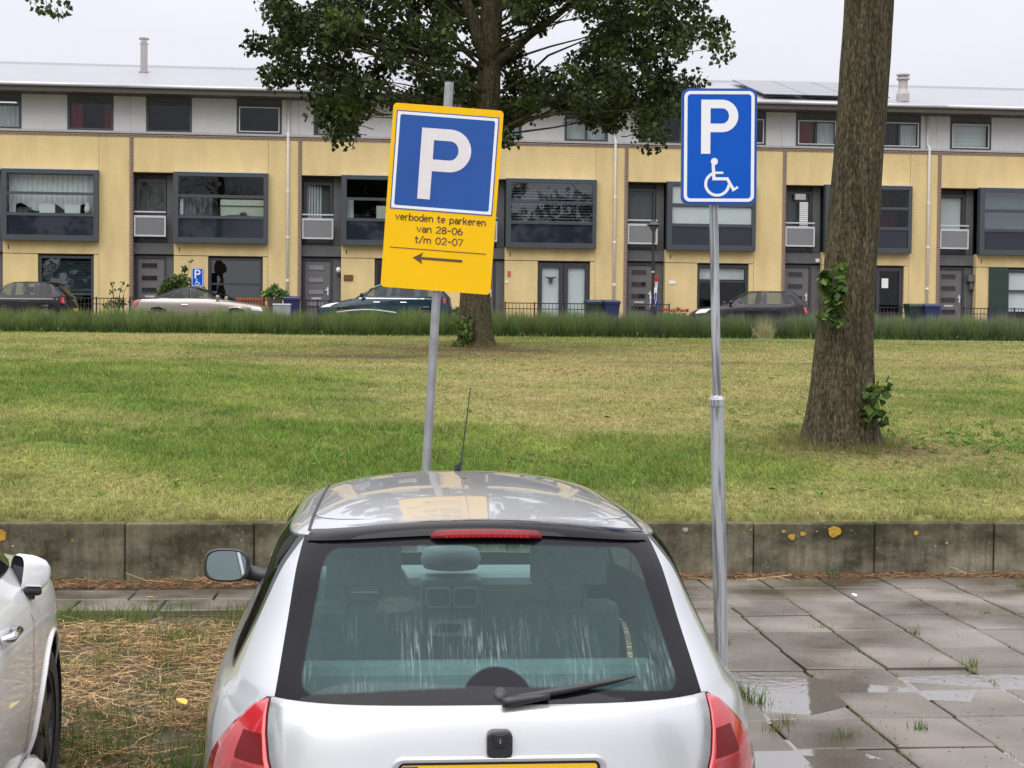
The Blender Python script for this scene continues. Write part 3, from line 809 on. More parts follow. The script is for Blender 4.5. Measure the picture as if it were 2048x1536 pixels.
    MB().box(0.205, 1.245, 0.062, 0.078, 5.55, 6.18).build('balustrade_panel', M['balu_glass'], bl)
    # entrance door
    df = MB(); df.box(0.15, 0.25, 0.40, 0.52, 2.3, 4.80); df.box(1.20, 1.298, 0.40, 0.52, 2.3, 4.80); df.box(0.25, 1.20, 0.40, 0.52, 4.70, 4.80)
    df.build('door_frame', M['charcoal_frame'], r)
    dr = MB().box(0.255, 1.195, 0.44, 0.50, 2.34, 4.69).build('door', M['door_grey'], r)
    for k, zz in enumerate((4.36, 3.90, 3.45, 2.98)):
        fr = MB(); fr.box(0.36, 0.97, 0.425, 0.439, zz - 0.02, zz + 0.19)
        f = fr.build('door_slit', M['door_grey'], dr)
        MB().box(0.39, 0.94, 0.412, 0.424, zz + 0.005, zz + 0.165).build('slit_pane', M['slit_dark'], dr)
    MB().box(0.50, 0.86, 0.42, 0.436, 3.26, 3.33).build('letter_slot', M['alu'], dr)
    h = MB(); h.box(1.08, 1.13, 0.40, 0.436, 3.42, 3.72); h.box(1.02, 1.13, 0.36, 0.40, 3.60, 3.65); h.build('door_handle', M['chrome'], dr)
    # bay window: box frame, two panes, spandrel
    by = -0.28
    b = MB(); x0, x1 = 1.60, 5.02
    b.box(x0, x1, by, 0.0, 7.70, 7.84); b.box(x0, x1, by, 0.0, 5.27, 5.47); b.box(x0, x0 + 0.19, by, 0.0, 5.47, 7.70); b.box(x1 - 0.15, x1, by, 0.0, 5.47, 7.70)
    b.box(x0 + 0.19, x1 - 0.15, by + 0.01, by + 0.13, 6.93, 7.03); b.box(x0 + 0.19, x1 - 0.15, by + 0.01, by + 0.13, 6.16, 6.27)
    bay = b.build('bay_window', M['slate_frame'], r)
    MB().box(x0 - 0.01, x1 + 0.01, by - 0.015, -0.002, 7.843, 7.875).build('bay_cover', M['gutter'], bay)
    MB().box(x0 + 0.19, x1 - 0.15, by + 0.05, by + 0.062, 7.03, 7.70).build('pane', M[bay_pane], bay)
    MB().box(x0 + 0.19, x1 - 0.15, by + 0.05, by + 0.062, 6.27, 6.93).build('pane', M[bay_pane], bay)
    MB().box(x0 + 0.19, x1 - 0.15, by + 0.05, by + 0.07, 5.47, 6.16).build('spandrel', M['spandrel'], bay)
    # weep holes and lintel marks
    MB().box(1.78, 1.81, -0.012, -0.001, 4.95, 5.10).build('wall_tie', M['black_metal'], r)
    if pipe:
        pp = MB(); pp.tube([(5.745, -0.06, 2.3), (5.745, -0.06, 9.2), (5.745, -0.075, 9.34), (5.75, 0.19, 9.5), (5.75, 0.19, 10.62)], 0.052, 10)
        p = pp.build('downpipe', M['pipe'], r, smooth=True)
        for zz in (3.9, 5.5, 7.2, 8.8, 9.25):
            MB().cyl(5.745, -0.06, zz, zz + 0.07, 0.066, 10).build('pipe_clip', M['pipe'], p)
    return r

H = {}
H[1] = house(1, 'yellow brick row house with white lace curtains and ornaments in its bay window')
H[2] = house(2, 'yellow brick row house with crumpled drapes in its bay, behind the convertible', pipe=True)
H[3] = house(3, 'yellow brick row house with a globe lamp beside its grey front door')
H[4] = house(4, 'yellow brick row house with white double doors bearing a horned skull', pipe=True, bay_pane='pane_bright')
H[5] = house(5, 'yellow brick row house with pale bay blinds and a furled flag by its door')
H[6] = house(6, 'yellow brick row house with maroon curtains and a paper on its glass door', pipe=True)
H[7] = house(7, 'yellow brick row house with a dark green shutter beside its ground floor window', bay_pane='pane_bright')
TL, TR_ = (0.55, 2.21), (3.84, 5.50)
def topwin(i, side, **k):
    a, b = TL if side == 0 else TR_
    return window(H[i], a, b, 9.33, 10.43, 0.24, **k)
# --- house 1
topwin(1, 0); drape(H[1], 0.6, 2.1, 9.4, 10.2, 0.48, 'curtain_white', 10)
topwin(1, 1, sash=None); drape(H[1], 3.95, 4.35, 9.4, 10.36, 0.48, 'curtain_red', 5); drape(H[1], 5.15, 5.42, 9.4, 10.36, 0.48, 'curtain_red', 4)
MB().box(3.9, 5.45, 0.36, 0.44, 9.40, 9.44).build('window_sill', M['white_frame'], H[1])
drape(H[1], 1.9, 4.8, 6.5, 7.68, 0.12, 'curtain_white', 16, 0.04, top_wave=0.14)
drape(H[1], 1.80, 2.05, 6.25, 7.68, 0.08, 'curtain_white', 4); drape(H[1], 4.62, 4.85, 6.25, 7.68, 0.08, 'curtain_white', 4)
MB().box(2.9, 3.45, -0.02, 0.04, 6.29, 6.62).box(3.8, 4.35, -0.02, 0.04, 6.29, 6.6).build('picture_frame', M['paper'], H[1])
MB().box(2.15, 2.6, -0.05, 0.05, 6.28, 6.48).build('flower_trough', M['black_metal'], H[1])
MB().lathe([(0.02, 6.28), (0.10, 6.30), (0.13, 6.45), (0.09, 6.6), (0.06, 6.68), (0.01, 6.70)], 12, (4.62, 0.0, 0)).build('vase', M['paper'], H[1], smooth=True)
window(H[1], 2.86, 4.82, 2.3, 4.74, 0.10, frame='slate_frame', pane='pane_bright', bars=(3.35,))
sl = MB()
for k in range(11):
    sl.box(2.97, 4.72, 0.22, 0.245, 3.42 + 0.105 * k, 3.42 + 0.105 * k + 0.092)
sl.build('roller_shutter', M['shutter_blue'], H[1])
# --- house 2
topwin(2, 0); topwin(2, 1, sash='white_frame')
drape(H[2], 1.85, 3.0, 6.3, 6.95, 0.05, 'curtain_dark', 6, 0.06)
MB().box(1.83, 1.95, -0.12, -0.02, 6.3, 6.9).build('white_post', M['white_frame'], H[2])
MB().box(3.25, 4.83, 0.4, 0.44, 6.28, 6.92).build('view_panel', M['view_pale'], H[2])  # added pale panel, its light colour stands in for the bright view through
MB().box(3.25, 4.83, 0.36, 0.39, 6.68, 6.705).build('view_rail', M['black_metal'], H[2])
MB().ball((3.9, 0.30, 6.30), 0.5, 0.05, 0.06).ball((4.1, 0.29, 6.37), 0.14, 0.05, 0.09).build('cushion', M['wood_sign'], H[2], smooth=True)
window(H[2], 2.86, 4.82, 2.3, 4.74, 0.10, frame='charcoal_frame', pane='pane_bright', bars=(3.78,))
# --- house 3
topwin(3, 0); drape(H[3], 0.7, 1.3, 9.4, 10.36, 0.48, 'curtain_white', 6); topwin(3, 1)
drape(H[3], 1.8, 2.05, 6.3, 6.95, 0.05, 'curtain_white', 3); MB().box(2.9, 4.0, 0.5, 0.55, 6.28, 6.8).build('view_panel', M['view_pale'], H[3])
drape(H[3], 0.32, 0.85, 5.9, 7.5, 0.60, 'curtain_white', 5)
window(H[3], 2.86, 4.82, 2.3, 4.74, 0.10, frame='charcoal_frame', bars=(3.78,))
lm = MB().ball((1.50, 0.20, 4.36), 0.10, 0.10, 0.11); wl_ = lm.build('globe_lamp', M['lamp_glass'], H[3], smooth=True)
MB().box(1.47, 1.53, 0.20, 0.40, 4.17, 4.24).build('lamp_bracket', M['black_metal'], wl_)
MB().box(1.70, 2.05, -0.05, -0.003, 3.96, 4.18).build('wooden_sign', M['wood_sign'], H[3], bevel=0.03)
# --- house 4
topwin(4, 0); MB().box(0.65, 2.12, 0.46, 0.47, 9.42, 10.36).build('roller_blind', M['blind_pale'], H[4])
topwin(4, 1, vbars=(4.67,)); MB().box(3.93, 5.42, 0.46, 0.47, 9.42, 10.2).build('roller_blind', M['curtain_white'], H[4])
slats(H[4], 1.82, 4.85, 6.30, 7.68, 0.03, 0.105, 'blind_white', 0.55)
MB().box(1.62, 1.72, -0.03, 0.0, 3.95, 4.02).build('number_plate', M['paper'], H[4]); MB().box(1.70, 1.82, -0.025, -0.002, 4.20, 4.40).build('red_plaque', M['red_tile'], H[4])
window(H[4], 2.86, 3.83, 2.3, 4.74, 0.10, frame='charcoal_frame', fw=0.16, name='patio_door'); window(H[4], 3.85, 4.82, 2.3, 4.74, 0.10, frame='charcoal_frame', fw=0.16, name='patio_door')
MB().box(3.02, 3.67, 0.22, 0.24, 2.45, 4.58).build('roller_blind', M['blind_white'], H[4]); MB().box(4.01, 4.66, 0.22, 0.24, 2.45, 4.58).build('roller_blind', M['blind_white'], H[4])
sk = [(0, -0.16), (0.06, -0.12), (0.075, 0.0), (0.12, 0.05), (0.2, 0.07), (0.215, 0.16), (0.18, 0.10), (0.1, 0.11), (0.06, 0.09), (0, 0.1)]
sk = sk + [(-x, z) for x, z in reversed(sk[1:-1])]
MB().prism([(3.35 + x, 4.10 + z) for x, z in sk], 0.085, 0.099).build('horned_skull', M['charcoal_frame'], H[4])
# --- house 5
topwin(5, 0); drape(H[5], 0.7, 1.05, 9.4, 10.36, 0.48, 'curtain_white', 4); topwin(5, 1, sash='white_frame')
for a, b in ((7.04, 7.69), (6.28, 6.92)):
    MB().box(1.80, 4.86, -0.2, -0.19, a, b).build('roller_blind', M['blind_pale'], H[5])
window(H[5], 2.86, 4.82, 2.3, 4.74, 0.10, frame='charcoal_frame', pane='pane', bars=(4.12,))
MB().box(2.97, 4.72, 0.26, 0.28, 4.2, 4.62).build('roller_blind', M['curtain_white'], H[5])
MB().box(1.75, 2.0, -0.02, -0.002, 4.0, 4.12).build('number_plate', M['paper'], H[5])
MB().ball((1.52, 0.05, 7.93), 0.06, 0.05, 0.06).build('alarm_lamp', M['wood_sign'], H[5], smooth=True)
# --- house 6
for s in (0, 1):
    a = TL[0] if s == 0 else TR_[0]
    topwin(6, s, vbars=(a + 0.80,), sash='white_frame')
    drape(H[6], a + 0.1, a + 0.72, 9.4, 10.36, 0.48, 'curtain_red' if s == 0 else 'curtain_maroon', 6)
    MB().box(a + 0.86, a + 1.56, 0.47, 0.48, 9.42, 10.28).build('roller_blind', M['curtain_white'], H[6])
drape(H[6], 2.6, 4.85, 6.3, 7.68, 0.9, 'curtain_maroon', 8)
gb = MB()
for k in range(7):
    gx, gz = 2.9 + 0.16 * k, 6.62 + 0.045 * k * k / 3
    gb.prism([(gx, gz), (gx + 0.07, gz - 0.02), (gx + 0.03, gz + 0.14), (gx - 0.04, gz + 0.12)], 0.1, 0.11)
gb.build('paper_garland', M['paper'], H[6])
window(H[6], 2.86, 4.82, 2.3, 4.74, 0.10, frame='charcoal_frame', fw=0.14, vbars=(3.84,), name='patio_door')
MB().box(4.0, 4.26, 0.13, 0.14, 3.95, 4.32).build('paper_notice', M['paper'], H[6])
sb = MB()
for k in range(22):
    sb.box(0.72, 1.05, 0.16, 0.19, 5.57 + 0.075 * k, 5.57 + 0.075 * k + 0.05)
sb.build('string_ladder', M['paper'], H[6], kind='stuff')
MB().box(0.55, 0.98, 0.2, 0.4, 7.28, 7.52).build('box_lamp', M['coping'], H[6], bevel=0.03)
MB().box(1.40, 1.56, 0.2, 0.40, 4.9, 5.05).build('outdoor_lamp', M['lamp_glass'], H[6], bevel=0.02)
# --- house 7
topwin(7, 0, sash='white_frame'); slats(H[7], 0.68, 2.08, 9.45, 10.3, 0.47, 0.16, 'blind_white', 1.45)
topwin(7, 1)
for a, b in ((7.04, 7.69), (6.28, 6.92)):
    MB().box(1.80, 4.86, 0.05, 0.06, a, b).build('roller_blind', M['blind_pale'], H[7])
MB().box(0.32, 1.15, 0.58, 0.59, 5.6, 7.5).build('roller_blind', M['blind_pale'], H[7])
g = MB().box(2.10, 2.86, -0.08, -0.02, 2.35, 4.80).build('shutter', M['green_door'], H[7])
window(H[7], 2.88, 4.82, 2.3, 4.74, 0.10, frame='slate_frame', bars=(3.9,)); MB().box(2.98, 4.72, 0.22, 0.23, 3.1, 4.62).build('roller_blind', M['blind_white'], H[7])
MB().box(1.34, 1.6, 0.1, 0.4, 4.25, 4.5).cyl(1.52, 0.25, 3.95, 4.25, 0.09, 10).build('outdoor_lamp', M['dark_panel'], H[7])
# panes of some doors are frosted
for i in (3,):
    for c in H[i].children:
        if c.name.startswith('door') and not c.name.startswith('door_frame'):
            for s in c.children:
                if s.name.startswith('slit_pane'): s.data.materials[0] = M['slit_pale']
# flues and vents on the roofs
def roof_of(i):
    return [c for c in H[i].children if c.name.startswith('roof')][0]
def local(i, p):
    return H[i].matrix_world.inverted() @ Vector(p)
bpy.context.view_layer.update()
q = local(1, (-14.5, 60.5, 0))
fl = MB(); fl.cyl(q.x, q.y, 11.6, 13.2, 0.14, 16); fl.cyl(q.x, q.y, 13.2, 13.24, 0.17, 16); fl.cyl(q.x, q.y, 13.26, 13.40, 0.12, 16); fl.cyl(q.x, q.y, 13.40, 13.45, 0.20, 16); fl.cyl(q.x, q.y, 12.1, 12.16, 0.19, 16)
fl.cyl(q.x, q.y, 11.7, 12.1, 0.21, 16, 0.16)
fl.build('flue', M['steel'], roof_of(1), smooth=False)
for i, p, s in ((3, (-8.39, 61.0, 0), 1.0), (6, (15.1, 60.2, 0), 1.25)):
    q = local(i, p); z0 = 11.45 if i == 3 else 11.2
    v = MB(); v.lathe([(0.20 * s, z0), (0.20 * s, z0 + 0.3), (0.14 * s, z0 + 0.5), (0.14 * s, z0 + 0.85), (0.20 * s, z0 + 0.86), (0.20 * s, z0 + 0.93), (0.15 * s, z0 + 0.94), (0.15 * s, z0 + 1.0), (0.21 * s, z0 + 1.02), (0.21 * s, z0 + 1.07), (0.01, z0 + 1.09)], 16, (q.x, q.y, 0))
    v.build('roof_vent', M['vent_white'] if i == 3 else M['coping'], roof_of(i), smooth=False)
# solar panels on house 5/6 roof
M['solar'] = mat('solar glass', (0.02, 0.022, 0.03), 0.06, spec=0.8)
def solar(i, xs, n_rows):
    rt = roof_of(i)
    sl_ = (12.72 - 10.86) / 6.95
    for x in xs:
        for k in range(n_rows):
            y0 = 0.15 + k * 1.05; y1 = y0 + 1.02
            za = 10.86 + (y0 + 0.75) * sl_ + 0.2; zb = 10.86 + (y1 + 0.75) * sl_ + 0.2
            m = MB().add([(x, y0, za), (x + 1.62, y0, za), (x + 1.62, y1, zb), (x, y1, zb), (x, y0, za - 0.04), (x + 1.62, y0, za - 0.04), (x + 1.62, y1, zb - 0.04), (x, y1, zb - 0.04)],
                         [(0, 1, 2, 3), (4, 7, 6, 5), (0, 4, 5, 1), (1, 5, 6, 2), (2, 6, 7, 3), (3, 7, 4, 0)])
            m.build('solar_panel', M['solar'], rt)
solar(5, (5.4,), 5)
solar(6, (0.93, 2.58), 5)
# ------------------------------------------------------------------ trees
def m_bark():
    m, n, l, b = new_mat('poplar bark')
    tc = n.new('ShaderNodeTexCoord'); mp = n.new('ShaderNodeMapping'); mp.inputs['Scale'].default_value = (26, 26, 8.0)
    l.new(tc.outputs['Object'], mp.inputs[0])
    n1 = n.new('ShaderNodeTexNoise'); n1.inputs['Scale'].default_value = 2.1; n1.inputs['Detail'].default_value = 9; n1.inputs['Roughness'].default_value = 0.7; n1.inputs['Distortion'].default_value = 0.4
    l.new(mp.outputs[0], n1.inputs['Vector'])
    n2 = n.new('ShaderNodeTexNoise'); n2.inputs['Scale'].default_value = 2.2; n2.inputs['Detail'].default_value = 4
    l.new(tc.outputs['Object'], n2.inputs['Vector'])
    mp3 = n.new('ShaderNodeMapping'); mp3.inputs['Scale'].default_value = (15, 15, 1.7); l.new(tc.outputs['Object'], mp3.inputs[0])
    n3 = n.new('ShaderNodeTexNoise'); n3.inputs['Scale'].default_value = 1.0; n3.inputs['Detail'].default_value = 3; n3.inputs['Distortion'].default_value = 0.8; l.new(mp3.outputs[0], n3.inputs['Vector'])
    fz = n.new('ShaderNodeMapRange'); fz.inputs['From Min'].default_value = 0.40; fz.inputs['From Max'].default_value = 0.52; fz.inputs['To Min'].default_value = 0.62; fz.inputs['To Max'].default_value = 1.0; l.new(n3.outputs['Fac'], fz.inputs[0])
    r = n.new('ShaderNodeValToRGB'); e = r.color_ramp.elements
    e[0].position = 0.36; e[0].color = (0.018, 0.014, 0.008, 1); e[1].position = 0.66; e[1].color = (0.205, 0.175, 0.105, 1)
    em = r.color_ramp.elements.new(0.52); em.color = (0.082, 0.070, 0.039, 1)
    l.new(n1.outputs['Fac'], r.inputs[0])
    r2 = n.new('ShaderNodeValToRGB'); e = r2.color_ramp.elements
    e[0].position = 0.45; e[0].color = (0.050, 0.050, 0.022, 1); e[1].position = 0.7; e[1].color = (0.12, 0.10, 0.045, 1)
    l.new(n1.outputs['Fac'], r2.inputs[0])
    mr = n.new('ShaderNodeMapRange'); mr.inputs['From Min'].default_value = 0.5; mr.inputs['From Max'].default_value = 0.75; mr.inputs['To Max'].default_value = 0.55
    l.new(n2.outputs['Fac'], mr.inputs[0])
    mx = n.new('ShaderNodeMix'); mx.data_type = 'RGBA'
    l.new(mr.outputs[0], mx.inputs['Factor']); l.new(r.outputs[0], mx.inputs['A']); l.new(r2.outputs[0], mx.inputs['B'])
    fs_ = n.new('ShaderNodeVectorMath'); fs_.operation = 'SCALE'; l.new(mx.outputs['Result'], fs_.inputs[0]); l.new(fz.outputs[0], fs_.inputs['Scale'])
    l.new(fs_.outputs[0], b.inputs['Base Color']); setv(b, rough=0.9, spec=0.2)
    bp = n.new('ShaderNodeBump'); bp.inputs['Strength'].default_value = 0.9; bp.inputs['Distance'].default_value = 0.03
    l.new(n1.outputs['Fac'], bp.inputs['Height']); l.new(bp.outputs[0], b.inputs['Normal'])
    return m
M['bark'] = m_bark()

def trunk_mesh(axis, radii, flare=0.5, flare_h=0.6, lobes=5, seed=0, n=72, step=0.07, ridge=0.035):
    """bark-ridged trunk along a bent axis [(x,y,z)], root flare at the foot"""
    ax = np.array(axis, float); zz = ax[:, 2]
    zs = np.arange(zz[0], zz[-1], step)
    cx = pchip(zz, ax[:, 0], zs); cy = pchip(zz, ax[:, 1], zs); rr = pchip(zz, np.array(radii, float), zs)
    an = np.arange(n) * 2 * PI / n
    V = np.zeros((len(zs), n, 3))
    for i, z in enumerate(zs):
        h = z - zz[0]
        for k in range(n):
            a = an[k]
            fl = flare * math.exp(-h / flare_h * 1.6) * (0.75 + 0.45 * math.cos(lobes * a + seed) + 0.2 * math.cos(3 * a + 2 * seed))
            nz = mnoise.noise((math.cos(a) * 5.2 + seed, math.sin(a) * 5.2, z * 0.9)) + 0.6 * mnoise.noise((math.cos(a) * 12 + seed, math.sin(a) * 12, z * 2.0))
            r = rr[i] * (1 + fl + ridge * nz)
            V[i, k] = (cx[i] + r * math.cos(a), cy[i] + r * math.sin(a), z)
    i = np.arange(len(zs) - 1)[:, None] * n + np.arange(n)[None]; j = np.arange(len(zs) - 1)[:, None] * n + (np.arange(n)[None] + 1) % n
    F = np.stack([i, j, j + n, i + n], -1).reshape(-1, 4)
    return V.reshape(-1, 3), F

def leaf_cloud(centres, radii, counts, size, tone=(0.042, 0.068, 0.018), var=0.45, flat=0.8, light=(0.085, 0.12, 0.028)):
    """leaves: folded kites, size in metres, scattered through clumps"""
    P, Cc = [], []
    for c, r, k in zip(centres, radii, counts):
        d = rng.normal(size=(k, 3)); d /= np.linalg.norm(d, axis=1)[:, None]
        q = rng.random(k) ** 0.5
        P.append(np.asarray(c) + d * q[:, None] * r * np.array((1, 1, flat)))
        f = np.clip(rng.normal(0.35, 0.3) + rng.normal(0, 0.25, k), 0, 1)[:, None]
        Cc.append((np.array(tone) * (1 - f) + np.array(light) * f) * (1 + var * (rng.random((k, 1)) - 0.5)))
    P = np.concatenate(P); Cc = np.concatenate(Cc); N = len(P)
    # hanging leaves: blade direction mostly down, random facing
    t = rng.normal(size=(N, 3)) * 0.6; t[:, 2] -= 0.7; t /= np.linalg.norm(t, axis=1)[:, None]
    s = np.cross(t, rng.normal(size=(N, 3))); s /= np.linalg.norm(s, axis=1)[:, None]
    nn = np.cross(t, s)
    L = size * rng.uniform(0.7, 1.25, N)[:, None]
    a = P; b = P + t * L * 0.38 + s * L * 0.46 + nn * L * 0.10; c = P + t * L * 1.0; d = P + t * L * 0.38 - s * L * 0.46 + nn * L * 0.10
    V = np.stack([a, b, c, d], 1).reshape(-1, 3)
    i0 = np.arange(N) * 4
    F = np.concatenate([np.stack([i0, i0 + 1, i0 + 2], 1), np.stack([i0, i0 + 2, i0 + 3], 1)])
    return V, F, np.repeat(Cc, 4, axis=0)

def limb(mb, a, b, r0, r1, sag=0.0, n=6, seg=6, wob=0.12, seed=0):
    rr = random.Random(seed); a, b = Vector(a), Vector(b); L = (b - a).length
    pts = []
    for i in range(seg + 1):
        t = i / seg
        p = a.lerp(b, t); p.z += sag * math.sin(PI * t) * L
        if 0 < i < seg: p += Vector((rr.uniform(-1, 1), rr.uniform(-1, 1), rr.uniform(-1, 1))) * wob * L / seg
        pts.append(p)
    mb.tube(pts, [r0 + (r1 - r0) * i / seg for i in range(seg + 1)], n)
    return pts

def sprig(parent, base, n, size, spread, seed, name='sprig', h=0.6, tone=(0.055, 0.10, 0.018), light=(0.13, 0.2, 0.04)):
    """water shoot leaves growing out of the trunk"""
    cs = [Vector(base) + Vector((random.uniform(-1, 1) * spread, random.uniform(-1.0, 0.2) * spread * 0.6, random.uniform(-1, 1) * h)) for _ in range(20)]
    V, F, C_ = leaf_cloud([tuple(c) for c in cs], [spread * 0.6] * 20, [n // 20] * 20, size, tone, light=light)
    o = tri_mesh(name, V, F, M['leaf'], C_, parent); o['kind'] = 'stuff'
    return o

# right tree: bare trunk fills the frame's height, crown above it
T1 = thing('poplar_tree', 'thick bare poplar trunk behind the blue disabled parking sign, leafy shoots on its bark', 'tree', (0, 0, 0))
ax1 = [(3.426, 16.0, 0.80), (3.435, 16.0, 1.6), (3.508, 16.0, 2.87), (3.569, 16.0, 3.9), (3.647, 16.0, 5.45), (3.75, 16.05, 8.0), (3.85, 16.1, 12.0)]
V, F = trunk_mesh(ax1, [0.315, 0.295, 0.262, 0.248, 0.252, 0.20, 0.10], 0.40, 0.62, 4, 1.3, ridge=0.055)
tri_mesh('trunk', V, F, M['bark'], None, T1, smooth=True)
sprig(T1, (3.25, 15.68, 2.42), 300, 0.085, 0.10, 1, h=0.29, tone=(0.042, 0.082, 0.016), light=(0.11, 0.18, 0.04))
sprig(T1, (3.69, 15.72, 1.32), 130, 0.085, 0.12, 2, h=0.20, tone=(0.042, 0.082, 0.016), light=(0.11, 0.18, 0.04))
def crown(tree, axis_fn, clumps, size, per, twig_r=0.02, seed=0, r=(0.55, 0.85), **k):
    mb = MB()
    cs, rs, ns = [], [], []
    for i, c in enumerate(clumps):
        rad = random.uniform(*r)
        cs.append(c); rs.append(rad); ns.append(int(per * rad / 0.7))
        zt = max(axis_fn(None)[0], c[2] - random.uniform(0.0, 0.55) * math.hypot(c[0] - axis_fn(c[2])[0], c[1] - axis_fn(c[2])[1]) - random.uniform(0.1, 0.6))
        p = axis_fn(zt)
        a0 = Vector((p[0], p[1], zt)).lerp(Vector(c), 0.0 if i % 6 == 0 else random.uniform(0.66, 0.86))
        limb(mb, a0, c, random.uniform(0.03, 0.045) if i % 6 == 0 else random.uniform(0.010, 0.018), 0.005, 0.05, 5, 5, 0.14, seed + i)
    mb.build('twigs', M['bark'], tree, smooth=True, kind='stuff')
    V, F, C_ = leaf_cloud(cs, rs, ns, size, **k)
    o = tri_mesh('crown', V, F, M['leaf'], C_, tree); o['kind'] = 'stuff'
    return o
def axis_of(ax, zmin):
    a = np.array(ax, float)
    def f(z):
        if z is None: return (zmin,)
        return (float(np.interp(z, a[:, 2], a[:, 0])), float(np.interp(z, a[:, 2], a[:, 1])))
    return f
cl1 = []
while len(cl1) < 90:
    x, y, z = random.uniform(-3.2, 3.2), random.uniform(-3.2, 3.2), random.uniform(7.2, 13.5)
    if (x / 3.2) ** 2 + (y / 3.2) ** 2 + ((z - 10.2) / 3.3) ** 2 < 1: cl1.append((x + 3.7, y + 16, z))
crown(T1, axis_of(ax1, 6.8), cl1, 0.10, 80, seed=100)

# middle tree behind the yellow sign
T2 = thing('poplar_tree', 'leafy poplar on a bare earth patch, its crown spreading behind the yellow sign', 'tree', (0, 0, 0))
ax2 = [(-0.875, 36.0, 1.60), (-0.883, 36.0, 2.8), (-0.76, 36.0, 4.5), (-0.66, 36.0, 6.4), (-0.60, 36.0, 8.0), (-0.56, 36.0, 9.7), (-0.5, 36, 12.5), (-0.5, 36, 16.5)]
V, F = trunk_mesh(ax2, [0.39, 0.35, 0.30, 0.275, 0.27, 0.25, 0.17, 0.05], 0.34, 0.55, 5, 0.4, n=56, step=0.12, ridge=0.07)
tri_mesh('trunk', V, F, M['bark'], None, T2, smooth=True)
mb = MB(); limb(mb, (-0.60, 35.95, 8.15), (1.55, 35.6, 9.75), 0.12, 0.06, 0.02, 8, 7, 0.08, 3); mb.build('limb', M['bark'], T2, smooth=True)
mb = MB(); limb(mb, (-0.62, 35.9, 8.2), (-1.45, 35.6, 10.6), 0.17, 0.10, 0.0, 8, 7, 0.05, 4); mb.build('limb', M['bark'], T2, smooth=True)
mb = MB(); limb(mb, (1.5, 35.6, 9.7), (3.6, 35.2, 12.0), 0.06, 0.03, 0.0, 8, 7, 0.08, 5); mb.build('limb', M['bark'], T2, smooth=True)
mb = MB(); limb(mb, (-0.65, 35.8, 7.6), (-3.9, 35.0, 8.4), 0.075, 0.03, 0.03, 7, 8, 0.1, 6); mb.build('limb', M['bark'], T2, smooth=True)
sprig(T2, (-1.12, 35.55, 2.05), 130, 0.12, 0.20, 3, h=0.32)
# crown: lower edge (x, z) as it hangs in front of the houses
LOWX = [-6.3, -5.9, -5.3, -4.7, -4.3, -3.6, -3.0, -2.2, -1.4, -0.7, -0.2, 0.3, 0.9, 1.7, 2.4, 3.1, 3.6, 4.1, 4.5, 4.9, 5.1]
LOWZ = [8.2, 7.9, 7.7, 7.5, 6.45, 6.75, 6.85, 6.9, 7.0, 7.1, 6.3, 7.1, 6.9, 6.6, 6.9, 6.3, 6.75, 7.2, 8.0, 8.8, 10.2]
TOPX = [-6.3, -5.9, -5.5, -5.0, 0, 4.9, 5.2]; TOPZ_ = [8.4, 9.2, 9.7, 12.5, 17, 12.0, 10.4]
cl2 = []
guard = 0
while len(cl2) < 385 and guard < 30000:
    guard += 1
    x = random.uniform(-5.9, 4.5); z = random.uniform(6.5, 15.5) if random.random() < 0.4 else random.uniform(6.5, 10.2)
    lo = float(np.interp(x, LOWX, LOWZ)); hi = float(np.interp(x, TOPX, TOPZ_))
    if z < lo + 0.22 or z > hi - 0.3: continue
    w = math.sqrt(max(0.05, 1 - (x / 6.3) ** 2)) * 3.6
    y = random.uniform(-w, w) * 0.9
    g = mnoise.noise((x * 0.55, y * 0.5, z * 0.7 + 3))
    if g < -0.08: continue                      # gaps where the sky shows
    if -1.15 < x < -0.05 and z < 10.2 and y < 0.6: continue
    cl2.append((x, 36 + y, z))
for x, z in ((-4.35, 6.75), (-4.15, 7.1), (-3.75, 7.0), (-0.15, 6.35), (-0.2, 6.9), (3.1, 6.55), (3.2, 7.0), (1.75, 6.9), (1.2, 7.3), (-5.9, 8.35), (-5.5, 8.3), (-5.2, 7.95), (3.7, 7.2), (0.8, 7.4), (-2.9, 7.2), (2.5, 7.3)):
    cl2.append((x, 35.6 + random.uniform(-0.6, 0.6), z + 0.2))
guard = 0
while guard < 150:                             # the upper crown, above the picture, keeps the stem in shade
    x, y, z = random.uniform(-5.2, 4.4), random.uniform(-3.4, 3.0), random.uniform(10.4, 15.5)
    if (x / 5.6) ** 2 + (y / 3.6) ** 2 + ((z - 10) / 6.2) ** 2 < 1:
        cl2.append((x, 36 + y, z)); guard += 1
crown(T2, axis_of(ax2, 6.6), cl2, 0.12, 190, seed=300, r=(0.24, 0.52), flat=0.9, tone=(0.014, 0.023, 0.007), light=(0.060, 0.095, 0.020))

# trees of the same row behind the viewer: the house windows mirror them
bpy.context.view_layer.update()
for (bx, by, lab) in ((-17.5, -10.0, 'leafy poplar behind the viewer, mirrored in the window above the convertible'), (-28.5, -9.0, 'leafy poplar far left behind the viewer, mirrored in the leftmost bay window'), (18.5, -11.0, 'leafy poplar behind the viewer, mirrored in the bay window over the white doors')):
    c_ = copy_tree(T2); c_.location = (bx + 0.8, by - 36.0, -1.6); c_['label'] = lab

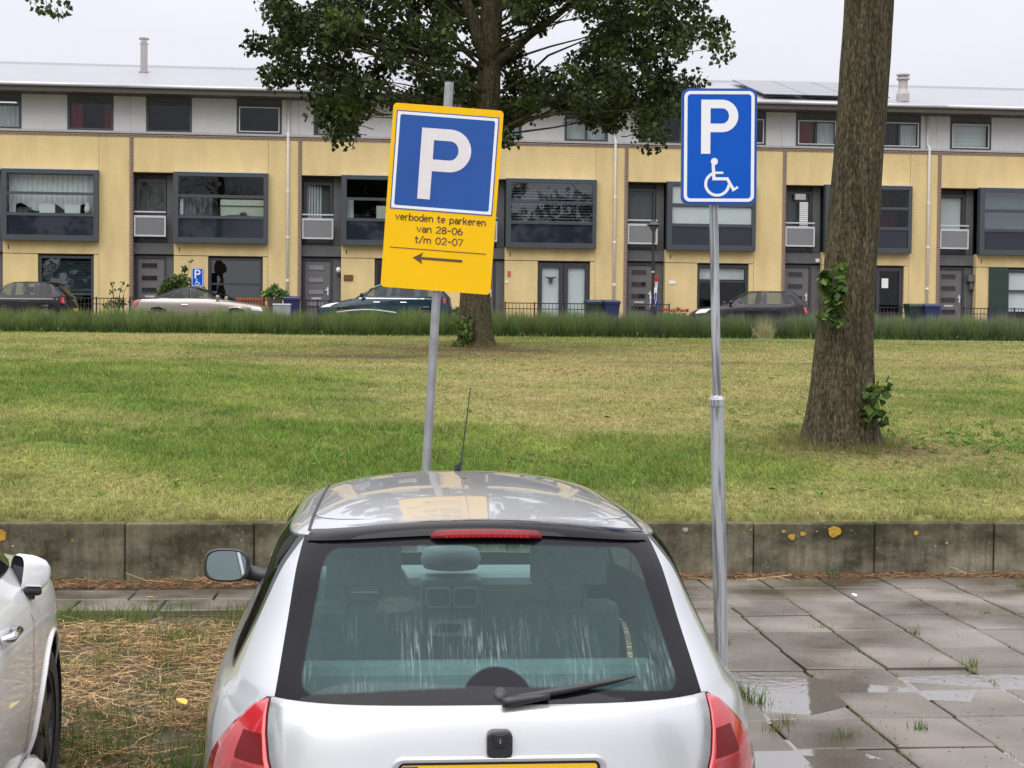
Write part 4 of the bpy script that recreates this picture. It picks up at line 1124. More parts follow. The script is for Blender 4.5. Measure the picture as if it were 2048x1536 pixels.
# third tree: its trunk is out of frame on the left, one spray hangs into the picture
T3 = thing('poplar_tree', 'poplar left of the picture, only a leafy spray hangs into the upper corner', 'tree', (0, 0, 0))
ax3 = [(-10.6, 22.5, 1.2), (-10.5, 22.5, 4.0), (-10.4, 22.5, 8.0), (-10.3, 22.5, 12.0)]
V, F = trunk_mesh(ax3, [0.30, 0.26, 0.2, 0.08], 0.4, 0.6, 5, 2.2, n=40, step=0.2)
tri_mesh('trunk', V, F, M['bark'], None, T3, smooth=True)
cl3 = []
while len(cl3) < 50:
    x, y, z = random.uniform(-2.6, 2.6), random.uniform(-2.8, 2.8), random.uniform(7.6, 12.5)
    if (x / 2.6) ** 2 + (y / 2.8) ** 2 + ((z - 10) / 2.6) ** 2 < 1: cl3.append((x - 10.6, y + 22.5, z))
crown(T3, axis_of(ax3, 6.2), cl3, 0.085, 60, seed=500)
mb = MB(); limb(mb, (-10.4, 22.5, 7.2), (-7.0, 22.0, 6.9), 0.05, 0.012, 0.05, 6, 7, 0.08, 9); mb.build('limb', M['bark'], T3, smooth=True)
V, F, C_ = leaf_cloud([(-6.78, 22, 6.72), (-6.5, 22, 6.76), (-6.62, 22, 6.55), (-6.45, 22, 6.48), (-6.75, 22, 6.5), (-6.9, 22, 6.75), (-6.38, 22, 6.62)], [0.2, 0.17, 0.15, 0.1, 0.11, 0.12, 0.1], [34, 28, 22, 14, 14, 14, 12], 0.085, (0.030, 0.046, 0.014))
o = tri_mesh('spray', V, F, M['leaf'], C_, T3); o['kind'] = 'stuff'

# ------------------------------------------------------------------ blades (grass, hedge, straw)
def blades(pos, h, w, lean, azim=None):
    """one triangle per blade; pos (N,3), h/w/lean (N,)"""
    N = len(pos)
    a = rng.uniform(0, 2 * PI, N) if azim is None else azim
    f = rng.uniform(0, PI, N)                                   # facing of the blade's flat side
    side = np.stack([np.cos(f), np.sin(f) * 0.6, np.zeros(N)], 1) * (w * 0.5)[:, None]
    tip = pos + np.stack([np.cos(a) * lean, np.sin(a) * lean, h], 1)
    V = np.stack([pos - side, pos + side, tip], 1).reshape(-1, 3)
    return V, np.arange(3 * N, dtype=np.int32).reshape(-1, 3)

def fan(n, y0, y1, power, margin=1.0):
    """random ground points inside the view wedge, denser near the camera"""
    u = rng.random(n); y = (y0 ** (1 - power) + u * (y1 ** (1 - power) - y0 ** (1 - power))) ** (1 / (1 - power))
    return rng.uniform(-1, 1, n) * (y * 0.345 + margin), y

x, y = fan(340000, 11.75, 46.2, 1.55)
k = y > wall_y(x) + 0.035 + 0.06 * np.clip(fbm(x, y * 0, 3.0, 8) + 0.3, 0, 1)
x, y = x[k], y[k]
tint, bare = lawn_tint(x, y)
keep = rng.random(len(x)) > bare * 0.97
# a few ragged thin spots
keep &= (fbm(x, y, 4.0, 11) > -0.55)
x, y, tint = x[keep], y[keep], tint[keep]
N = len(x)
lush = np.clip(0.5 + 0.6 * fbm(x, y, 1.9, 4) + 0.35 * fbm(x, y, 6.5, 8), 0.05, 1.4)
green = tint[:, 1] - tint[:, 0]
h = (0.016 + 0.022 * lush + np.clip(green, 0, 0.1) * 0.25) * rng.uniform(0.5, 1.5, N) + 0.0004 * y
edge = np.exp(-((y - wall_y(x) - 0.14) / 0.12) ** 2)
h *= 1 + 0.7 * edge
w = 0.0038 + 0.00036 * y
lean = h * np.abs(rng.normal(0, 0.75, N))
pos = np.stack([x, y, lawn_z(x, y) - 0.004], 1)
V, F = blades(pos, h, w, lean)
dead = rng.random(N) < 0.14
clump = 0.88 + 0.26 * fbm(x, y * 0.8, 5.5, 31) + 0.28 * fbm(x, y * 0.7, 14.0, 37)
c = tint * rng.uniform(0.6, 1.45, (N, 1)) * np.clip(clump, 0.32, 1.5)[:, None]
c[dead] = np.array((0.36, 0.29, 0.14)) * rng.uniform(0.6, 1.1, (dead.sum(), 1))
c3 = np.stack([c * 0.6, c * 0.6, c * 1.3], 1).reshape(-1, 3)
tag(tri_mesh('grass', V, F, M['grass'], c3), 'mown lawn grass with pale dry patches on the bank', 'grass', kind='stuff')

# broad-leaved weeds in the lawn
def rosettes(name, pts, size, n_leaf, tone, label, cat, z_fn):
    P = []
    A = []
    for (px, py, s) in pts:
        for k in range(n_leaf):
            P.append((px, py, z_fn(px, py), s)); A.append(2 * PI * k / n_leaf + random.uniform(-0.3, 0.3))
    P = np.array(P); A = np.array(A); N = len(P)
    L = size * P[:, 3] * rng.uniform(0.6, 1.2, N)
    t = np.stack([np.cos(A), np.sin(A), rng.uniform(0.3, 1.1, N)], 1); s = np.stack([-np.sin(A), np.cos(A), np.zeros(N)], 1)
    a = P[:, :3]; b = a + t * (L * 0.5)[:, None] + s * (L * 0.17)[:, None]; c = a + t * L[:, None] * np.array((1, 1, 0.8)); d = a + t * (L * 0.5)[:, None] - s * (L * 0.17)[:, None]
    V = np.stack([a, b, c, d], 1).reshape(-1, 3); i0 = np.arange(N) * 4
    F = np.concatenate([np.stack([i0, i0 + 1, i0 + 2], 1), np.stack([i0, i0 + 2, i0 + 3], 1)])
    C_ = np.repeat(np.array(tone) * rng.uniform(0.6, 1.4, (N, 1)), 4, axis=0)
    return tag(tri_mesh(name, V, F, M['grass'], C_), label, cat, kind='stuff')
wx, wy = fan(260, 12.6, 44, 1.2)
pts = [(a, b, random.uniform(0.5, 1.5)) for a, b in zip(wx, wy) if b > wall_y(a) + 0.3]
pts += [(random.gauss(5.2, 0.6), random.gauss(16.2, 0.7), random.uniform(0.7, 1.6)) for _ in range(150)] + [(random.gauss(3.9, 0.5), random.gauss(15.3, 0.4), 1.0) for _ in range(30)]
rosettes('lawn_weeds', pts, 0.055, 7, (0.13, 0.24, 0.045), 'broad leaved weeds scattered through the lawn', 'weeds', lambda a, b: float(lawn_z(a, b)))

# ------------------------------------------------------------------ lavender hedge
N = 95000
x = rng.uniform(-17.5, 17.8, N); y = 45.55 + 0.02 * x + rng.uniform(0, 1.5, N)
base = lawn_z(x, np.clip(y, 12, 47.6)) - 0.02
bush = 0.5 + 0.5 * np.sin(x * 2 * PI / 0.9 + 2.2 * np.sin(x * 0.7)) * 0.6 + 0.5 * fbm(x, y * 0.4, 1.7, 6)
hh = (0.58 + 0.24 * bush) * rng.uniform(0.55, 1.12, N) * (0.75 + 0.25 * np.clip((y - 45.5) / 0.5, 0, 1))
flower = rng.random(N) < 0.30
hh[flower] *= 1.14
V, F = blades(np.stack([x, y, base], 1), hh, np.where(flower, 0.016, 0.026), hh * np.abs(rng.normal(0, 0.33, N)))
purple = np.clip((x + 1.5) / 10, 0, 1)[:, None] * np.clip(0.75 + 0.6 * fbm(x, y, 0.8, 4), 0, 1)[:, None]
leafc = np.array((0.105, 0.162, 0.042)) * (0.55 + 0.8 * np.clip(bush, 0, 1)[:, None]) * rng.uniform(0.6, 1.4, (N, 1))
dry = (fbm(x, y, 1.1, 15) > 0.42)[:, None] * (rng.random((N, 1)) < 0.5)
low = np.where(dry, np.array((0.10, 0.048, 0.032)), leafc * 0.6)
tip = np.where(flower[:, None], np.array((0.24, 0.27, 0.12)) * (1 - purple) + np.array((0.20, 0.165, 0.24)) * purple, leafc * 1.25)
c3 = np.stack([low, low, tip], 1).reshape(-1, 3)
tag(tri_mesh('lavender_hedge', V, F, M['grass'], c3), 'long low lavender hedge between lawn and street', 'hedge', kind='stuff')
N = 7000                                                          # low leafy weeds at the hedge foot
x = rng.uniform(-17, 17, N); y = 45.5 + 0.02 * x + rng.normal(0, 0.08, N)
V, F = blades(np.stack([x, y, lawn_z(x, y) - 0.01], 1), rng.uniform(0.05, 0.22, N), np.full(N, 0.05), rng.uniform(0, 0.12, N))
c = np.array((0.05, 0.095, 0.02)) * rng.uniform(0.4, 1.7, (N, 1))
wh = rng.random(N) < 0.012; c[wh] = (0.5, 0.5, 0.42)
tag(tri_mesh('hedge_weeds', V, F, M['grass'], np.repeat(c, 3, axis=0)), 'leafy weeds along the foot of the lavender hedge', 'weeds', kind='stuff')
tf = thing('dry_grass_tuft', 'pale dry ornamental grass tuft growing out of the hedge', 'grass', (7.45, 45.5, 1.93))
N = 420; a = rng.uniform(0, 2 * PI, N); hh = rng.uniform(0.25, 0.68, N)
V, F = blades(rng.normal(0, 0.10, (N, 3)) * np.array((1, 0.6, 0)), hh, np.full(N, 0.016), rng.uniform(0.05, 0.34, N), a)
o = tri_mesh('blades', V, F, M['straw'], np.repeat(np.array((0.42, 0.40, 0.22)) * rng.uniform(0.6, 1.2, (N, 1)), 3, axis=0), tf); o['kind'] = 'stuff'
fs = MB()
arc = [Vector((-5.3 + 1.75 * t, 46.6, 2.60 + 0.10 * math.sin(PI * min(1, t * 0.9 + 0.05)))) for t in np.linspace(0, 1, 26)]
fs.tube(arc, 0.012, 5)
for p in arc[::1]:
    fs.ball((p.x, p.y, p.z + 0.01), 0.035, 0.02, 0.022, 6)
tag(fs.build('flower_spray', M['curtain_white'], smooth=True), 'long white flower spray arching over the hedge', 'flower')
# ------------------------------------------------------------------ signs
def arc_pts(cx, cz, rx, rz, a0, a1, n=12):
    return [(cx + rx * math.cos(R(a0 + (a1 - a0) * i / n)), cz + rz * math.sin(R(a0 + (a1 - a0) * i / n))) for i in range(n + 1)]
def rrect(x0, x1, z0, z1, r, n=6):
    return arc_pts(x1 - r, z0 + r, r, r, -90, 0, n) + arc_pts(x1 - r, z1 - r, r, r, 0, 90, n) + arc_pts(x0 + r, z1 - r, r, r, 90, 180, n) + arc_pts(x0 + r, z0 + r, r, r, 180, 270, n)
def ring_strip(mb, outer, inner, y0, y1):
    """closed band between two outlines of equal point count, with thickness"""
    n = len(outer)
    vs = [(p[0], y0, p[1]) for p in outer] + [(p[0], y0, p[1]) for p in inner] + [(p[0], y1, p[1]) for p in outer] + [(p[0], y1, p[1]) for p in inner]
    fs = []
    for i in range(n):
        j = (i + 1) % n
        fs += [(i, j, n + j, n + i), (i, 2 * n + i, 2 * n + j, j), (n + i, n + j, 3 * n + j, 3 * n + i)]
    return mb.add(vs, fs)
def letter_P(mb, x0, z0, w, h, s, y0, y1):
    """stem + bowl, stroke s"""
    mb.prism([(x0, z0), (x0 + s, z0), (x0 + s, z0 + h), (x0, z0 + h)], y0, y1)
    bh = h * 0.60; rz = bh / 2; cz = z0 + h - rz; rx = rz * 1.0; sx = x0 + w - rx
    o = [(x0 + s, z0 + h - bh), (sx, z0 + h - bh)] + arc_pts(sx, cz, rx, rz, -90, 90, 16)[1:-1] + [(sx, z0 + h), (x0 + s, z0 + h)]
    i = [(x0 + s, z0 + h - bh + s * 0.92), (sx, z0 + h - bh + s * 0.92)] + arc_pts(sx, cz, rx - s, rz - s * 0.92, -90, 90, 16)[1:-1] + [(sx, z0 + h - s * 0.92), (x0 + s, z0 + h - s * 0.92)]
    n = len(o); vs, fs = [], []
    for yy in (y0, y1):
        vs += [(p[0], yy, p[1]) for p in o] + [(p[0], yy, p[1]) for p in i]
    for k in range(n - 1):
        fs += [(k, k + 1, n + k + 1, n + k), (k, 2 * n + k, 2 * n + k + 1, k + 1), (n + k, n + k + 1, 3 * n + k + 1, 3 * n + k)]
    mb.add(vs, fs)
def stroke(mb, pts, w, y0, y1, closed=False):
    """flat pen stroke with round ends along (x, z) points"""
    P = [Vector((p[0], p[1])) for p in pts]; L, Rr = [], []
    n = len(P)
    for i in range(n):
        if closed: a, b = P[i - 1], P[(i + 1) % n]
        else: a, b = P[max(i - 1, 0)], P[min(i + 1, n - 1)]
        t = (b - a).normalized(); q = Vector((-t.y, t.x)) * w / 2
        L.append(P[i] + q); Rr.append(P[i] - q)
    m = n if closed else n - 1
    vs = [(p.x, y0, p.y) for p in L] + [(p.x, y0, p.y) for p in Rr] + [(p.x, y1, p.y) for p in L] + [(p.x, y1, p.y) for p in Rr]
    fs = []
    for i in range(m):
        j = (i + 1) % n
        fs += [(n + i, n + j, j, i), (i, j, 2 * n + j, 2 * n + i), (n + j, n + i, 3 * n + i, 3 * n + j)]
    mb.add(vs, fs)
    if not closed:
        for p in (P[0], P[-1]):
            mb.prism([(p.x + w / 2 * math.cos(2 * PI * k / 8), p.y + w / 2 * math.sin(2 * PI * k / 8)) for k in range(8)], y0 - 0.00003, y1)
G = {}
def ell(cx, cz, rx, rz, a0=0, a1=360, n=14): return arc_pts(cx, cz, rx, rz, a0, a1, n)
G['v'] = (0.5, [[(0, .6), (.25, 0), (.5, .6)]])
G['e'] = (0.5, [[(0.02, .32), (.48, .32)] + ell(.25, .3, .24, .3, 5, 300)])
G['r'] = (0.34, [[(0, 0), (0, .6)], [(0, .38)] + ell(.2, .38, .2, .22, 180, 60, 6)])
G['b'] = (0.5, [[(0, 0), (0, .9)], ell(.25, .3, .25, .3)])
G['o'] = (0.5, [ell(.25, .3, .25, .3)])
G['d'] = (0.5, [[(.5, 0), (.5, .9)], ell(.25, .3, .25, .3)])
G['n'] = (0.46, [[(0, 0), (0, .6)], [(0, .36)] + ell(.23, .36, .23, .24, 180, 0, 8) + [(.46, 0)]])
G['t'] = (0.34, [[(.12, .85), (.12, .15)] + ell(.27, .15, .15, .15, 180, 280, 5), [(-.04, .6), (.32, .6)]])
G['p'] = (0.5, [[(0, -.28), (0, .6)], ell(.25, .3, .25, .3)])
G['a'] = (0.46, [ell(.23, .6 - .2, .2, .2, 150, 0, 7) + [(.45, 0)], ell(.23, .17, .22, .17)])
G['k'] = (0.46, [[(0, 0), (0, .9)], [(.42, .6), (.02, .25)], [(.16, .38), (.46, 0)]])
G['m'] = (0.78, [[(0, 0), (0, .6)], [(0, .4)] + ell(.19, .4, .19, .2, 180, 0, 7) + [(.38, 0)], [(.38, .4)] + ell(.58, .4, .2, .2, 180, 0, 7) + [(.78, 0)]])
G['/'] = (0.4, [[(0, -.05), (.4, .95)]])
G['-'] = (0.42, [[(.04, .42), (.38, .42)]])
G['0'] = (0.56, [ell(.28, .44, .28, .44, 0, 360, 18)])
G['2'] = (0.54, [ell(.27, .63, .25, .25, 160, -40, 9) + [(0, 0), (.54, 0)]])
G['8'] = (0.54, [ell(.27, .66, .22, .22), ell(.27, .22, .27, .22)])
G['6'] = (0.54, [ell(.27, .25, .26, .25), ell(.42, .25, .41, .62, 180, 105, 7)])
G['7'] = (0.5, [[(0, .88), (.5, .88), (.18, 0)]])
def text(mb, s, cx, z, size, w, y0, y1, gap=0.16, width=None):
    tot = sum((0.32 if ch == ' ' else G[ch][0]) + gap for ch in s) - gap
    sx = size if width is None else width / tot
    x = cx - tot * sx / 2
    for ch in s:
        if ch == ' ':
            x += (0.32 + gap) * sx; continue
        for pl in G[ch][1]:
            stroke(mb, [(x + p[0] * sx, z + p[1] * size) for p in pl], w, y0, y1)
        x += (G[ch][0] + gap) * sx
def words(parent, s, cx, z, size, w, y0, y1, width, gap=0.16):
    """each word of a line is its own part"""
    adv = lambda q: sum((0.32 if ch == ' ' else G[ch][0]) + gap for ch in q)
    sx = width / (adv(s) - gap); x = cx - width / 2
    for wd in s.split(' '):
        ww = (adv(wd) - gap) * sx
        m = MB(); text(m, wd, x + ww / 2, z, size, w, y0, y1, width=ww); m.build('lettering', M['sign_ink'], parent)
        x += adv(wd + ' ') * sx
def wheelchair(mb, cx, z0, s, y0, y1):
    """seated figure in a wheelchair, s = height"""
    q = lambda u, v: (cx + u * s, z0 + v * s)
    mb.prism([q(-.10 + .095 * math.cos(2 * PI * k / 18), .90 + .095 * math.sin(2 * PI * k / 18)) for k in range(18)], y0, y1)
    stroke(mb, [q(-.13, .80), q(-.11, .46)], .085 * s, y0, y1)
    mb.prism([q(-.15, .40), q(.28, .40), q(.28, .48), q(-.15, .48)], y0 - 0.0001, y1)
    mb.prism([q(-.08, .57), q(.14, .57), q(.14, .63), q(-.08, .63)], y0 - 0.0002, y1)
    mb.prism([q(.20, .44), q(.40, .10), q(.47, .14), q(.28, .46)], y0 - 0.0003, y1)
    mb.prism([q(.38, .10), q(.55, .19), q(.52, .25), q(.40, .17)], y0 - 0.0004, y1)
    stroke(mb, [(cx + s * (-.02 + .31 * math.cos(R(a))), z0 + s * (.30 + .30 * math.sin(R(a)))) for a in np.linspace(118, 352, 26)], .075 * s, y0, y1)

M['sign_yellow'] = mat('yellow sign film', (0.80, 0.47, 0.005), 0.5, var=0.05, scale=4, spec=0.15)
M['sign_blue_matt'] = mat('faded blue sign film', (0.022, 0.085, 0.32), 0.5, var=0.12, scale=3, spec=0.2)
M['sign_blue'] = mat('bright blue sign film', (0.0, 0.075, 0.42), 0.4, spec=0.2)
M['sign_rim'] = mat('blue sign rim', (0.012, 0.06, 0.27), 0.4)
M['sign_white'] = mat('white reflective film', (0.66, 0.63, 0.63), 0.4, var=0.06, scale=20)
M['sign_white2'] = mat('white sign film', (0.70, 0.71, 0.72), 0.4)
M['sign_grey'] = mat('grey sign back', (0.3, 0.3, 0.31), 0.4, metal=0.5)
M['sign_ink'] = mat('brown black sign ink', (0.085, 0.045, 0.022), 0.5)

# yellow temporary no-parking sign, post and panel lean together
YS = thing('temporary_parking_sign', 'yellow temporary no parking sign with a white P on blue, leaning on its galvanised post', 'sign', (-0.537, 8.50, -0.06))
YS.rotation_euler = (R(1.2), R(3.05), 0)
po = MB(); po.tube([(0, 0, 0), (0, 0, 3.385)], 0.0242, 20); po.build('post', M['galv_plain'], YS, smooth=False)
po_cap = MB().cyl(0, 0, 3.386, 3.392, 0.0245, 16).build('post_cap', M['black_plastic'], YS)
pn = link(bpy.data.objects.new('panel', MB().prism(rrect(-0.30, 0.30, -0.5, 0.5, 0.022), -0.004, 0.0).mesh('panel', M['sign_yellow'])), YS)
pn.location = (-0.0, -0.033, 2.75)
pn.rotation_euler = (0, R(0.75), 0)
y0, y1 = -0.0058, -0.0041
m = MB(); ring_strip(m, rrect(-0.279, 0.279, -0.072, 0.462, 0.004), rrect(-0.2735, 0.2735, -0.0665, 0.4565, 0.003), y0, y1); m.build('panel_border', M['sign_blue_matt'], pn)
m = MB(); ring_strip(m, rrect(-0.2733, 0.2733, -0.0663, 0.4563, 0.003), rrect(-0.258, 0.258, -0.051, 0.441, 0.012), y0, y1); m.build('panel_border', M['sign_white2'], pn)
MB().prism(rrect(-0.2578, 0.2578, -0.0508, 0.4408, 0.012), y0 + 0.0003, y1).build('blue_field', M['sign_blue_matt'], pn)
m = MB(); letter_P(m, -0.135, -0.008, 0.275, 0.385, 0.069, -0.0072, -0.0056); m.build('letter', M['sign_white'], pn)
words(pn, 'verboden te parkeren', 0.0, -0.128, 0.039, 0.0058, y0, y1, 0.49)
words(pn, 'van 28-06', 0.0, -0.187, 0.039, 0.0058, y0, y1, 0.248)
words(pn, 't/m 02-07', 0.0, -0.246, 0.039, 0.0058, y0, y1, 0.258)
MB().box(-0.262, 0.262, y0, y1, -0.283, -0.279).build('rule', M['sign_ink'], pn)
m = MB(); m.prism([(-0.10, -0.336), (0.135, -0.336), (0.135, -0.322), (-0.10, -0.322)], y0, y1); m.prism([(-0.135, -0.329), (-0.082, -0.360), (-0.092, -0.329), (-0.082, -0.298)], y0 - 0.0002, y1); m.build('arrow', M['sign_ink'], pn)
for zz in (3.05, 2.45):
    b = MB(); b.lathe([(0.0255, -0.02), (0.030, -0.02), (0.030, 0.02), (0.0255, 0.02)], 16, (0, 0, zz)); b.box(-0.04, 0.04, -0.028, -0.022, zz - 0.02, zz + 0.02); b.build('clamp', M['galv_plain'], YS)

def blue_sign(parent, w, h, y, depth, full=True):
    """folded rectangular panel with white border, P and wheelchair; origin at its centre"""
    p = link(bpy.data.objects.new('panel', MB().prism(rrect(-w / 2, w / 2, -h / 2, h / 2, 0.1 * w, 8), -depth, 0).mesh('panel', M['sign_rim'])), parent)
    k = w / 0.40
    f = -depth
    MB().prism(rrect(-w / 2 + 0.008 * k, w / 2 - 0.008 * k, -h / 2 + 0.008 * k, h / 2 - 0.008 * k, 0.036 * k, 8), f - 0.0015, f - 0.0002).build('blue_field', M['sign_blue'], p)
    m = MB(); ring_strip(m, rrect(-w / 2 + 0.014 * k, w / 2 - 0.014 * k, -h / 2 + 0.014 * k, h / 2 - 0.014 * k, 0.032 * k, 8), rrect(-w / 2 + 0.031 * k, w / 2 - 0.031 * k, -h / 2 + 0.031 * k, h / 2 - 0.031 * k, 0.018 * k, 8), f - 0.003, f - 0.0014)
    m.build('panel_border', M['sign_white2'], p)
    m = MB(); letter_P(m, -0.096 * k, h * 0.5 - 0.345 * k, 0.196 * k, 0.285 * k, 0.049 * k, f - 0.003, f - 0.0014); m.build('letter', M['sign_white2'], p)
    m = MB(); wheelchair(m, -0.005 * k, -h * 0.5 + 0.048 * k, 0.198 * k, f - 0.003, f - 0.0014); m.build('wheelchair_symbol', M['sign_white2'], p)
    return p
BS = thing('disabled_parking_sign', 'blue disabled parking sign on a wet two-stage galvanised post beside the silver car', 'sign', (1.153, 8.28, 0.0))
BS.rotation_euler = (0, R(-1.75), 0)
m = MB(); m.tube([(0, 0, -0.1), (0, 0, 1.59), (0, 0, 1.60)], [0.0375, 0.0375, 0.037], 24); m.build('lower_post', M['galv'], BS, smooth=False)
m = MB(); m.lathe([(0.037, 1.575), (0.0415, 1.577), (0.0415, 1.612), (0.037, 1.62), (0.026, 1.635)], 24); m.build('collar', M['galv'], BS)
m = MB(); m.tube([(0, 0, 1.60), (0, 0, 3.20)], 0.024, 20); m.build('upper_post', M['galv'], BS, smooth=False)
p = blue_sign(BS, 0.402, 0.615, 0, 0.022); p.location = (0.028, -0.03, 2.962); p.rotation_euler = (0, R(1.75 - 0.35), 0)
for zz in (3.12, 2.80):
    b = MB(); b.lathe([(0.0255, -0.02), (0.030, -0.02), (0.030, 0.02), (0.0255, 0.02)], 16, (0, 0, zz)); b.build('clamp', M['galv_plain'], BS)

PS = thing('disabled_parking_sign', 'small far blue disabled parking sign behind the silver convertible', 'sign', (-11.16, 54.6, 2.14))
m = MB(); m.tube([(0, 0, 0), (0, 0, 1.95)], 0.03, 12); m.build('post', M['galv_plain'], PS)
p = blue_sign(PS, 0.43, 0.66, 0, 0.03); p.location = (0, -0.04, 1.79)

# ------------------------------------------------------------------ street furniture in front of the houses
def facade_pt(x, off):
    """point off metres in front of the facade at world x (roughly)"""
    return (x, 58.0 + math.tan(YAW) * x - off)
LP = thing('street_lamp', 'black street lamp with a conical hood in front of the balcony', 'street lamp', (4.72, 52.0, 2.12))
m = MB(); m.tube([(0, 0, 0), (0, 0, 0.9), (0, 0, 0.92), (0, 0, 3.42)], [0.075, 0.07, 0.05, 0.04], 14); m.build('pole', M['black_metal'], LP, smooth=False)
m = MB(); m.lathe([(0.045, 2.02), (0.052, 2.02), (0.052, 2.07), (0.045, 2.07)], 14); m.build('pole_band', M['ring_yellow'], LP)
m = MB(); m.lathe([(0.04, 3.40), (0.07, 3.42), (0.17, 3.58), (0.16, 3.60), (0.02, 3.61)], 18); m.build('lantern_glass', M['dark_panel'], LP)
m = MB(); m.lathe([(0.235, 3.60), (0.24, 3.62), (0.09, 3.73), (0.07, 3.79), (0.005, 3.81)], 18); m.lathe([(0.235, 3.60), (0.01, 3.605)], 18); m.build('hood', M['black_metal'], LP)

FL = thing('furled_flag', 'furled red white and blue flag on a pole leaning by the grey door', 'flag', (5.25, 57.7, 2.32))
m = MB(); m.tube([(0, 0, 0.3), (0.16, 0.05, 2.15)], 0.014, 8); m.build('pole', M['wood_sign'], FL)
def cloth(name, pts, m_):
    G_ = []
    for (xa, xb, z, ph) in pts:
        G_.append([(xa + (xb - xa) * i / 8, -0.04 - 0.03 * math.sin(i * 1.7 + ph), z) for i in range(9)])
    o = MB().grid(G_).build(name, M[m_], FL, smooth=True)
    s = o.modifiers.new('thick', 'SOLIDIFY'); s.thickness = 0.008
cloth('red_stripe', [(0.08, 0.16, 1.95, 0), (0.05, 0.16, 1.82, 0.4), (0.03, 0.13, 1.66, 0.7), (0.02, 0.08, 1.5, 1)], 'flag_red')
cloth('white_stripe', [(0.02, 0.16, 1.72, 0.3), (-0.05, 0.14, 1.4, 0.5), (-0.12, 0.12, 1.0, 0.9), (-0.17, 0.02, 0.55, 1.3)], 'flag_white')
cloth('blue_stripe', [(0.06, 0.15, 1.30, 0.3), (-0.03, 0.17, 1.05, 0.5), (-0.08, 0.17, 0.75, 0.9), (-0.10, 0.13, 0.42, 1.3)], 'flag_blue')

def bin_(x, off, body, lid, label, h=1.06, tilt=0.0):
    px, py = facade_pt(x, off)
    t = thing('wheelie_bin', label, 'bin', (px, py, 2.27), YAW + tilt, 'wheelie bins in front of the houses')
    b = MB(); z1 = h * 0.9
    a, c = 0.23, 0.29
    b.add([(-a, -a, 0.06), (a, -a, 0.06), (a, a, 0.06), (-a, a, 0.06), (-c, -c - 0.05, z1), (c, -c - 0.05, z1), (c, c, z1), (-c, c, z1)], [(0, 3, 2, 1), (4, 5, 6, 7), (0, 1, 5, 4), (1, 2, 6, 5), (2, 3, 7, 6), (3, 0, 4, 7)])
    b.box(-c - 0.015, c + 0.015, -c - 0.065, c + 0.01, z1 - 0.07, z1 - 0.01)
    b.build('body', M[body], t, bevel=0.012)
    l = MB(); l.add([(-c - .03, -c - .09, z1), (c + .03, -c - .09, z1), (c + .03, c + .04, z1), (-c - .03, c + .04, z1), (-c, -c - .04, z1 + .06), (c, -c - .04, z1 + .06), (c, c, z1 + .10), (-c, c, z1 + .10)], [(0, 3, 2, 1), (4, 5, 6, 7), (0, 1, 5, 4), (1, 2, 6, 5), (2, 3, 7, 6), (3, 0, 4, 7)])
    l.build('lid', M[lid], t, bevel=0.015)
    for s in (-1, 1):
        MB().lathe([(0.005, -0.03), (0.1, -0.03), (0.1, 0.03), (0.005, 0.03)], 14, (s * 0.25, 0.24, 0.1), 'X').build('wheel', M['rubber'], t)
    MB().tube([(-0.2, c + 0.08, z1 - 0.02), (0.2, c + 0.08, z1 - 0.02)], 0.016, 8).build('handle', M[body], t)
bin_(-7.93, 1.9, 'bin_blue', 'bin_blue', 'navy blue wheelie bin beside the tall brown planter')
bin_(2.95, 1.7, 'bin_green', 'bin_blue', 'dark green wheelie bin by the white double doors')
bin_(3.56, 1.9, 'bin_blue', 'bin_blue', 'navy blue wheelie bin below the downpipe, next to a green bin', tilt=0.15)
bin_(15.05, 1.7, 'bin_green', 'bin_green', 'dark green wheelie bin right of the thick tree trunk')
bin_(15.62, 1.95, 'bin_blue', 'bin_blue', 'bright navy wheelie bin before the rightmost front door', tilt=-0.1)

px, py = facade_pt(-8.52, 1.9)
PL = thing('planter', 'tall dark brown planter with a bushy green plant by the downpipe', 'planter', (px, py, 2.27), YAW)
b = MB(); b.add([(-.19, -.19, 0), (.19, -.19, 0), (.19, .19, 0), (-.19, .19, 0), (-.25, -.25, .95), (.25, -.25, .95), (.25, .25, .95), (-.25, .25, .95)], [(0, 3, 2, 1), (4, 5, 6, 7), (0, 1, 5, 4), (1, 2, 6, 5), (2, 3, 7, 6), (3, 0, 4, 7)]); b.build('pot', M['planter'], PL)
V, F, C_ = leaf_cloud([(-.3, 0, 1.12), (0, 0, 1.25), (.3, 0, 1.12), (0.1, -.1, 1.1), (-.15, -.1, 1.15), (0, 0, 1.42)], [.2, .25, .2, .22, .2, .12], [120, 150, 120, 110, 110, 40], 0.11, (0.07, 0.12, 0.028), light=(0.17, 0.24, 0.06))
o = tri_mesh('foliage', V, F, M['leaf'], C_, PL); o['kind'] = 'stuff'
CB = thing('utility_cabinet', 'grey utility cabinet with a white lid behind the hedge', 'cabinet', (-7.43, 49.6, 2.05), 0.05)
MB().box(-0.27, 0.27, -0.17, 0.17, 0, 0.83).build('body', M['cabinet'], CB); MB().box(-0.285, 0.285, -0.185, 0.185, 0.832, 0.875).build('lid', M['cabinet_top'], CB)

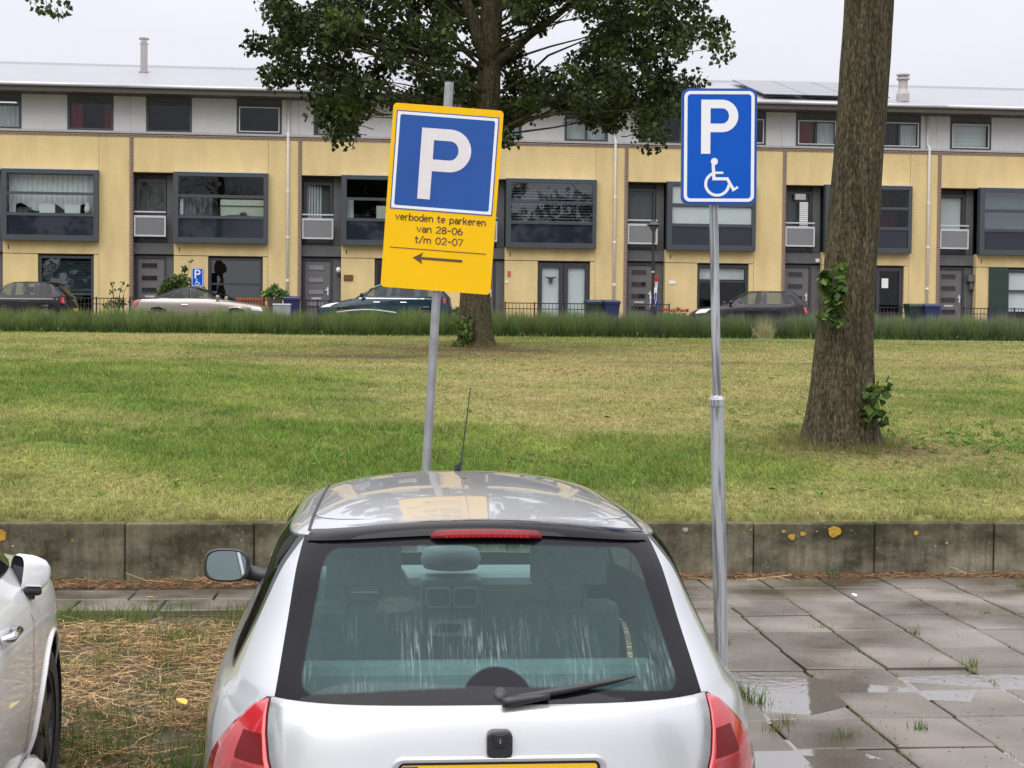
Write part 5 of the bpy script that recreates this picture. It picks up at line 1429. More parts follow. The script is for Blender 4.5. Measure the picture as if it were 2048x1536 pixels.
px, py = facade_pt(-9.55, 0.8)
BN = thing('garden_bench', 'reddish slatted wooden bench under the window behind the convertible', 'bench', (px, py, 2.27), YAW)
for k in range(10):
    MB().box(-0.5 + k * 0.108, -0.5 + k * 0.108 + 0.05, 0.0, 0.03, 0.45, 0.90).build('slat', M['wood_red'], BN)
MB().box(-0.55, 0.55, -0.012, 0.042, 0.90, 1.0).build('top_rail', M['wood_red'], BN); MB().box(-0.55, 0.55, -0.45, -0.02, 0.40, 0.445).build('seat', M['wood_red'], BN)
for x in (-0.54, 0.49):
    for y in (-0.44, -0.018):
        MB().box(x, x + 0.05, y - 0.02, y + 0.02, 0, 0.398).build('leg', M['wood_red'], BN)

px, py = facade_pt(6.02, 1.3)
FB = thing('flower_box', 'box of red geraniums in front of the yellow wall left of the black hatchback', 'flower box', (px, py, 2.27), YAW)
MB().box(-0.5, 0.5, -0.12, 0.12, 0.0, 0.28).build('box', M['planter'], FB)
V, F, C_ = leaf_cloud([(-.42 + .14 * k, 0, .45 + 0.05 * (k % 2)) for k in range(7)], [.17] * 7, [55] * 7, 0.09, (0.08, 0.14, 0.035), light=(0.18, 0.24, 0.08)); o = tri_mesh('foliage', V, F, M['leaf'], C_, FB); o['kind'] = 'stuff'
V, F, C_ = leaf_cloud([(-.45 + .15 * k, -0.03, .72 + 0.03 * math.sin(k * 2.0)) for k in range(7)], [.10] * 7, [26] * 7, 0.075, (0.42, 0.02, 0.015), light=(0.6, 0.05, 0.03), flat=0.5); o = tri_mesh('blossom', V, F, M['leaf'], C_, FB); o['kind'] = 'stuff'

def bush(x, off, spec, n, size, name, label, tone, light):
    px, py = facade_pt(x, off)
    t = thing(name, label, 'bush', (px, py, 2.27), YAW)
    V, F, C_ = leaf_cloud([s[:3] for s in spec], [s[3] for s in spec], [int(2.3 * n * s[3] ** 2 / 0.1) for s in spec], size, tone, light=light)
    o = tri_mesh('foliage', V, F, M['leaf'], C_, t); o['kind'] = 'stuff'
    m = MB()
    for s in spec: limb(m, (0, 0, 0), s[:3], 0.02, 0.006, 0.05, 5, 5, 0.1, int(s[0] * 100))
    m.build('stem', M['bark'], t, smooth=True)
bush(-12.25, 0.9, [(-.1, 0, 1.45, .42), (.25, 0, 1.55, .4), (-.35, 0, 1.15, .35), (.1, 0, 1.0, .45), (.45, 0, 1.1, .35), (.35, 0, 2.05, .14), (.75, 0, 1.7, .16), (.95, 0, 1.25, .2), (.55, 0, 2.3, .06)], 110, 0.10, 'shrub', 'bushy green shrub beside the small far parking sign', (0.05, 0.09, 0.02), (0.13, 0.18, 0.05))
bush(-14.35, 0.9, [(0, 0, .75, .3), (.25, 0, .8, .2), (-.3, 0, .65, .2), (-.1, 0, 1.2, .14), (-.15, 0, 1.5, .10), (.2, 0, 1.25, .12), (.25, 0, 1.5, .07), (.42, 0, 1.4, .08)], 45, 0.09, 'rose_bush', 'straggly rose bush growing against the wall between black hatchback and convertible', (0.05, 0.08, 0.025), (0.12, 0.14, 0.05))
bush(-2.15, 1.5, [(0, 0, .35, .3), (.15, 0, .55, .25), (.3, 0, .4, .25)], 140, 0.10, 'shrub', 'small round green shrub between the teal car and the middle tree', (0.06, 0.11, 0.02), (0.16, 0.24, 0.05))

def fence(i, x0, x1, off, h, label):
    r = house_root(i)
    t = thing('metal_fence', label, 'fence', (r[0] + math.sin(YAW) * off, r[1] - math.cos(YAW) * off, 2.24), YAW, 'low black bar fences in front of the houses')
    n = max(2, int(round((x1 - x0) / 1.1)))
    for k in range(n + 1):
        x = x0 + (x1 - x0) * k / n
        MB().box(x - 0.025, x + 0.025, -0.025, 0.025, 0, h + 0.03).build('post', M['black_metal'], t)
    MB().box(x0, x1, -0.012, 0.012, h - 0.035, h).build('rail', M['black_metal'], t); MB().box(x0, x1, -0.012, 0.012, h - 0.24, h - 0.21).build('rail', M['black_metal'], t)
    b = MB(); x = x0 + 0.13
    while x < x1:
        b.box(x - 0.009, x + 0.009, -0.009, 0.009, 0.05, h - 0.02); x += 0.135
    b.build('bars', M['black_metal'], t, kind='stuff')
fence(1, 4.2, 6.1, 1.3, 0.95, 'low black bar fence behind the black car and the rose bush')
fence(2, 0.2, 1.5, 1.3, 0.95, 'low black bar fence hidden behind the convertible boot')
fence(2, 4.95, 5.5, 1.3, 0.95, 'short black bar fence beside the tall planter')
fence(3, 0.35, 1.2, 1.3, 0.95, 'short black bar fence right of the lone navy bin')
fence(4, 1.5, 4.75, 1.3, 0.95, 'low black bar fence before the white double doors')
fence(5, 0.2, 1.5, 1.3, 0.95, 'low black bar fence before the door beside the furled flag')
fence(6, 2.0, 5.3, 1.3, 0.95, 'low black bar fence before the glass door with a notice')
fence(7, 0.6, 5.6, 1.3, 0.95, 'low black bar fence below the dark green shutter')
# ------------------------------------------------------------------ cars
class Body:
    """car body as a stack of rounded plan outlines; x right, y forward from the tail, z up"""
    def __init__(s, rings):
        # ring: z, y_rear, y_front, half width, squareness n, crown, rear bulge
        s.R = np.array(rings, float); s.K = len(rings) - 1; s.cache = {}
        s.tk = np.linspace(0, s.K, 60 * s.K + 1)
        s.tp = np.stack([pchip(np.arange(s.K + 1), s.R[:, c], s.tk) for c in range(s.R.shape[1])])
    def par(s, k):
        return [float(np.interp(k, s.tk, row)) for row in s.tp]
    def outline(s, k):
        kk = round(k, 5)
        if kk not in s.cache:
            z, yr, yf, w, n, c, b = s.par(k)
            yc, L = (yr + yf) / 2, (yf - yr) / 2
            u = np.linspace(0, 1, 160)
            ph = np.unique(np.concatenate([PI / 2 * u ** (n / 2), PI / 2 * (1 - u ** (n / 2)), PI / 2 * u]))
            ph = np.concatenate([ph, PI - ph[::-1][1:]])
            sn, cs = np.abs(np.sin(ph)), np.cos(ph)
            x = w * sn ** (2 / n); y = yc - L * np.sign(cs) * np.abs(cs) ** (2 / n)
            y = y - b * (1 - (x / w) ** 2) * np.sign(cs)
            zz = z + c * (1 - (x / w) ** 2)
            d = np.concatenate([[0], np.cumsum(np.hypot(np.diff(x), np.diff(y)))])
            half = int(np.argmin(np.abs(ph - PI / 2)))
            s.cache[kk] = (x, y, zz, d / d[-1], half)
        return s.cache[kk]
    def at(s, k, sv):
        x, y, z, d, h = s.outline(k)
        return np.array((np.interp(sv, d, x), np.interp(sv, d, y), np.interp(sv, d, z)))
    def s_rear(s, k, xv):
        x, y, z, d, h = s.outline(k); return float(np.interp(xv, x[:h + 1], d[:h + 1]))
    def s_front(s, k, xv):
        x, y, z, d, h = s.outline(k); return float(np.interp(xv, x[h:][::-1], d[h:][::-1]))
    def s_side(s, k, yv):
        x, y, z, d, h = s.outline(k); return float(np.interp(yv, y, d))
    def k_of_z(s, z, kmax):
        m = s.tk <= kmax + 1e-9
        return float(np.interp(z, s.tp[0][m], s.tk[m]))
    def rear(s, x, z, kmax, off=0.0):
        k = s.k_of_z(z, kmax); p = s.at(k, s.s_rear(k, abs(x)))
        if off:
            e = 0.01
            a = s.at(k, min(1, s.s_rear(k, abs(x)) + 0.004)) - s.at(k, max(0, s.s_rear(k, abs(x)) - 0.004)); k2 = min(k + 0.1, kmax)
            b_ = s.at(k2, s.s_rear(k2, abs(x))) - s.at(max(k - 0.1, 0), s.s_rear(max(k - 0.1, 0), abs(x)))
            nn = np.cross(a, b_); nn /= np.linalg.norm(nn) + 1e-9
            if nn[1] > 0 and abs(nn[1]) > 0.3: nn = -nn
            if nn[0] < -0.3: nn = -nn
            p = p + nn * off
        return Vector((math.copysign(p[0], x) if x else 0.0, p[1], p[2]))
    def side(s, y, z, kmax, off=0.0):
        k = s.k_of_z(z, kmax); p = s.at(k, s.s_side(k, y))
        return Vector((p[0] + off, p[1], p[2]))

def car(root, B, kb, kt, glass_x, side_wins, screen_x, wheels, paint, glass='car_glass', dens=1, wheel_r=0.31, arch_r=0.36, rows_per=4, roof_mat=None, rim='rim', side_glass_trim=0.028, roof_from=None, rear_glass=True):
    """body shell with window openings and wheel arches; returns dict of parts"""
    rows = []
    for k in range(B.K):
        n = rows_per
        for q in range(n): rows.append(k + q / n)
    rows.append(B.K)
    tr = 0.10
    rows = sorted(set([round(r, 4) for r in rows] + [kb + tr, kt - tr]))
    lerp = lambda a, k: a[0] + (a[1] - a[0]) * min(1, max(0, (k - kb) / (kt - kb)))
    cols_all = []; segs = []
    # key columns: rear glass edge, windows' sides, windscreen edge
    keys = [('r', glass_x, 'C', 8)]
    prev = 'R'
    for (a, b) in side_wins:
        keys.append(('s', a, 'gap', 10)); keys.append(('t', a, 'trim', 1)); keys.append(('u', b, 'win', 10)); keys.append(('s', b, 'trim', 1))
    keys.append(('f', screen_x, 'gap', 12)); 
    def keyval(k):
        v = [0.0]
        for t, a, _, _ in keys:
            q = lerp(a, k)
            if t == 'r': v.append(B.s_rear(k, q))
            elif t == 's': v.append(B.s_side(k, q))
            elif t == 't': v.append(B.s_side(k, q + side_glass_trim))
            elif t == 'u': v.append(B.s_side(k, q - side_glass_trim))
            elif t == 'f': v.append(B.s_front(k, q))
        v.append(1.0)
        for i in range(1, len(v)): v[i] = max(v[i], v[i - 1] + 1e-4)
        return v
    kinds = ['rearglass'] + [k[2] for k in keys[1:]] + ['screen']
    counts = [c if c == 1 else c * dens for c in [10] + [k[3] for k in keys[1:]] + [10]]
    # key list: intervals between consecutive keys
    G, tags = [], None
    for k in rows:
        v = keyval(k); row = []; tg = []
        for i in range(len(v) - 1):
            m = counts[i]
            for j in range(m):
                row.append(B.at(k, v[i] + (v[i + 1] - v[i]) * j / m)); tg.append(kinds[i])
        row.append(B.at(k, 1.0)); G.append(row); tags = tg
    G = np.array(G)
    nr, nc = G.shape[:2]
    # snap vertices onto the wheel arches
    cell = 0.06 / dens
    for (wy, wz) in wheels:
        d = np.hypot(G[..., 1] - wy, G[..., 2] - wz)
        m = (np.abs(d - arch_r) < cell * 0.62) & (G[..., 0] > 0.5 * B.R[:, 3].max()) & (d > 1e-6)
        f = arch_r / np.maximum(d, 1e-6)
        G[..., 1] = np.where(m, wy + (G[..., 1] - wy) * f, G[..., 1]); G[..., 2] = np.where(m, wz + (G[..., 2] - wz) * f, G[..., 2])
    parts = {'body': MB(), 'rear_window': MB(), 'side_window': MB(), 'windscreen': MB(), 'roof_cover': MB()}
    base = [tuple(p) for p in G.reshape(-1, 3)]
    fset = {p: ([], []) for p in parts}
    for i in range(nr - 1):
        km = (rows[i] + rows[i + 1]) / 2
        inwin = kb < km < kt; intrim = inwin and (km < kb + tr or km > kt - tr)
        for j in range(nc - 1):
            t = tags[j]; where, mi = 'body', 0
            c = G[i:i + 2, j:j + 2].reshape(-1, 3).mean(0)
            if inwin:
                if t == 'rearglass' and rear_glass: where = 'rear_window'
                elif t == 'screen': where = 'windscreen'
                elif t == 'win':
                    where = 'side_window' if not intrim else 'body'; mi = 1 if intrim else 0
                elif t == 'trim': mi = 1
            if where == 'body' and mi == 0 and roof_from is not None and km > roof_from and t != 'screen':
                where = 'roof_cover'
            if where == 'body' and any(math.hypot(c[1] - wy, c[2] - wz) < arch_r * 0.985 for wy, wz in wheels) and c[0] > 0.5 * B.R[:, 3].max():
                continue
            a, b, c_, d = i * nc + j, i * nc + j + 1, (i + 1) * nc + j + 1, (i + 1) * nc + j
            fset[where][0].append((a, b, c_, d)); fset[where][1].append(mi)
    out = {}
    matmap = {'body': [paint, M['trim_dark']], 'rear_window': [M[glass]], 'side_window': [M[glass]], 'windscreen': [M[glass]], 'roof_cover': [roof_mat or paint]}
    for p, (fs, ms) in fset.items():
        if not fs: continue
        used = sorted({i for f in fs for i in f}); mp = {u: n for n, u in enumerate(used)}
        vs = [base[u] for u in used]; f2 = [tuple(mp[i] for i in f) for f in fs]
        n = len(vs)
        if p == 'side_window':
            for sgn in (1, -1):
                m_ = MB(); m_.add([(v[0] * sgn, v[1], v[2]) for v in vs], [f if sgn == 1 else f[::-1] for f in f2])
                o = m_.build('side_window', matmap[p], root, smooth=True)
                out.setdefault(p, []).append(o)
            continue
        m_ = MB(); m_.add(vs, f2); m_.m = list(ms)
        m_.add([(-v[0], v[1], v[2]) for v in vs], [f[::-1] for f in f2]); m_.m[len(ms):] = list(ms)
        o = m_.build(p if p != 'body' else 'body', matmap[p], root, smooth=True)
        recalc(o.data, 0.0004)
        out[p] = o
    # floor pan, wheel wells, wheels
    z0, yr0, yf0, w0 = B.R[0, 0], B.R[0, 1], B.R[0, 2], B.R[0, 3]
    wmax = B.R[:, 3].max()
    u = MB(); u.box(-w0 + 0.08, w0 - 0.08, yr0 + 0.1, yf0 - 0.1, z0 - 0.02, z0 + 0.04)
    for (wy, wz) in wheels:
        for sgn in (1, -1):
            u.lathe([(arch_r + 0.004, sgn * (wmax - 0.004 - 0.03)), (arch_r + 0.004, sgn * (wmax - 0.30)), (0.02, sgn * (wmax - 0.30))], 28, (0, wy, wz), 'X')
    u.build('underbody', M['rubber'], root)
    for (wy, wz) in wheels:
        for sgn in (1, -1):
            xo = sgn * (wmax - 0.035); tw = 0.185
            t = MB(); rr_ = wheel_r
            t.lathe([(rr_ * 0.66, 0), (rr_ * 0.92, 0.0 - sgn * 0.0), (rr_ * 0.985, -sgn * 0.02), (rr_, -sgn * 0.05), (rr_, -sgn * (tw - 0.05)), (rr_ * 0.97, -sgn * (tw - 0.015)), (rr_ * 0.6, -sgn * tw)], 36, (xo, wy, wz), 'X')
            w = t.build('wheel', M['tyre'], root, smooth=True)
            r = MB(); r.lathe([(rr_ * 0.665, -sgn * 0.004), (rr_ * 0.60, -sgn * 0.012), (rr_ * 0.58, -sgn * 0.09), (0.03, -sgn * 0.10)], 36, (xo, wy, wz), 'X')
            for q in range(5):
                a = 2 * PI * q / 5 + 0.3
                ca, sa = math.cos(a), math.sin(a)
                pts = []
                for rad, hw in ((0.03, 0.05), (rr_ * 0.61, 0.036)):
                    for sd in (-1, 1): pts.append((rad * ca - sd * hw * sa, rad * sa + sd * hw * ca))
                vs = [(xo - sgn * 0.012, wy + p_[0], wz + p_[1]) for p_ in pts] + [(xo - sgn * 0.07, wy + p_[0], wz + p_[1]) for p_ in pts]
                r.add(vs, [(0, 1, 3, 2), (4, 6, 7, 5), (0, 2, 6, 4), (1, 5, 7, 3), (0, 4, 5, 1), (2, 3, 7, 6)])
            r.lathe([(0.055, -sgn * 0.05), (0.055, -sgn * 0.006), (0.001, -sgn * 0.003)], 16, (xo, wy, wz), 'X')
            r.build('rim', M[rim], w)
    return out

def cabin(root, B, y_seat, y_dash, belt, w, seat='seat', headrest=True, top=1.25, y_back=None):
    s = MB()
    s.box(-w + 0.06, w - 0.06, y_seat - 0.9, y_dash + 0.2, 0.25, 0.30)
    s.build('cabin_floor', M['dash'], root)
    for sx in (-1, 1):
        q = MB(); q.box(sx * 0.36 - 0.23, sx * 0.36 + 0.23, y_seat, y_seat + 0.5, 0.32, 0.52)
        q.add([(sx * 0.36 - 0.23, y_seat - 0.02, 0.45), (sx * 0.36 + 0.23, y_seat - 0.02, 0.45), (sx * 0.36 + 0.23, y_seat + 0.14, 0.45), (sx * 0.36 - 0.23, y_seat + 0.14, 0.45),
               (sx * 0.36 - 0.19, y_seat - 0.20, top - 0.24), (sx * 0.36 + 0.19, y_seat - 0.20, top - 0.24), (sx * 0.36 + 0.19, y_seat - 0.08, top - 0.24), (sx * 0.36 - 0.19, y_seat - 0.08, top - 0.24)],
              [(0, 3, 2, 1), (4, 5, 6, 7), (0, 1, 5, 4), (1, 2, 6, 5), (2, 3, 7, 6), (3, 0, 4, 7)])
        st = q.build('seat', M[seat], root, bevel=0.04)
        if headrest:
            hm = MB().box(sx * 0.36 - 0.13, sx * 0.36 + 0.13, y_seat - 0.25, y_seat - 0.14, top - 0.17, top + 0.02)
            for dx in (-0.06, 0.06): hm.cyl(sx * 0.36 + dx, y_seat - 0.19, top - 0.26, top - 0.15, 0.009, 6)
            hm.build('headrest', M[seat], st, bevel=0.03)
    d = MB(); d.box(-w + 0.08, w - 0.08, y_dash, y_dash + 0.35, 0.55, belt - 0.04); d.build('dashboard', M['dash'], root, bevel=0.04)
    sw = MB(); n = 20
    pts = [(-0.36 + 0.18 * math.cos(2 * PI * i / n), y_dash - 0.18 + 0.05 * math.sin(2 * PI * i / n), belt - 0.10 + 0.17 * math.sin(2 * PI * i / n)) for i in range(n + 1)]
    sw.tube(pts, 0.014, 6); sw.box(-0.42, -0.30, y_dash - 0.19, y_dash - 0.17, belt - 0.16, belt - 0.08); sw.build('steering_wheel', M['dash'], root)

def ribbon(root, name, pts, w, m, nrm=(0, -1, 0)):
    """thin strip through points, width w across the path, facing nrm"""
    P_ = [Vector(p) for p in pts]; L = []; Q = []
    for i, p in enumerate(P_):
        t = (P_[min(i + 1, len(P_) - 1)] - P_[max(i - 1, 0)]).normalized(); n_ = nrm[i] if isinstance(nrm, list) else Vector(nrm)
        s_ = t.cross(n_).normalized() * w / 2; L.append(p + s_); Q.append(p - s_)
    return MB().grid([L, Q]).build(name, m, root, smooth=True)

# ---- silver hatchback in the foreground
SC = thing('parked_car', 'silver hatchback seen from behind, water streaks on its rear window', 'car', (-0.036, 4.05, 0.0), 0.087)
CB_ = Body([
    (0.17, 0.14, 3.66, 0.76, 4.5, 0, 0.02), (0.30, 0.02, 3.74, 0.82, 4.8, 0, 0.03), (0.48, -0.035, 3.77, 0.845, 5.0, 0, 0.04), (0.60, -0.02, 3.75, 0.852, 5.0, 0, 0.04), (0.76, 0.025, 3.66, 0.847, 5.0, 0, 0.035), (0.88, 0.055, 3.45, 0.818, 4.9, 0, 0.03),
    (0.95, 0.085, 2.95, 0.765, 4.7, 0, 0.03), (1.10, 0.29, 2.74, 0.700, 4.6, 0, 0.035), (1.245, 0.505, 2.50, 0.648, 4.5, 0.02, 0.035), (1.308, 0.645, 2.34, 0.600, 4.4, 0.062, 0.03),
    (1.334, 0.72, 2.28, 0.560, 4.2, 0.043, 0.02), (1.368, 0.88, 2.16, 0.475, 3.6, 0.024, 0.01), (1.398, 1.09, 2.02, 0.340, 3.0, 0.011, 0), (1.414, 1.32, 1.86, 0.17, 2.6, 0.003, 0), (1.419, 1.55, 1.60, 0.01, 2.2, 0, 0)])
KB, KT = 6.0, 8.9
cp = car(SC, CB_, KB, KT, (0.592, 0.538), [((0.55, 0.78), (1.30, 1.36)), ((1.36, 1.42), (2.62, 2.15))], (0.60, 0.46), [(0.60, 0.285), (3.07, 0.285)], M['silver'], glass='clear_glass', side_glass_trim=0.045, wheel_r=0.285, arch_r=0.335, rows_per=9, dens=2)

def m_rear_glass():
    """tinted, dirty heated rear window: printed black border with a rounded clear field, water streaks"""
    m, n, l, b = new_mat('printed rear window')
    tc = n.new('ShaderNodeTexCoord'); sp = n.new('ShaderNodeSeparateXYZ'); l.new(tc.outputs['Object'], sp.inputs[0])
    def math_(op, a, b_=None, clamp=False):
        q = n.new('ShaderNodeMath'); q.operation = op; q.use_clamp = clamp
        for i, v in enumerate((a, b_)):
            if v is None: continue
            if isinstance(v, (int, float)): q.inputs[i].default_value = v
            else: l.new(v, q.inputs[i])
        return q.outputs[0]
    X, Z = sp.outputs['X'], sp.outputs['Z']
    ax_ = math_('ABSOLUTE', X)
    zz = math_('SUBTRACT', Z, math_('MULTIPLY', math_('MULTIPLY', X, X), -0.09))           # clear field arches with the roof
    hw = math_('ADD', 0.522, math_('MULTIPLY', math_('SUBTRACT', Z, 0.985), -0.17))
    R_ = 0.045
    dx = math_('MAXIMUM', math_('ADD', math_('SUBTRACT', ax_, hw), R_), 0.0)
    dz = math_('MAXIMUM', math_('ADD', math_('SUBTRACT', math_('ABSOLUTE', math_('SUBTRACT', zz, 1.153)), 0.164), R_), 0.0)
    sd = math_('SUBTRACT', math_('SQRT', math_('ADD', math_('MULTIPLY', dx, dx), math_('MULTIPLY', dz, dz))), R_)
    # half-disc of print above the wiper spindle
    hx = math_('SUBTRACT', X, 0.012); hz = math_('SUBTRACT', Z, 0.955)
    hd = math_('SUBTRACT', 0.098, math_('SQRT', math_('ADD', math_('MULTIPLY', hx, hx), math_('MULTIPLY', math_('MULTIPLY', hz, hz), 1.6))))
    sd = math_('MAXIMUM', sd, hd)
    fr_ = n.new('ShaderNodeMapRange'); fr_.inputs['From Min'].default_value = -0.003; fr_.inputs['From Max'].default_value = 0.003; l.new(sd, fr_.inputs[0])
    # streaks
    mp = n.new('ShaderNodeMapping'); mp.inputs['Scale'].default_value = (150, 1, 16); l.new(tc.outputs['Object'], mp.inputs[0])
    no = n.new('ShaderNodeTexNoise'); no.inputs['Scale'].default_value = 1.0; no.inputs['Detail'].default_value = 5; no.inputs['Roughness'].default_value = 0.7; l.new(mp.outputs[0], no.inputs['Vector'])
    mp2 = n.new('ShaderNodeMapping'); mp2.inputs['Scale'].default_value = (5, 1, 3); l.new(tc.outputs['Object'], mp2.inputs[0])
    n2 = n.new('ShaderNodeTexNoise'); n2.inputs['Scale'].default_value = 1.0; n2.inputs['Detail'].default_value = 3; l.new(mp2.outputs[0], n2.inputs['Vector'])
    st = n.new('ShaderNodeMapRange'); st.inputs['From Min'].default_value = 0.50; st.inputs['From Max'].default_value = 0.63; l.new(no.outputs['Fac'], st.inputs[0])
    wh = n.new('ShaderNodeMapRange'); wh.inputs['From Min'].default_value = 0.42; wh.inputs['From Max'].default_value = 0.56; l.new(n2.outputs['Fac'], wh.inputs[0])
    hz_ = n.new('ShaderNodeMapRange'); hz_.inputs['From Min'].default_value = 1.16; hz_.inputs['From Max'].default_value = 1.06; l.new(Z, hz_.inputs[0])
    lo_ = n.new('ShaderNodeMapRange'); lo_.inputs['From Min'].default_value = 0.955; lo_.inputs['From Max'].default_value = 0.99; l.new(Z, lo_.inputs[0])
    sk = math_('MULTIPLY', math_('MULTIPLY', math_('MULTIPLY', st.outputs[0], wh.outputs[0]), hz_.outputs[0]), lo_.outputs[0])
    film = math_('ADD', math_('MULTIPLY', sk, 0.24), 0.07, True)
    tr = n.new('ShaderNodeBsdfTransparent'); tr.inputs['Color'].default_value = (0.58, 0.80, 0.79, 1)
    df = n.new('ShaderNodeBsdfDiffuse'); df.inputs['Color'].default_value = (0.24, 0.36, 0.36, 1)
    fc = n.new('ShaderNodeMix'); fc.data_type = 'RGBA'; fc.inputs['A'].default_value = (0.20, 0.36, 0.36, 1); fc.inputs['B'].default_value = (0.52, 0.56, 0.55, 1)
    l.new(sk, fc.inputs['Factor']); l.new(fc.outputs['Result'], df.inputs['Color'])
    m1 = n.new('ShaderNodeMixShader'); l.new(film, m1.inputs[0]); l.new(tr.outputs[0], m1.inputs[1]); l.new(df.outputs[0], m1.inputs[2])
    b.inputs['Base Color'].default_value = (0.007, 0.007, 0.009, 1); setv(b, rough=0.25, spec=0.0)
    m2 = n.new('ShaderNodeMixShader'); l.new(fr_.outputs[0], m2.inputs[0]); l.new(m1.outputs[0], m2.inputs[1]); l.new(b.outputs[0], m2.inputs[2])
    gl = n.new('ShaderNodeBsdfGlossy'); gl.inputs['Roughness'].default_value = 0.03
    fre = schlick(n, l, 0.02)
    m3 = n.new('ShaderNodeMixShader'); l.new(fre.outputs[0], m3.inputs[0]); l.new(m2.outputs[0], m3.inputs[1]); l.new(gl.outputs[0], m3.inputs[2])
    l.new(m3.outputs[0], n['Material Output'].inputs[0])
    return m
cp['rear_window'].data.materials[0] = m_rear_glass()
for o in cp['side_window']: o.data.materials[0] = M['dark_glass']
KL = 6.0      # top of the stacked lower body
def rear_grid(xs_by_z, off, n=12):
    """rows of surface points between left/right bounds for each height"""
    G_ = []
    for z, xa, xb in xs_by_z:
        G_.append([CB_.rear(xa + (xb - xa) * i / n, z, KL, off) for i in range(n + 1)])
    return G_
def hatch_edge(z):     # half width of the tailgate at height z
    return float(np.interp(z, [0.40, 0.50, 0.58, 0.66, 0.74, 0.80, 0.86, 0.91, 0.945], [0.47, 0.475, 0.50, 0.535, 0.572, 0.592, 0.600, 0.600, 0.594]))
zt = np.linspace(0.42, 0.9475, 26)
tg = MB(); tg.grid(rear_grid([(z, -hatch_edge(z), hatch_edge(z)) for z in zt], 0.007, 28))
tailgate = tg.build('tailgate', M['silver'], SC, smooth=True)
sol = tailgate.modifiers.new('thick', 'SOLIDIFY'); sol.thickness = 0.005; sol.offset = 0
sm = MB(); sm.grid(rear_grid([(z, -hatch_edge(z) - 0.007, hatch_edge(z) + 0.007) for z in np.linspace(0.413, 0.951, 26)], 0.0025, 28)); sm.build('tailgate_seal', M['rubber'], SC, smooth=True)
# tail lights wrap round the corners
LZs = np.array([0.52, 0.56, 0.62, 0.70, 0.76, 0.806, 0.86, 0.90, 0.925, 0.942])
LO = np.array([0.73, 0.780, 0.793, 0.788, 0.768, 0.744, 0.705, 0.667, 0.640, 0.606])
for sx in (-1, 1):
    G_ = []; G2 = []
    for z in np.linspace(0.52, 0.942, 22):
        xo = float(np.interp(z, LZs, LO)); xi = hatch_edge(z) + 0.008
        G_.append([CB_.rear(sx * (xi + (xo - xi) * i / 8), z, KL, 0.010) for i in range(9)])
    o = MB().grid(G_).build('tail_light', M['red_lens'], SC, smooth=True); recalc(o.data)
    s = o.modifiers.new('thick', 'SOLIDIFY'); s.thickness = 0.010; s.offset = -1 if sx < 0 else -1
    for z0_, z1_, f0, f1, mm in ((0.60, 0.775, 0.10, 0.62, 'red_lens_dark'), (0.785, 0.86, 0.08, 0.60, 'red_lens_brake')):
        G2 = []
        for z in np.linspace(z0_, z1_, 8):
            xo = float(np.interp(z, LZs, LO)); xi = hatch_edge(z) + 0.008
            G2.append([CB_.rear(sx * (xi + (xo - xi) * (f0 + (f1 - f0) * i / 5)), z, KL, 0.0118) for i in range(6)])
        q = MB().grid(G2).build('lamp_chamber', M[mm], o, smooth=True); recalc(q.data)
    G3 = []
    for z in np.linspace(0.514, 0.948, 22):
        xo = float(np.interp(z, LZs, LO)) + 0.005; xi = hatch_edge(z) + 0.002
        G3.append([CB_.rear(sx * (xi + (xo - xi) * i / 8), z, KL, 0.0012) for i in range(9)])
    q = MB().grid(G3).build('lamp_seal', M['rubber'], SC, smooth=True); recalc(q.data)
# roof-edge spoiler lip: gloss black band with the high brake light
band = []
for k in np.linspace(8.60, 9.18, 7):
    row = []
    for i in range(25):
        x = (-1 + 2 * i / 24) * float(np.interp(k, [8.4, 9.2], [0.548, 0.512]))
        p = CB_.at(k, CB_.s_rear(k, abs(x))); row.append((math.copysign(p[0], x), p[1] - 0.012 * math.sin(PI * (k - 8.60) / 0.58) - 0.006, p[2] + 0.006))
    band.append(row)
MB().grid(band).build('spoiler_lip', M['black_gloss'], SC, smooth=True)
bl = MB()
G_ = []; 
for (k, dy) in ((8.54, 0.014), (8.58, 0.030), (8.68, 0.036), (8.75, 0.032), (8.79, 0.014)):
    row = []
    for i in range(15):
        x = 0.012 + (-1 + 2 * i / 14) * 0.168 * (1 - 0.05 * max(0, k - 8.8) * 10 * 0.2)
        p = CB_.at(k, CB_.s_rear(k, abs(x))); e = 1 - 0.75 * abs(-1 + 2 * i / 14) ** 8
        row.append((math.copysign(p[0], x), p[1] - dy * e, p[2] + 0.004))
    G_.append(row)
brk = MB().grid(G_).build('brake_light', M['red_lens_brake'], SC, smooth=True)
leds = MB()
for i in range(16):
    x = 0.012 + (-1 + 2 * i / 15) * 0.120; p = CB_.at(8.64, CB_.s_rear(8.64, abs(x)))
    leds.box(x - 0.006, x + 0.006, p[1] - 0.040, p[1] - 0.030, p[2] - 0.003, p[2] + 0.007)
leds.build('reflector_cells', M['red_led'], brk, kind='stuff')
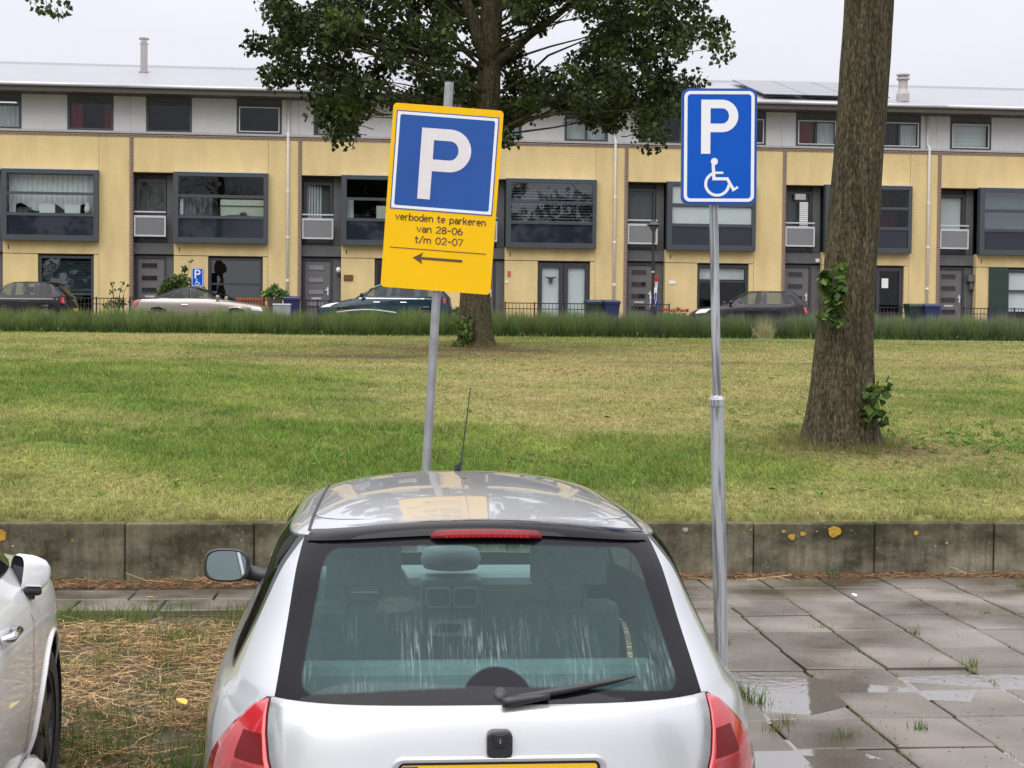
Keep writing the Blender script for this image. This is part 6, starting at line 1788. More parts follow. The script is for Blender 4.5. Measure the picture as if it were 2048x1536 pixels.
# wiper
wp = CB_.at(6.25, CB_.s_rear(6.25, 0.0)); w0_ = Vector((0.025, wp[1] - 0.025, 0.963))
hub = MB(); hub.lathe([(0.001, -0.010), (0.014, -0.008), (0.022, 0.002), (0.03, 0.03)], 20, (w0_.x - 0.005, w0_.y + 0.012, w0_.z - 0.002), 'Y')
wiper = hub.build('wiper', M['black_plastic'], SC, smooth=True)
def on_glass(x, z, off):
    k = CB_.k_of_z(z, 9); p = CB_.at(k, CB_.s_rear(k, abs(x))); return Vector((math.copysign(p[0], x), p[1] - off, z))
ap = [on_glass(0.02 + 0.13 * t, 0.962 + 0.012 * t, 0.035 - 0.006 * t) for t in np.linspace(0, 1, 6)]
am = MB(); am.tube(ap, [0.015, 0.015, 0.013, 0.012, 0.010, 0.009], 8); am.build('wiper_arm', M['black_plastic'], wiper, smooth=True)
bp_ = [on_glass(0.035 + 0.36 * t, 0.966 + 0.042 * t, 0.020) for t in np.linspace(0, 1, 10)]
bm_ = MB(); bm_.tube(bp_, [0.007, 0.010, 0.011, 0.011, 0.011, 0.010, 0.009, 0.008, 0.006, 0.003], 8); bm_.build('wiper_blade', M['black_plastic'], wiper, smooth=True)
# boot lock, plate recess, plate
p = CB_.rear(0.0, 0.825, KL, 0.007)
hm = MB(); hm.prism([(q[0] + 0.012, q[1]) for q in rrect(-0.034, 0.034, 0.822, 0.896, 0.018)], p.y - 0.020, p.y + 0.02); lk = hm.build('boot_handle', M['black_plastic'], SC, bevel=0.006)
MB().prism([(q[0] + 0.012, q[1]) for q in rrect(-0.0165, 0.0165, 0.855, 0.889, 0.007)], p.y - 0.0245, p.y - 0.0195).build('lock_button', M['rubber'], lk, bevel=0.002)
MB().lathe([(0.001, -0.0018), (0.009, -0.0018), (0.010, 0.0)], 14, (0.012, p.y - 0.0246, 0.872), 'Y').build('lock_barrel', M['black_plastic'], lk)
MB().box(0.0105, 0.0135, p.y - 0.028, p.y - 0.0264, 0.866, 0.878).build('key_slot', M['chrome'], lk)
py_ = CB_.rear(0.0, 0.79, KL, 0.007).y
rm = MB(); ring_strip(rm, [(q[0] + 0.012, q[1]) for q in rrect(-0.285, 0.285, 0.681, 0.828, 0.03)], [(q[0] + 0.012, q[1]) for q in rrect(-0.268, 0.268, 0.694, 0.815, 0.018)], py_ - 0.010, py_ + 0.03)
rm.build('plate_surround', M['silver'], SC, bevel=0.004)
MB().prism([(q[0] + 0.012, q[1]) for q in rrect(-0.2675, 0.2675, 0.6945, 0.8145, 0.018)], py_ - 0.001, py_ + 0.02).build('plate_recess', M['rubber'], SC)
pl = MB().prism([(q[0] + 0.012, q[1]) for q in rrect(-0.26, 0.26, 0.698, 0.808, 0.008)], py_ - 0.006, py_ - 0.002).build('number_plate', M['plate_yellow'], SC)
MB().prism([(q[0] + 0.012, q[1]) for q in rrect(-0.258, -0.215, 0.700, 0.806, 0.004)], py_ - 0.0075, py_ - 0.0058).build('plate_band', M['plate_blue'], pl)
# roof gutters, aerial, mirror
for sx in (-1, 1):
    pts = []; nn_ = []
    for y in np.linspace(0.74, 2.16, 20):
        xt = 0.530 - 0.020 * (y - 0.7)
        ks = np.linspace(9.0, 11.0, 120); xs_ = [CB_.at(k, CB_.s_side(k, y))[0] for k in ks]
        k = float(np.interp(-xt, [-v for v in xs_], ks)); q = CB_.at(k, CB_.s_side(k, y)); pts.append((sx * q[0], q[1], q[2] + 0.0025)); nn_.append(Vector((sx * 0.45, -0.1, 1)).normalized())
    ribbon(SC, 'roof_channel', pts, 0.010, M['rubber'], nn_)
ar = MB(); ar.tube([(0.0, 2.02, 1.400), (0.0, 2.0, 1.425), (0.01, 1.97, 1.445)], [0.017, 0.014, 0.006], 10); aer = ar.build('aerial', M['black_plastic'], SC, smooth=True)
MB().tube([(0.01, 1.97, 1.44), (0.038, 1.86, 1.735)], [0.0032, 0.0018], 6).ball((0.038, 1.86, 1.738), 0.004, 0.004, 0.004, 6).build('aerial_rod', M['black_plastic'], aer)
def mirror(root, c, w, h, arm_to, shell, rz=0.0, name='door_mirror', glass_inset=0.012, n=3.0, chrome=False):
    m_ = MB(); G_ = []
    for (yy, sc) in ((0.0, 0.90), (0.012, 1.0), (0.06, 0.96), (0.10, 0.78), (0.125, 0.45), (0.132, 0.02)):
        G_.append([(w * sc * math.copysign(abs(math.cos(a)) ** (2 / n), math.cos(a)), yy, h * sc * math.copysign(abs(math.sin(a)) ** (2 / n), math.sin(a))) for a in np.linspace(0, 2 * PI, 41)])
    m_.grid(G_)
    o = m_.build(name, shell, root, smooth=True, loc=c); o.rotation_euler = (-0.13, 0, rz); recalc(o.data)
    f = MB(); ring = [(w * 0.90 * math.copysign(abs(math.cos(a)) ** (2 / n), math.cos(a)), 0.0, h * 0.90 * math.copysign(abs(math.sin(a)) ** (2 / n), math.sin(a))) for a in np.linspace(0, 2 * PI, 40, endpoint=False)]
    f.add(ring + [(p_[0] * 0.93, 0.006, p_[2] * 0.93) for p_ in ring], [(i, (i + 1) % 40, 40 + (i + 1) % 40, 40 + i) for i in range(40)]); f.build('mirror_bezel', M['black_plastic'], o)
    MB().add([(p_[0] * 0.93, 0.006, p_[2] * 0.93) for p_ in ring], [tuple(range(40))]).build('mirror_glass', M['mirror_face'], o)
    a_ = MB(); a_.tube([(0, 0.06, -h * 0.15), Vector(arm_to) * 0.6 + Vector((0, 0.03, -h * 0.2)), Vector(arm_to)], [h * 0.55, h * 0.42, h * 0.62], 12); a_.build('mirror_arm', M['black_plastic'], o, smooth=True)
    return o
mirror(SC, (-0.945, 2.46, 0.972), 0.098, 0.070, (0.22, 0.10, -0.05), M['black_plastic'], -0.12)
# bumper line, interior
cabin(SC, CB_, 1.55, 2.55, 0.95, 0.66, top=1.24)
cs_ = MB(); cs_.box(-0.13, 0.13, 2.40, 2.56, 0.45, 0.92); csl = cs_.build('centre_console', M['dash'], SC, bevel=0.02)
for sx in (-1, 1):
    v_ = MB(); ring_strip(v_, [(q[0] + sx * 0.057, q[1]) for q in rrect(-0.053, 0.053, 0.80, 0.885, 0.02)], [(q[0] + sx * 0.057, q[1]) for q in rrect(-0.046, 0.046, 0.807, 0.878, 0.016)], 2.385, 2.40); v_.build('air_vent', M['dash_light'], csl)
MB().box(-0.10, 0.10, 2.385, 2.40, 0.68, 0.75).build('radio', M['dash_light'], csl); MB().box(-0.07, 0.04, 2.380, 2.386, 0.70, 0.73).build('radio_face', M['rubber'], csl)
hd = MB(); hd.lathe([(0.001, 0.95), (0.115, 0.95), (0.13, 0.99), (0.115, 1.03), (0.001, 1.045)], 16, (0, 2.52, 0)); hd.build('display_hood', M['dash'], SC, smooth=True)
rb = MB(); rb.add([(-.60, .80, .50), (.60, .80, .50), (.60, .95, .50), (-.60, .95, .50), (-.57, .68, .93), (.57, .68, .93), (.57, .78, .93), (-.57, .78, .93)], [(0, 3, 2, 1), (4, 5, 6, 7), (0, 1, 5, 4), (1, 2, 6, 5), (2, 3, 7, 6), (3, 0, 4, 7)]); rb.build('rear_seat', M['seat'], SC, bevel=0.04)
MB().box(-.62, .62, .22, .70, .80, .815).build('parcel_shelf', M['dash'], SC)

# ---- white car at the left edge
WC = thing('parked_car', 'white car cut off by the left edge, black wheel and white door mirror showing', 'car', (-2.28, 2.75, 0.0), 0.14)
WB = Body([
    (0.22, 0.15, 4.15, 0.82, 4.5, 0, 0.02), (0.40, 0.02, 4.30, 0.885, 4.8, 0, 0.03), (0.62, 0.0, 4.34, 0.905, 5.0, 0, 0.04), (0.80, 0.03, 4.30, 0.905, 5.0, 0, 0.03), (0.93, 0.06, 4.15, 0.885, 4.6, 0, 0.03), (1.005, 0.09, 3.75, 0.855, 4.4, 0.02, 0.03),
    (1.045, 0.12, 3.50, 0.840, 4.8, 0.01, 0.03), (1.22, 0.26, 3.22, 0.800, 4.8, 0, 0.035), (1.42, 0.40, 2.82, 0.74, 4.6, 0.015, 0.035), (1.55, 0.52, 2.50, 0.66, 4.4, 0.03, 0.03),
    (1.59, 0.62, 2.38, 0.60, 4.2, 0.025, 0.02), (1.62, 0.9, 2.0, 0.40, 3.6, 0.01, 0.01), (1.632, 1.2, 1.7, 0.2, 3.0, 0, 0), (1.635, 1.42, 1.48, 0.02, 2.2, 0, 0)])
car(WC, WB, 6.05, 8.9, (0.62, 0.56), [((0.6, 0.85), (1.28, 1.35)), ((1.32, 1.40), (1.95, 1.95)), ((2.0, 2.0), (3.16, 2.52))], (0.70, 0.55), [(0.75, 0.325), (3.47, 0.325)], M['white_paint'], wheel_r=0.325, arch_r=0.375, rows_per=11, rim='rim_dark', dens=2)
cabin(WC, WB, 1.75, 2.75, 1.0, 0.72, top=1.3)
wm = mirror(WC, (0.835, 2.95, 1.03), 0.060, 0.072, (0.0, 0.045, -0.07), M['white_paint'], -0.95, n=3.4)
[c for c in wm.children if c.name.startswith('mirror_glass')][0].data.materials[0] = M['spandrel']  # dark glaze instead of a mirror, the dark reflection put into its colour
MB().box(-0.060, 0.063, 0.008, 0.085, -0.078, -0.046).build('mirror_base', M['black_plastic'], wm, bevel=0.012)
MB().box(-0.061, 0.064, 0.012, 0.08, -0.046, -0.038).build('mirror_strip', M['chrome'], wm, bevel=0.003)
def seam(root, B, pts, kmax, m='rubber', w=0.006, name='door_seam', off=0.004):
    for sx in (1, -1):
        q = []
        for (y, z) in pts:
            p_ = B.side(y, z, kmax, off); q.append((sx * p_.x, p_.y, p_.z))
        ribbon(root, name, q, w, M[m], (sx, 0, 0.15))
for sx in (1, -1):
    for wy in (0.75, 3.47):
        pts = []
        for a in np.linspace(-8, 188, 40):
            p_ = WB.side(wy + 0.384 * math.cos(R(a)), max(0.24, 0.325 + 0.384 * math.sin(R(a))), 6); pts.append((sx * (p_.x + 0.002), p_.y, p_.z))
        MB().tube(pts, 0.009, 8).build('arch_lip', M['white_paint'], WC, smooth=True)
seam(WC, WB, [(2.88, 0.98), (2.92, 0.85), (2.90, 0.6), (2.84, 0.40), (2.80, 0.32)], 6)
seam(WC, WB, [(1.98, 1.0), (1.97, 0.8), (1.95, 0.5), (1.94, 0.32)], 6)
for yy in (1.45, 2.40):
    for sx in (1, -1):
        p_ = WB.side(yy, 0.90, 6); h_ = MB(); h_.tube([(sx * (p_.x + 0.005), yy - 0.1, 0.90), (sx * (p_.x + 0.035), yy - 0.07, 0.902), (sx * (p_.x + 0.035), yy + 0.07, 0.902), (sx * (p_.x + 0.003), yy + 0.1, 0.90)], [0.012, 0.016, 0.016, 0.012], 8); h_.build('door_handle', M['chrome'], WC, smooth=True)
for sx in (1, -1):
    sp_ = MB(); p_ = WB.side(2.1, 0.32, 6); sp_.tube([(sx * (p_.x + 0.02), 1.15, 0.26), (sx * (p_.x + 0.03), 2.0, 0.26), (sx * (p_.x + 0.03), 2.95, 0.27), (sx * (p_.x + 0.01), 3.06, 0.28)], [0.05, 0.055, 0.055, 0.03], 10)
    sp_.build('sill', M['white_paint'], WC, smooth=True)
for sx in (1, -1):
    G_ = []
    for z in np.linspace(0.70, 0.84, 4):
        k = WB.k_of_z(z, 6); s0 = WB.s_side(k, 3.98); s1 = WB.s_front(k, 0.55)
        G_.append([(sx * (q[0] + 0.006), q[1] + 0.006, q[2]) for q in (WB.at(k, s0 + (s1 - s0) * i / 6) for i in range(7))])
    o = MB().grid(G_).build('headlight', M['clear_lens'], WC, smooth=True); recalc(o.data)

# ---- cars along the street
def street_car(label, loc, heading, B, kb, kt, wins, paint, wheels, tail_z=0.85, head_z=0.68, glass_x=(0.55, 0.5), screen_x=(0.6, 0.48), roof_mat=None, roof_from=None, wheel_r=0.30, rim='rim', L=4.0, extras=None, rear_glass=True, mirror_y=None, plate=True, tail_y=(0.0, 0.22)):
    t = thing('parked_car', label, 'car', loc, heading, 'cars parked along the far street')
    car(t, B, kb, kt, glass_x, wins, screen_x, wheels, paint, wheel_r=wheel_r, arch_r=wheel_r + 0.055, rows_per=3, roof_mat=roof_mat, roof_from=roof_from, rim=rim, rear_glass=rear_glass)
    belt = B.par(kb)[0]
    cabin(t, B, L * 0.44, L * 0.66, belt, B.R[:, 3].max() - 0.12, top=belt + 0.30)
    for sx in (1, -1):
        G_ = []
        for z in np.linspace(tail_z - 0.10, tail_z + 0.10, 5):
            k = B.k_of_z(z, int(kb)); row = []
            s0 = B.s_rear(k, B.par(k)[3] * 0.78); s1 = B.s_side(k, B.par(k)[1] + tail_y[1])
            for i in range(7):
                p_ = B.at(k, s0 + (s1 - s0) * i / 6); row.append((sx * (p_[0] + 0.012), p_[1] - 0.012, p_[2]))
            G_.append(row)
        o = MB().grid(G_).build('tail_light', M['red_lens'], t, smooth=True); recalc(o.data)
        G_ = []
        for z in np.linspace(head_z - 0.07, head_z + 0.07, 4):
            k = B.k_of_z(z, int(kb)); row = []
            s0 = B.s_side(k, B.par(k)[2] - 0.42); s1 = B.s_front(k, B.par(k)[3] * 0.72)
            for i in range(7):
                p_ = B.at(k, s0 + (s1 - s0) * i / 6); row.append((sx * (p_[0] + 0.012), p_[1] + 0.012, p_[2] + 0.03 * (1 - i / 6)))
            G_.append(row)
        o = MB().grid(G_).build('headlight', M['clear_lens'], t, smooth=True); recalc(o.data)
    my = mirror_y if mirror_y else L * 0.66
    for sx in (1, -1):
        p_ = B.side(my, belt - 0.03, int(kb)); m_ = MB(); m_.ball((sx * (p_.x + 0.13), my, belt + 0.06), 0.10, 0.07, 0.075); m_.tube([(sx * (p_.x - 0.02), my, belt + 0.0), (sx * (p_.x + 0.1), my, belt + 0.04)], 0.03, 6)
        m_.build('door_mirror', paint if 'convertible' in label else M['black_plastic'], t, smooth=True)
    return t
def handles(t, B, ys, z, kmax, m='chrome'):
    for y in ys:
        for sx in (1, -1):
            p_ = B.side(y, z, kmax); MB().tube([(sx * (p_.x + .002), y - .1, z), (sx * (p_.x + .03), y, z), (sx * (p_.x + .002), y + .1, z)], 0.015, 6).build('door_handle', M[m], t)
SZ = 2.15
def hatch(L=3.97, w=0.84, H_=1.46, belt=0.96, hood=0.98, rake=0.55, wbase=1.2, ws=0.80, tail=0.08):
    """five-door hatchback outline stack"""
    return Body([(0.2, 0.15, L - 0.15, w - 0.06, 4.5, 0, .02), (0.4, 0.0, L, w, 5, 0, .04), (0.62, 0.0, L - 0.02, w + 0.005, 5, 0, .04), (0.76, 0.03, L - 0.14, w, 5, 0, .04), (0.88, 0.06, L - 0.5, w - 0.02, 4.8, 0, .03),
                 (belt, tail, L - wbase, w - 0.06, 4.7, 0, .03), (belt + (H_ - belt) * 0.4, tail + rake * 0.38, L - wbase - ws * 0.36, w - 0.14, 4.6, 0, .03), (belt + (H_ - belt) * 0.78, tail + rake * 0.75, L - wbase - ws * 0.74, w - 0.22, 4.5, 0.01, .03),
                 (belt + (H_ - belt) * 0.90, tail + rake, L - wbase - ws, w - 0.28, 4.4, 0.03, .02), (H_ - 0.03, tail + rake + 0.14, L - wbase - ws - 0.15, w - 0.36, 4, 0.02, .01), (H_ - 0.005, tail + rake + .6, L - wbase - ws - .5, 0.25, 3, 0.0, 0), (H_, L * .42, L * .46, 0.02, 2.2, 0, 0)])
# black hatchback, far left, tail to the right
b1 = hatch(4.0, 0.84, 1.50, 0.99, rake=0.50, wbase=1.22, ws=0.85)
t1 = street_car('black hatchback with red tail light parked at the far left, tail to the right', (-14.88, 52.3, SZ), PI / 2, b1, 5.1, 8.0, [((0.45, 0.68), (1.0, 1.05)), ((1.12, 1.15), (1.78, 1.76)), ((1.9, 1.88), (2.75, 2.2))], M['black_paint'], [(0.75, 0.30), (3.22, 0.30)], tail_z=0.86, L=4.0)
ribbon(t1, 'belt_line', [(-(b1.side(y, 0.90, 5).x + 0.004), y, 0.90) for y in np.linspace(0.35, 3.0, 14)], 0.03, M['champagne'], (-1, 0, 0.2))
MB().lathe([(0.001, -0.01), (0.035, -0.01), (0.04, 0)], 14, (0, b1.rear(0, 0.86, 5).y - 0.004, 0.86), 'Y').build('round_badge', M['chrome'], t1)
MB().box(-0.26, 0.26, -0.055, -0.045, 0.50, 0.61).build('number_plate', M['plate_yellow'], t1)
MB().add([(-.55, .40, 1.42), (.55, .40, 1.42), (.55, .80, 1.475), (-.55, .80, 1.475), (-.55, .42, 1.39), (.55, .42, 1.39), (.55, .80, 1.44), (-.55, .80, 1.44)], [(0, 1, 2, 3), (4, 7, 6, 5), (0, 4, 5, 1), (1, 5, 6, 2), (2, 6, 7, 3), (3, 7, 4, 0)]).build('roof_spoiler', M['black_paint'], t1)
handles(t1, b1, (1.45, 2.35), 0.80, 5, 'black_plastic')
# silver convertible, nose to the right
L2 = 4.57
b2 = Body([(0.2, 0.15, L2 - 0.15, 0.80, 4.5, 0, .02), (0.38, 0.0, L2, 0.88, 5, 0, .04), (0.60, 0.0, L2 - 0.02, 0.885, 5, 0, .04), (0.74, 0.03, L2 - 0.18, 0.88, 5, 0, .04), (0.86, 0.06, L2 - 0.75, 0.86, 4.8, 0, .03), (0.93, 0.20, L2 - 1.35, 0.80, 4.6, 0, .02),
           (0.965, 0.55, L2 - 1.50, 0.76, 4.6, 0, 0), (1.10, 1.00, L2 - 1.72, 0.72, 4.6, 0, 0), (1.26, 1.42, L2 - 2.02, 0.65, 4.5, 0.01, 0), (1.34, 1.72, L2 - 2.30, 0.58, 4.4, 0.02, 0), (1.385, 2.0, L2 - 2.5, 0.45, 3.5, 0.01, 0), (1.395, 2.05, 2.15, 0.02, 2.2, 0, 0)])
t2 = street_car('silver champagne convertible with its black fabric roof up', (-12.98, 52.9, SZ), -PI / 2, b2, 6.05, 8.8, [((1.30, 1.78), (1.98, 1.98)), ((2.05, 2.03), (3.0, 2.35))], M['champagne'], [(0.98, 0.31), (3.62, 0.31)], tail_z=0.80, head_z=0.63, roof_mat=M['soft_top'], roof_from=6.1, wheel_r=0.315, L=L2, rear_glass=False, mirror_y=3.0, tail_y=(0, 0.25))
ribbon(t2, 'belt_strip', [(-(b2.side(y, 0.915, 5).x + 0.003), y, 0.915) for y in np.linspace(0.4, 3.35, 14)], 0.02, M['chrome'], (-1, 0, 0.3)); ribbon(t2, 'belt_strip', [((b2.side(y, 0.915, 5).x + 0.003), y, 0.915) for y in np.linspace(0.4, 3.35, 14)], 0.02, M['chrome'], (1, 0, 0.3))
handles(t2, b2, (1.9,), 0.76, 5)
seam(t2, b2, [(1.65, 0.90), (1.66, 0.6), (1.72, 0.38)], 5); seam(t2, b2, [(3.0, 0.88), (2.95, 0.6), (2.92, 0.38)], 5)
# teal estate, nose to the left
b3 = hatch(4.55, 0.92, 1.58, 1.06, rake=0.45, wbase=1.30, ws=0.95)
t3 = street_car('dark teal crossover half hidden behind the yellow sign', (-2.08, 52.7, SZ), PI / 2, b3, 5.1, 8.0, [((0.5, 0.7), (1.05, 1.1)), ((1.2, 1.2), (2.05, 2.0)), ((2.15, 2.1), (3.1, 2.45))], M['teal_paint'], [(0.85, 0.34), (3.6, 0.34)], tail_z=0.98, head_z=0.78, wheel_r=0.34, L=4.55, mirror_y=3.0)
for sx in (1, -1):
    rr_ = []
    for y in np.linspace(0.8, 2.6, 12):
        q = b3.at(8.1, b3.s_side(8.1, y)); rr_.append((sx * (q[0] - 0.03), q[1], q[2] + 0.05))
    MB().tube(rr_, 0.018, 6).build('roof_rail', M['alu'], t3, smooth=True)
    ribbon(t3, 'chrome_strip', [(sx * (b3.side(y, 1.03, 5).x + 0.004), y, 1.03) for y in np.linspace(0.4, 3.1, 14)], 0.025, M['chrome'], (sx, 0, 0.3))
    ap_ = []
    for k in np.linspace(5.2, 7.9, 9):
        y = 3.17 + (2.50 - 3.17) * (k - 5.2) / 2.7; q = b3.at(k, b3.s_side(k, y)); ap_.append((sx * (q[0] + 0.004), q[1], q[2]))
    ribbon(t3, 'chrome_strip', ap_, 0.03, M['chrome'], (sx, 0, 0.4))
handles(t3, b3, (1.6, 2.5), 0.90, 5, 'teal_paint' if False else 'chrome')
# dark hatchback right of the blue sign post, nose to the left
b4 = hatch(4.03, 0.86, 1.47, 0.97, rake=0.52, wbase=1.10, ws=0.98)
t4 = street_car('dark plum grey hatchback with a red tail light, right of the blue sign post', (10.17, 53.2, SZ - 0.02), PI / 2, b4, 5.1, 8.0, [((0.62, 0.85), (1.55, 1.5)), ((1.68, 1.62), (2.62, 2.05))], M['plum_paint'], [(0.75, 0.30), (3.22, 0.30)], tail_z=0.80, head_z=0.72, L=4.03, mirror_y=2.75)
handles(t4, b4, (1.3, 2.1), 0.80, 5, 'black_plastic')
# ------------------------------------------------------------------ foreground ground cover
# cut straw lying between the cars
def lying(n, xr, yr, zmax, lmin, lmax, w):
    x = rng.uniform(*xr, n); y = rng.uniform(*yr, n); a = rng.uniform(0, 2 * PI, n); L = rng.uniform(lmin, lmax, n) * rng.uniform(0.5, 1, n)
    z = rng.uniform(0.0, 1, n) ** 1.5 * zmax; tl = rng.normal(0, 0.12, n)
    d = np.stack([np.cos(a), np.sin(a), tl], 1); s = np.stack([-np.sin(a), np.cos(a), rng.normal(0, 0.5, n)], 1) * (w * 0.5)
    c = np.stack([x, y, z + 0.004], 1)
    bend = np.stack([-np.sin(a), np.cos(a), np.zeros(n)], 1) * (L * rng.normal(0, 0.12, n))[:, None]
    A = c - d * L[:, None] / 2; B_ = c + bend; C_ = c + d * L[:, None] / 2
    for q in (A, B_, C_): q[:, 2] = np.maximum(q[:, 2], 0.002)
    V = np.stack([A - s * .5, A + s * .5, B_ + s, B_ - s, C_ + s * .5, C_ - s * .5], 1).reshape(-1, 3); i = np.arange(n) * 6
    F = np.concatenate([np.stack([i, i + 1, i + 2], 1), np.stack([i, i + 2, i + 3], 1), np.stack([i + 3, i + 2, i + 4], 1), np.stack([i + 3, i + 4, i + 5], 1)])
    return V, F, x, y
def straw_col(x, y, n):
    t = np.clip(0.5 + 0.8 * fbm(x, y, 2.3, 21), 0, 1)[:, None]
    c = np.array((0.48, 0.34, 0.17)) * t + np.array((0.30, 0.17, 0.085)) * (1 - t)
    return c * rng.uniform(0.3, 1.4, (n, 1))
n = 40000
V, F, x, y = lying(n, (-3.4, 0.95), (5.7, 10.1), 0.055, 0.05, 0.24, 0.0042)
k = rng.random(n) < np.clip(0.95 + 1.3 * fbm(x, y, 1.9, 51), 0.12, 1)          # thin and bare spots
kf = np.concatenate([k, k, k, k]); F = F[kf]
tag(tri_mesh('cut_straw', V, F, M['straw'], np.repeat(straw_col(x, y, n), 6, axis=0)), 'dry cut straw matted on the ground between the cars', 'straw', kind='stuff')
n = 9000
V, F, x, y = lying(n, (-4.2, 5.2), (-0.30, 0.0), 0.03, 0.03, 0.18, 0.0045)
V[:, 1] += 0.0
yw = wall_y(V[:, 0]); V[:, 1] = V[:, 1] * np.where(V[:, 0] < 0.8, 1.35, 0.62) + yw - 0.02
V[:, 2] += np.where(V[:, 0] > 0.6, 0.024, 0.0)
tag(tri_mesh('wall_litter', V, F, M['straw'], np.repeat(np.array((0.25, 0.145, 0.075)) * rng.uniform(0.35, 1.4, (n, 1)), 6, axis=0)), 'brown leaf litter along the foot of the concrete wall', 'litter', kind='stuff')
# long loose stalks
n = 70
V, F, x, y = lying(n, (-3.0, 4.5), (-0.26, -0.02), 0.03, 0.3, 0.7, 0.006)
V[:, 1] += wall_y(V[:, 0]); V[:, 2] += 0.03
tag(tri_mesh('loose_stalks', V, F, M['straw'], np.repeat(np.array((0.42, 0.31, 0.16)) * rng.uniform(0.6, 1.2, (n, 1)), 6, axis=0)), 'long dry stalks lying on the litter by the wall', 'stalks', kind='stuff')

def tufts(spec):
    """list of (x, y, z, radius, blades, height, green?)"""
    P_, H_, C_, L_ = [], [], [], []
    for (cx, cy, cz, r, k, h, g) in spec:
        P_.append(np.stack([cx + rng.normal(0, r, k), cy + rng.normal(0, r * 0.7, k), np.full(k, cz)], 1)); hh = h * rng.uniform(0.4, 1.2, k); H_.append(hh)
        L_.append(hh * np.abs(rng.normal(0, 0.6, k)))
        base = np.array((0.075, 0.135, 0.028)) * g + np.array((0.24, 0.19, 0.08)) * (1 - g)
        C_.append(base * rng.uniform(0.5, 1.5, (k, 1)))
    P_, H_, C_, L_ = map(np.concatenate, (P_, H_, C_, L_))
    V, F = blades(P_, H_, np.full(len(P_), 0.006), L_)
    return V, F, np.repeat(C_, 3, axis=0)
spec = []
for i in range(60): spec.append((random.uniform(-3.2, 0.6), random.gauss(10.25, 0.16), 0.0, 0.10, 46, 0.13, random.uniform(0.45, 1)))
for i in range(260): spec.append((random.uniform(-3.0, -0.2), random.uniform(6.0, 9.9), 0.0, random.uniform(0.03, 0.10), random.randint(10, 40), 0.11, random.uniform(0.5, 1)))
for i in range(40): spec.append((random.uniform(-2.3, -0.7), random.uniform(6.3, 7.35), 0.0, 0.07, 40, 0.12, random.uniform(0.7, 1)))
for i in range(26): spec.append((random.uniform(-3.8, 0.2), 11.75 + 0.08 * 0 + random.uniform(-0.12, 0.4), 0.0, 0.05, 18, 0.09, random.uniform(0.4, 0.9)))
for (tx, ty, tr_, m_) in ((3.43, 16.0, 0.47, 150), (-0.875, 36.0, 0.55, 90)):      # long uncut grass round the tree feet
    for i in range(m_):
        a = random.uniform(0, 2 * PI); q = tr_ * random.uniform(0.9, 1.5); ux, uy = tx + q * math.cos(a), ty + q * math.sin(a)
        spec.append((ux, uy, float(lawn_z(ux, uy)), 0.05, 10, 0.11 if ty < 20 else 0.16, random.uniform(0.1, 0.8)))
V, F, C_ = tufts(spec)
tag(tri_mesh('bay_grass', V, F, M['grass'], C_), 'grass tufts growing through the straw, along the tile strip and round the tree feet', 'grass', kind='stuff')
# weeds in the pavement joints
spec = []
for i in range(-1, 9):
    for j in range(-8, 3):
        c = P0 + ex * i + ey * j
        if c.x < 1.45 or c.x > 5.0: continue
        for q in range(9):
            t = random.random()
            if random.random() < 0.55 + 0.45 * math.sin(i * 1.9 + j * 0.8):
                p_ = c + ey * t; spec.append((p_.x, p_.y, 0.016, 0.018, 9, 0.028, random.uniform(0.3, 0.8)))
        if random.random() < 0.4:
            p_ = c + ex * random.random(); spec.append((p_.x, p_.y, 0.016, 0.02, 6, 0.022, random.uniform(0.3, 0.8)))
for (wx_, wy_, s_, g_) in ((1.25, 8.22, 1.0, 0.95), (1.30, 8.02, 1.0, 0.9), (1.22, 8.1, 1.1, 0.9), (2.72, 8.98, 0.9, 0.75), (2.05, 10.15, 0.5, 0.6), (3.33, 10.72, 0.6, 0.85), (3.25, 11.05, 0.5, 0.85), (2.62, 9.95, 0.7, 0.7), (1.36, 7.6, 0.8, 0.7), (1.62, 7.35, 0.7, 0.9), (2.02, 7.5, 0.7, 1.0), (1.30, 7.45, 0.7, 0.6), (1.35, 9.6, 0.8, 0.6), (2.57, 12.28, 1.2, 1.0), (3.5, 12.35, 0.6, 0.9), (2.35, 6.55, 0.7, 0.9), (4.0, 11.9, 1.0, 0.5)):
    spec.append((wx_, wy_, 0.02, 0.032 * s_ ** 0.5, int(46 * s_), 0.10 * s_, g_))
V, F, C_ = tufts(spec)
tag(tri_mesh('joint_weeds', V, F, M['grass'], C_), 'weeds and moss growing in the joints of the pavement', 'weeds', kind='stuff')
# grit and small leaves on the wet tiles
n = 1700
x = rng.uniform(1.3, 5.2, n); y = rng.uniform(6.0, 11.2, n)
dense = np.exp(-((x - 1.75) / 0.5) ** 2 - ((y - 8.5) / 0.5) ** 2) + 0.8 * np.exp(-((x - 1.9) / 0.4) ** 2 - ((y - 7.1) / 0.35) ** 2) + 0.30
k = rng.random(n) < dense; x, y = x[k], y[k]; n = len(x)
r = rng.uniform(0.003, 0.010, n); a = rng.uniform(0, PI, n)
q = np.stack([np.cos(a), np.sin(a) * 0.8, np.zeros(n)], 1) * r[:, None]; q2 = np.stack([-np.sin(a), np.cos(a) * 0.8, np.zeros(n)], 1) * (r * 0.6)[:, None]
c = np.stack([x, y, np.full(n, 0.044)], 1); up = np.array((0, 0, 0.004))
V = np.stack([c - q, c + q2, c + q, c - q2, c + up], 1).reshape(-1, 3); i = np.arange(n) * 5
F = np.concatenate([np.stack([i, i + 1, i + 4], 1), np.stack([i + 1, i + 2, i + 4], 1), np.stack([i + 2, i + 3, i + 4], 1), np.stack([i + 3, i, i + 4], 1)])
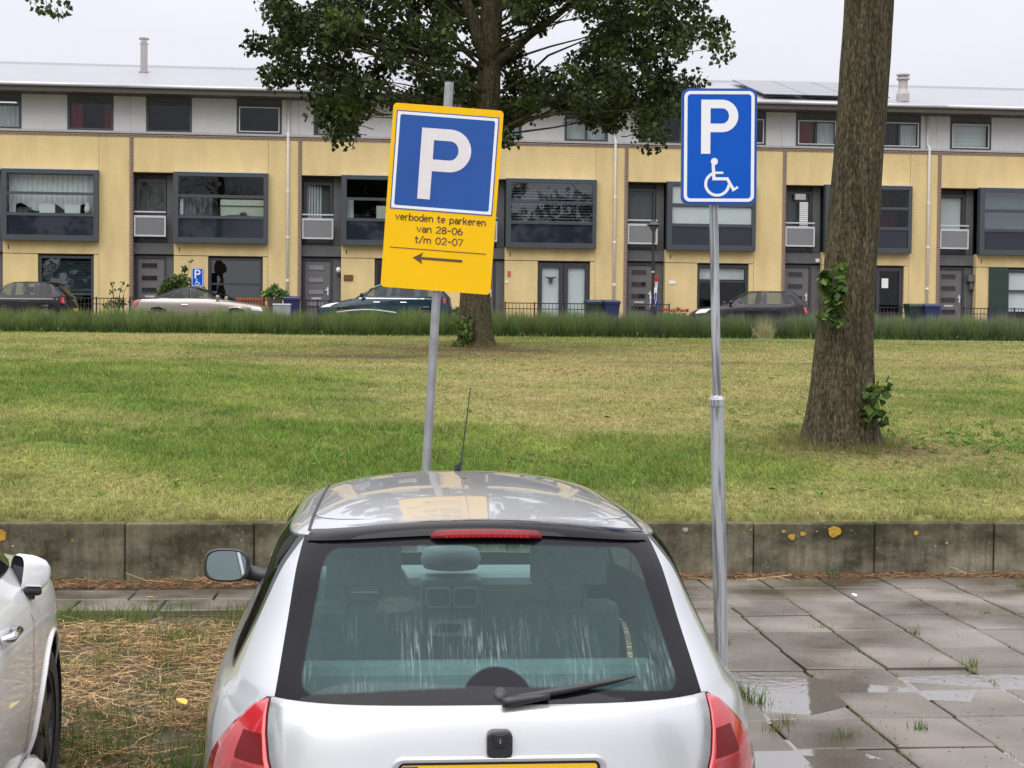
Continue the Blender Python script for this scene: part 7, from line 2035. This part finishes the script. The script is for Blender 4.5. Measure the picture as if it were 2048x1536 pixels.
tag(tri_mesh('grit', V, F, M['straw'], np.repeat(np.array((0.05, 0.035, 0.024)) * rng.uniform(0.5, 1.6, (n, 1)), 5, axis=0)), 'dark grit and crumbs scattered over the wet tiles', 'grit', kind='stuff')
def fallen_leaf(loc, s, label, c, rz):
    pts = [(0, -0.5), (0.28, -0.3), (0.42, 0.0), (0.3, 0.3), (0, 0.55), (-0.3, 0.3), (-0.42, 0.0), (-0.28, -0.3)]
    vs = [(p[0] * s, p[1] * s, 0.12 * s * (abs(p[0]) * 2)) for p in pts] + [(0, 0, 0)]
    o = MB().add(vs, [(i, (i + 1) % 8, 8) for i in range(8)]).build('fallen_leaf', c, smooth=True)
    o.location = loc; o.rotation_euler = (0.25, 0.1, rz); tag(o, label, 'leaf')
M['leaf_yellow'] = mat('yellow leaf', (0.62, 0.43, 0.06), 0.6, var=0.2, scale=20)
fallen_leaf((-1.66, 7.75, 0.075), 0.075, 'yellow fallen leaf on the straw beside the silver car', M['leaf_yellow'], 0.8)
fallen_leaf((-2.55, 10.92, 0.05), 0.09, 'yellow fallen leaf on the narrow strip of tiles', M['leaf_yellow'], 1.9)
fallen_leaf((2.55, 11.35, 0.05), 0.05, 'pale leaf on the tiles near the concrete wall', M['blind_white'], 0.4)

# mown clippings and bark crumbs scattered on the lawn
n = 9000
x, y = fan(n, 12.8, 40, 1.3)
k = (y > wall_y(x) + 0.4) & (rng.random(n) < np.clip(0.10 + 1.4 * (fbm(x, y * 2.2, 1.3, 41) - 0.18), 0.03, 1)); x, y = x[k], y[k]; n = len(x)
a = rng.uniform(0, PI, n); L = rng.uniform(0.012, 0.055, n) * (0.6 + y / 30)
d = np.stack([np.cos(a), np.sin(a) * 0.6, np.zeros(n)], 1) * L[:, None]; w = np.stack([-np.sin(a), np.cos(a) * 0.6, np.zeros(n)], 1) * (L * 0.3)[:, None]
c = np.stack([x, y, lawn_z(x, y) + 0.022 + 0.012 * rng.random(n)], 1)
V = np.stack([c - d, c + w, c + d, c - w], 1).reshape(-1, 3); V[:, 2] += rng.normal(0, 0.006, len(V)); i = np.arange(n) * 4
F = np.concatenate([np.stack([i, i + 1, i + 2], 1), np.stack([i, i + 2, i + 3], 1)])
cc = np.where(rng.random((n, 1)) < 0.6, np.array((0.15, 0.10, 0.055)), np.array((0.28, 0.22, 0.11))) * rng.uniform(0.5, 1.3, (n, 1))
tag(tri_mesh('lawn_litter', V, F, M['straw'], np.repeat(cc, 4, axis=0)), 'brown clippings and crumbs lying on the lawn', 'litter', kind='stuff')
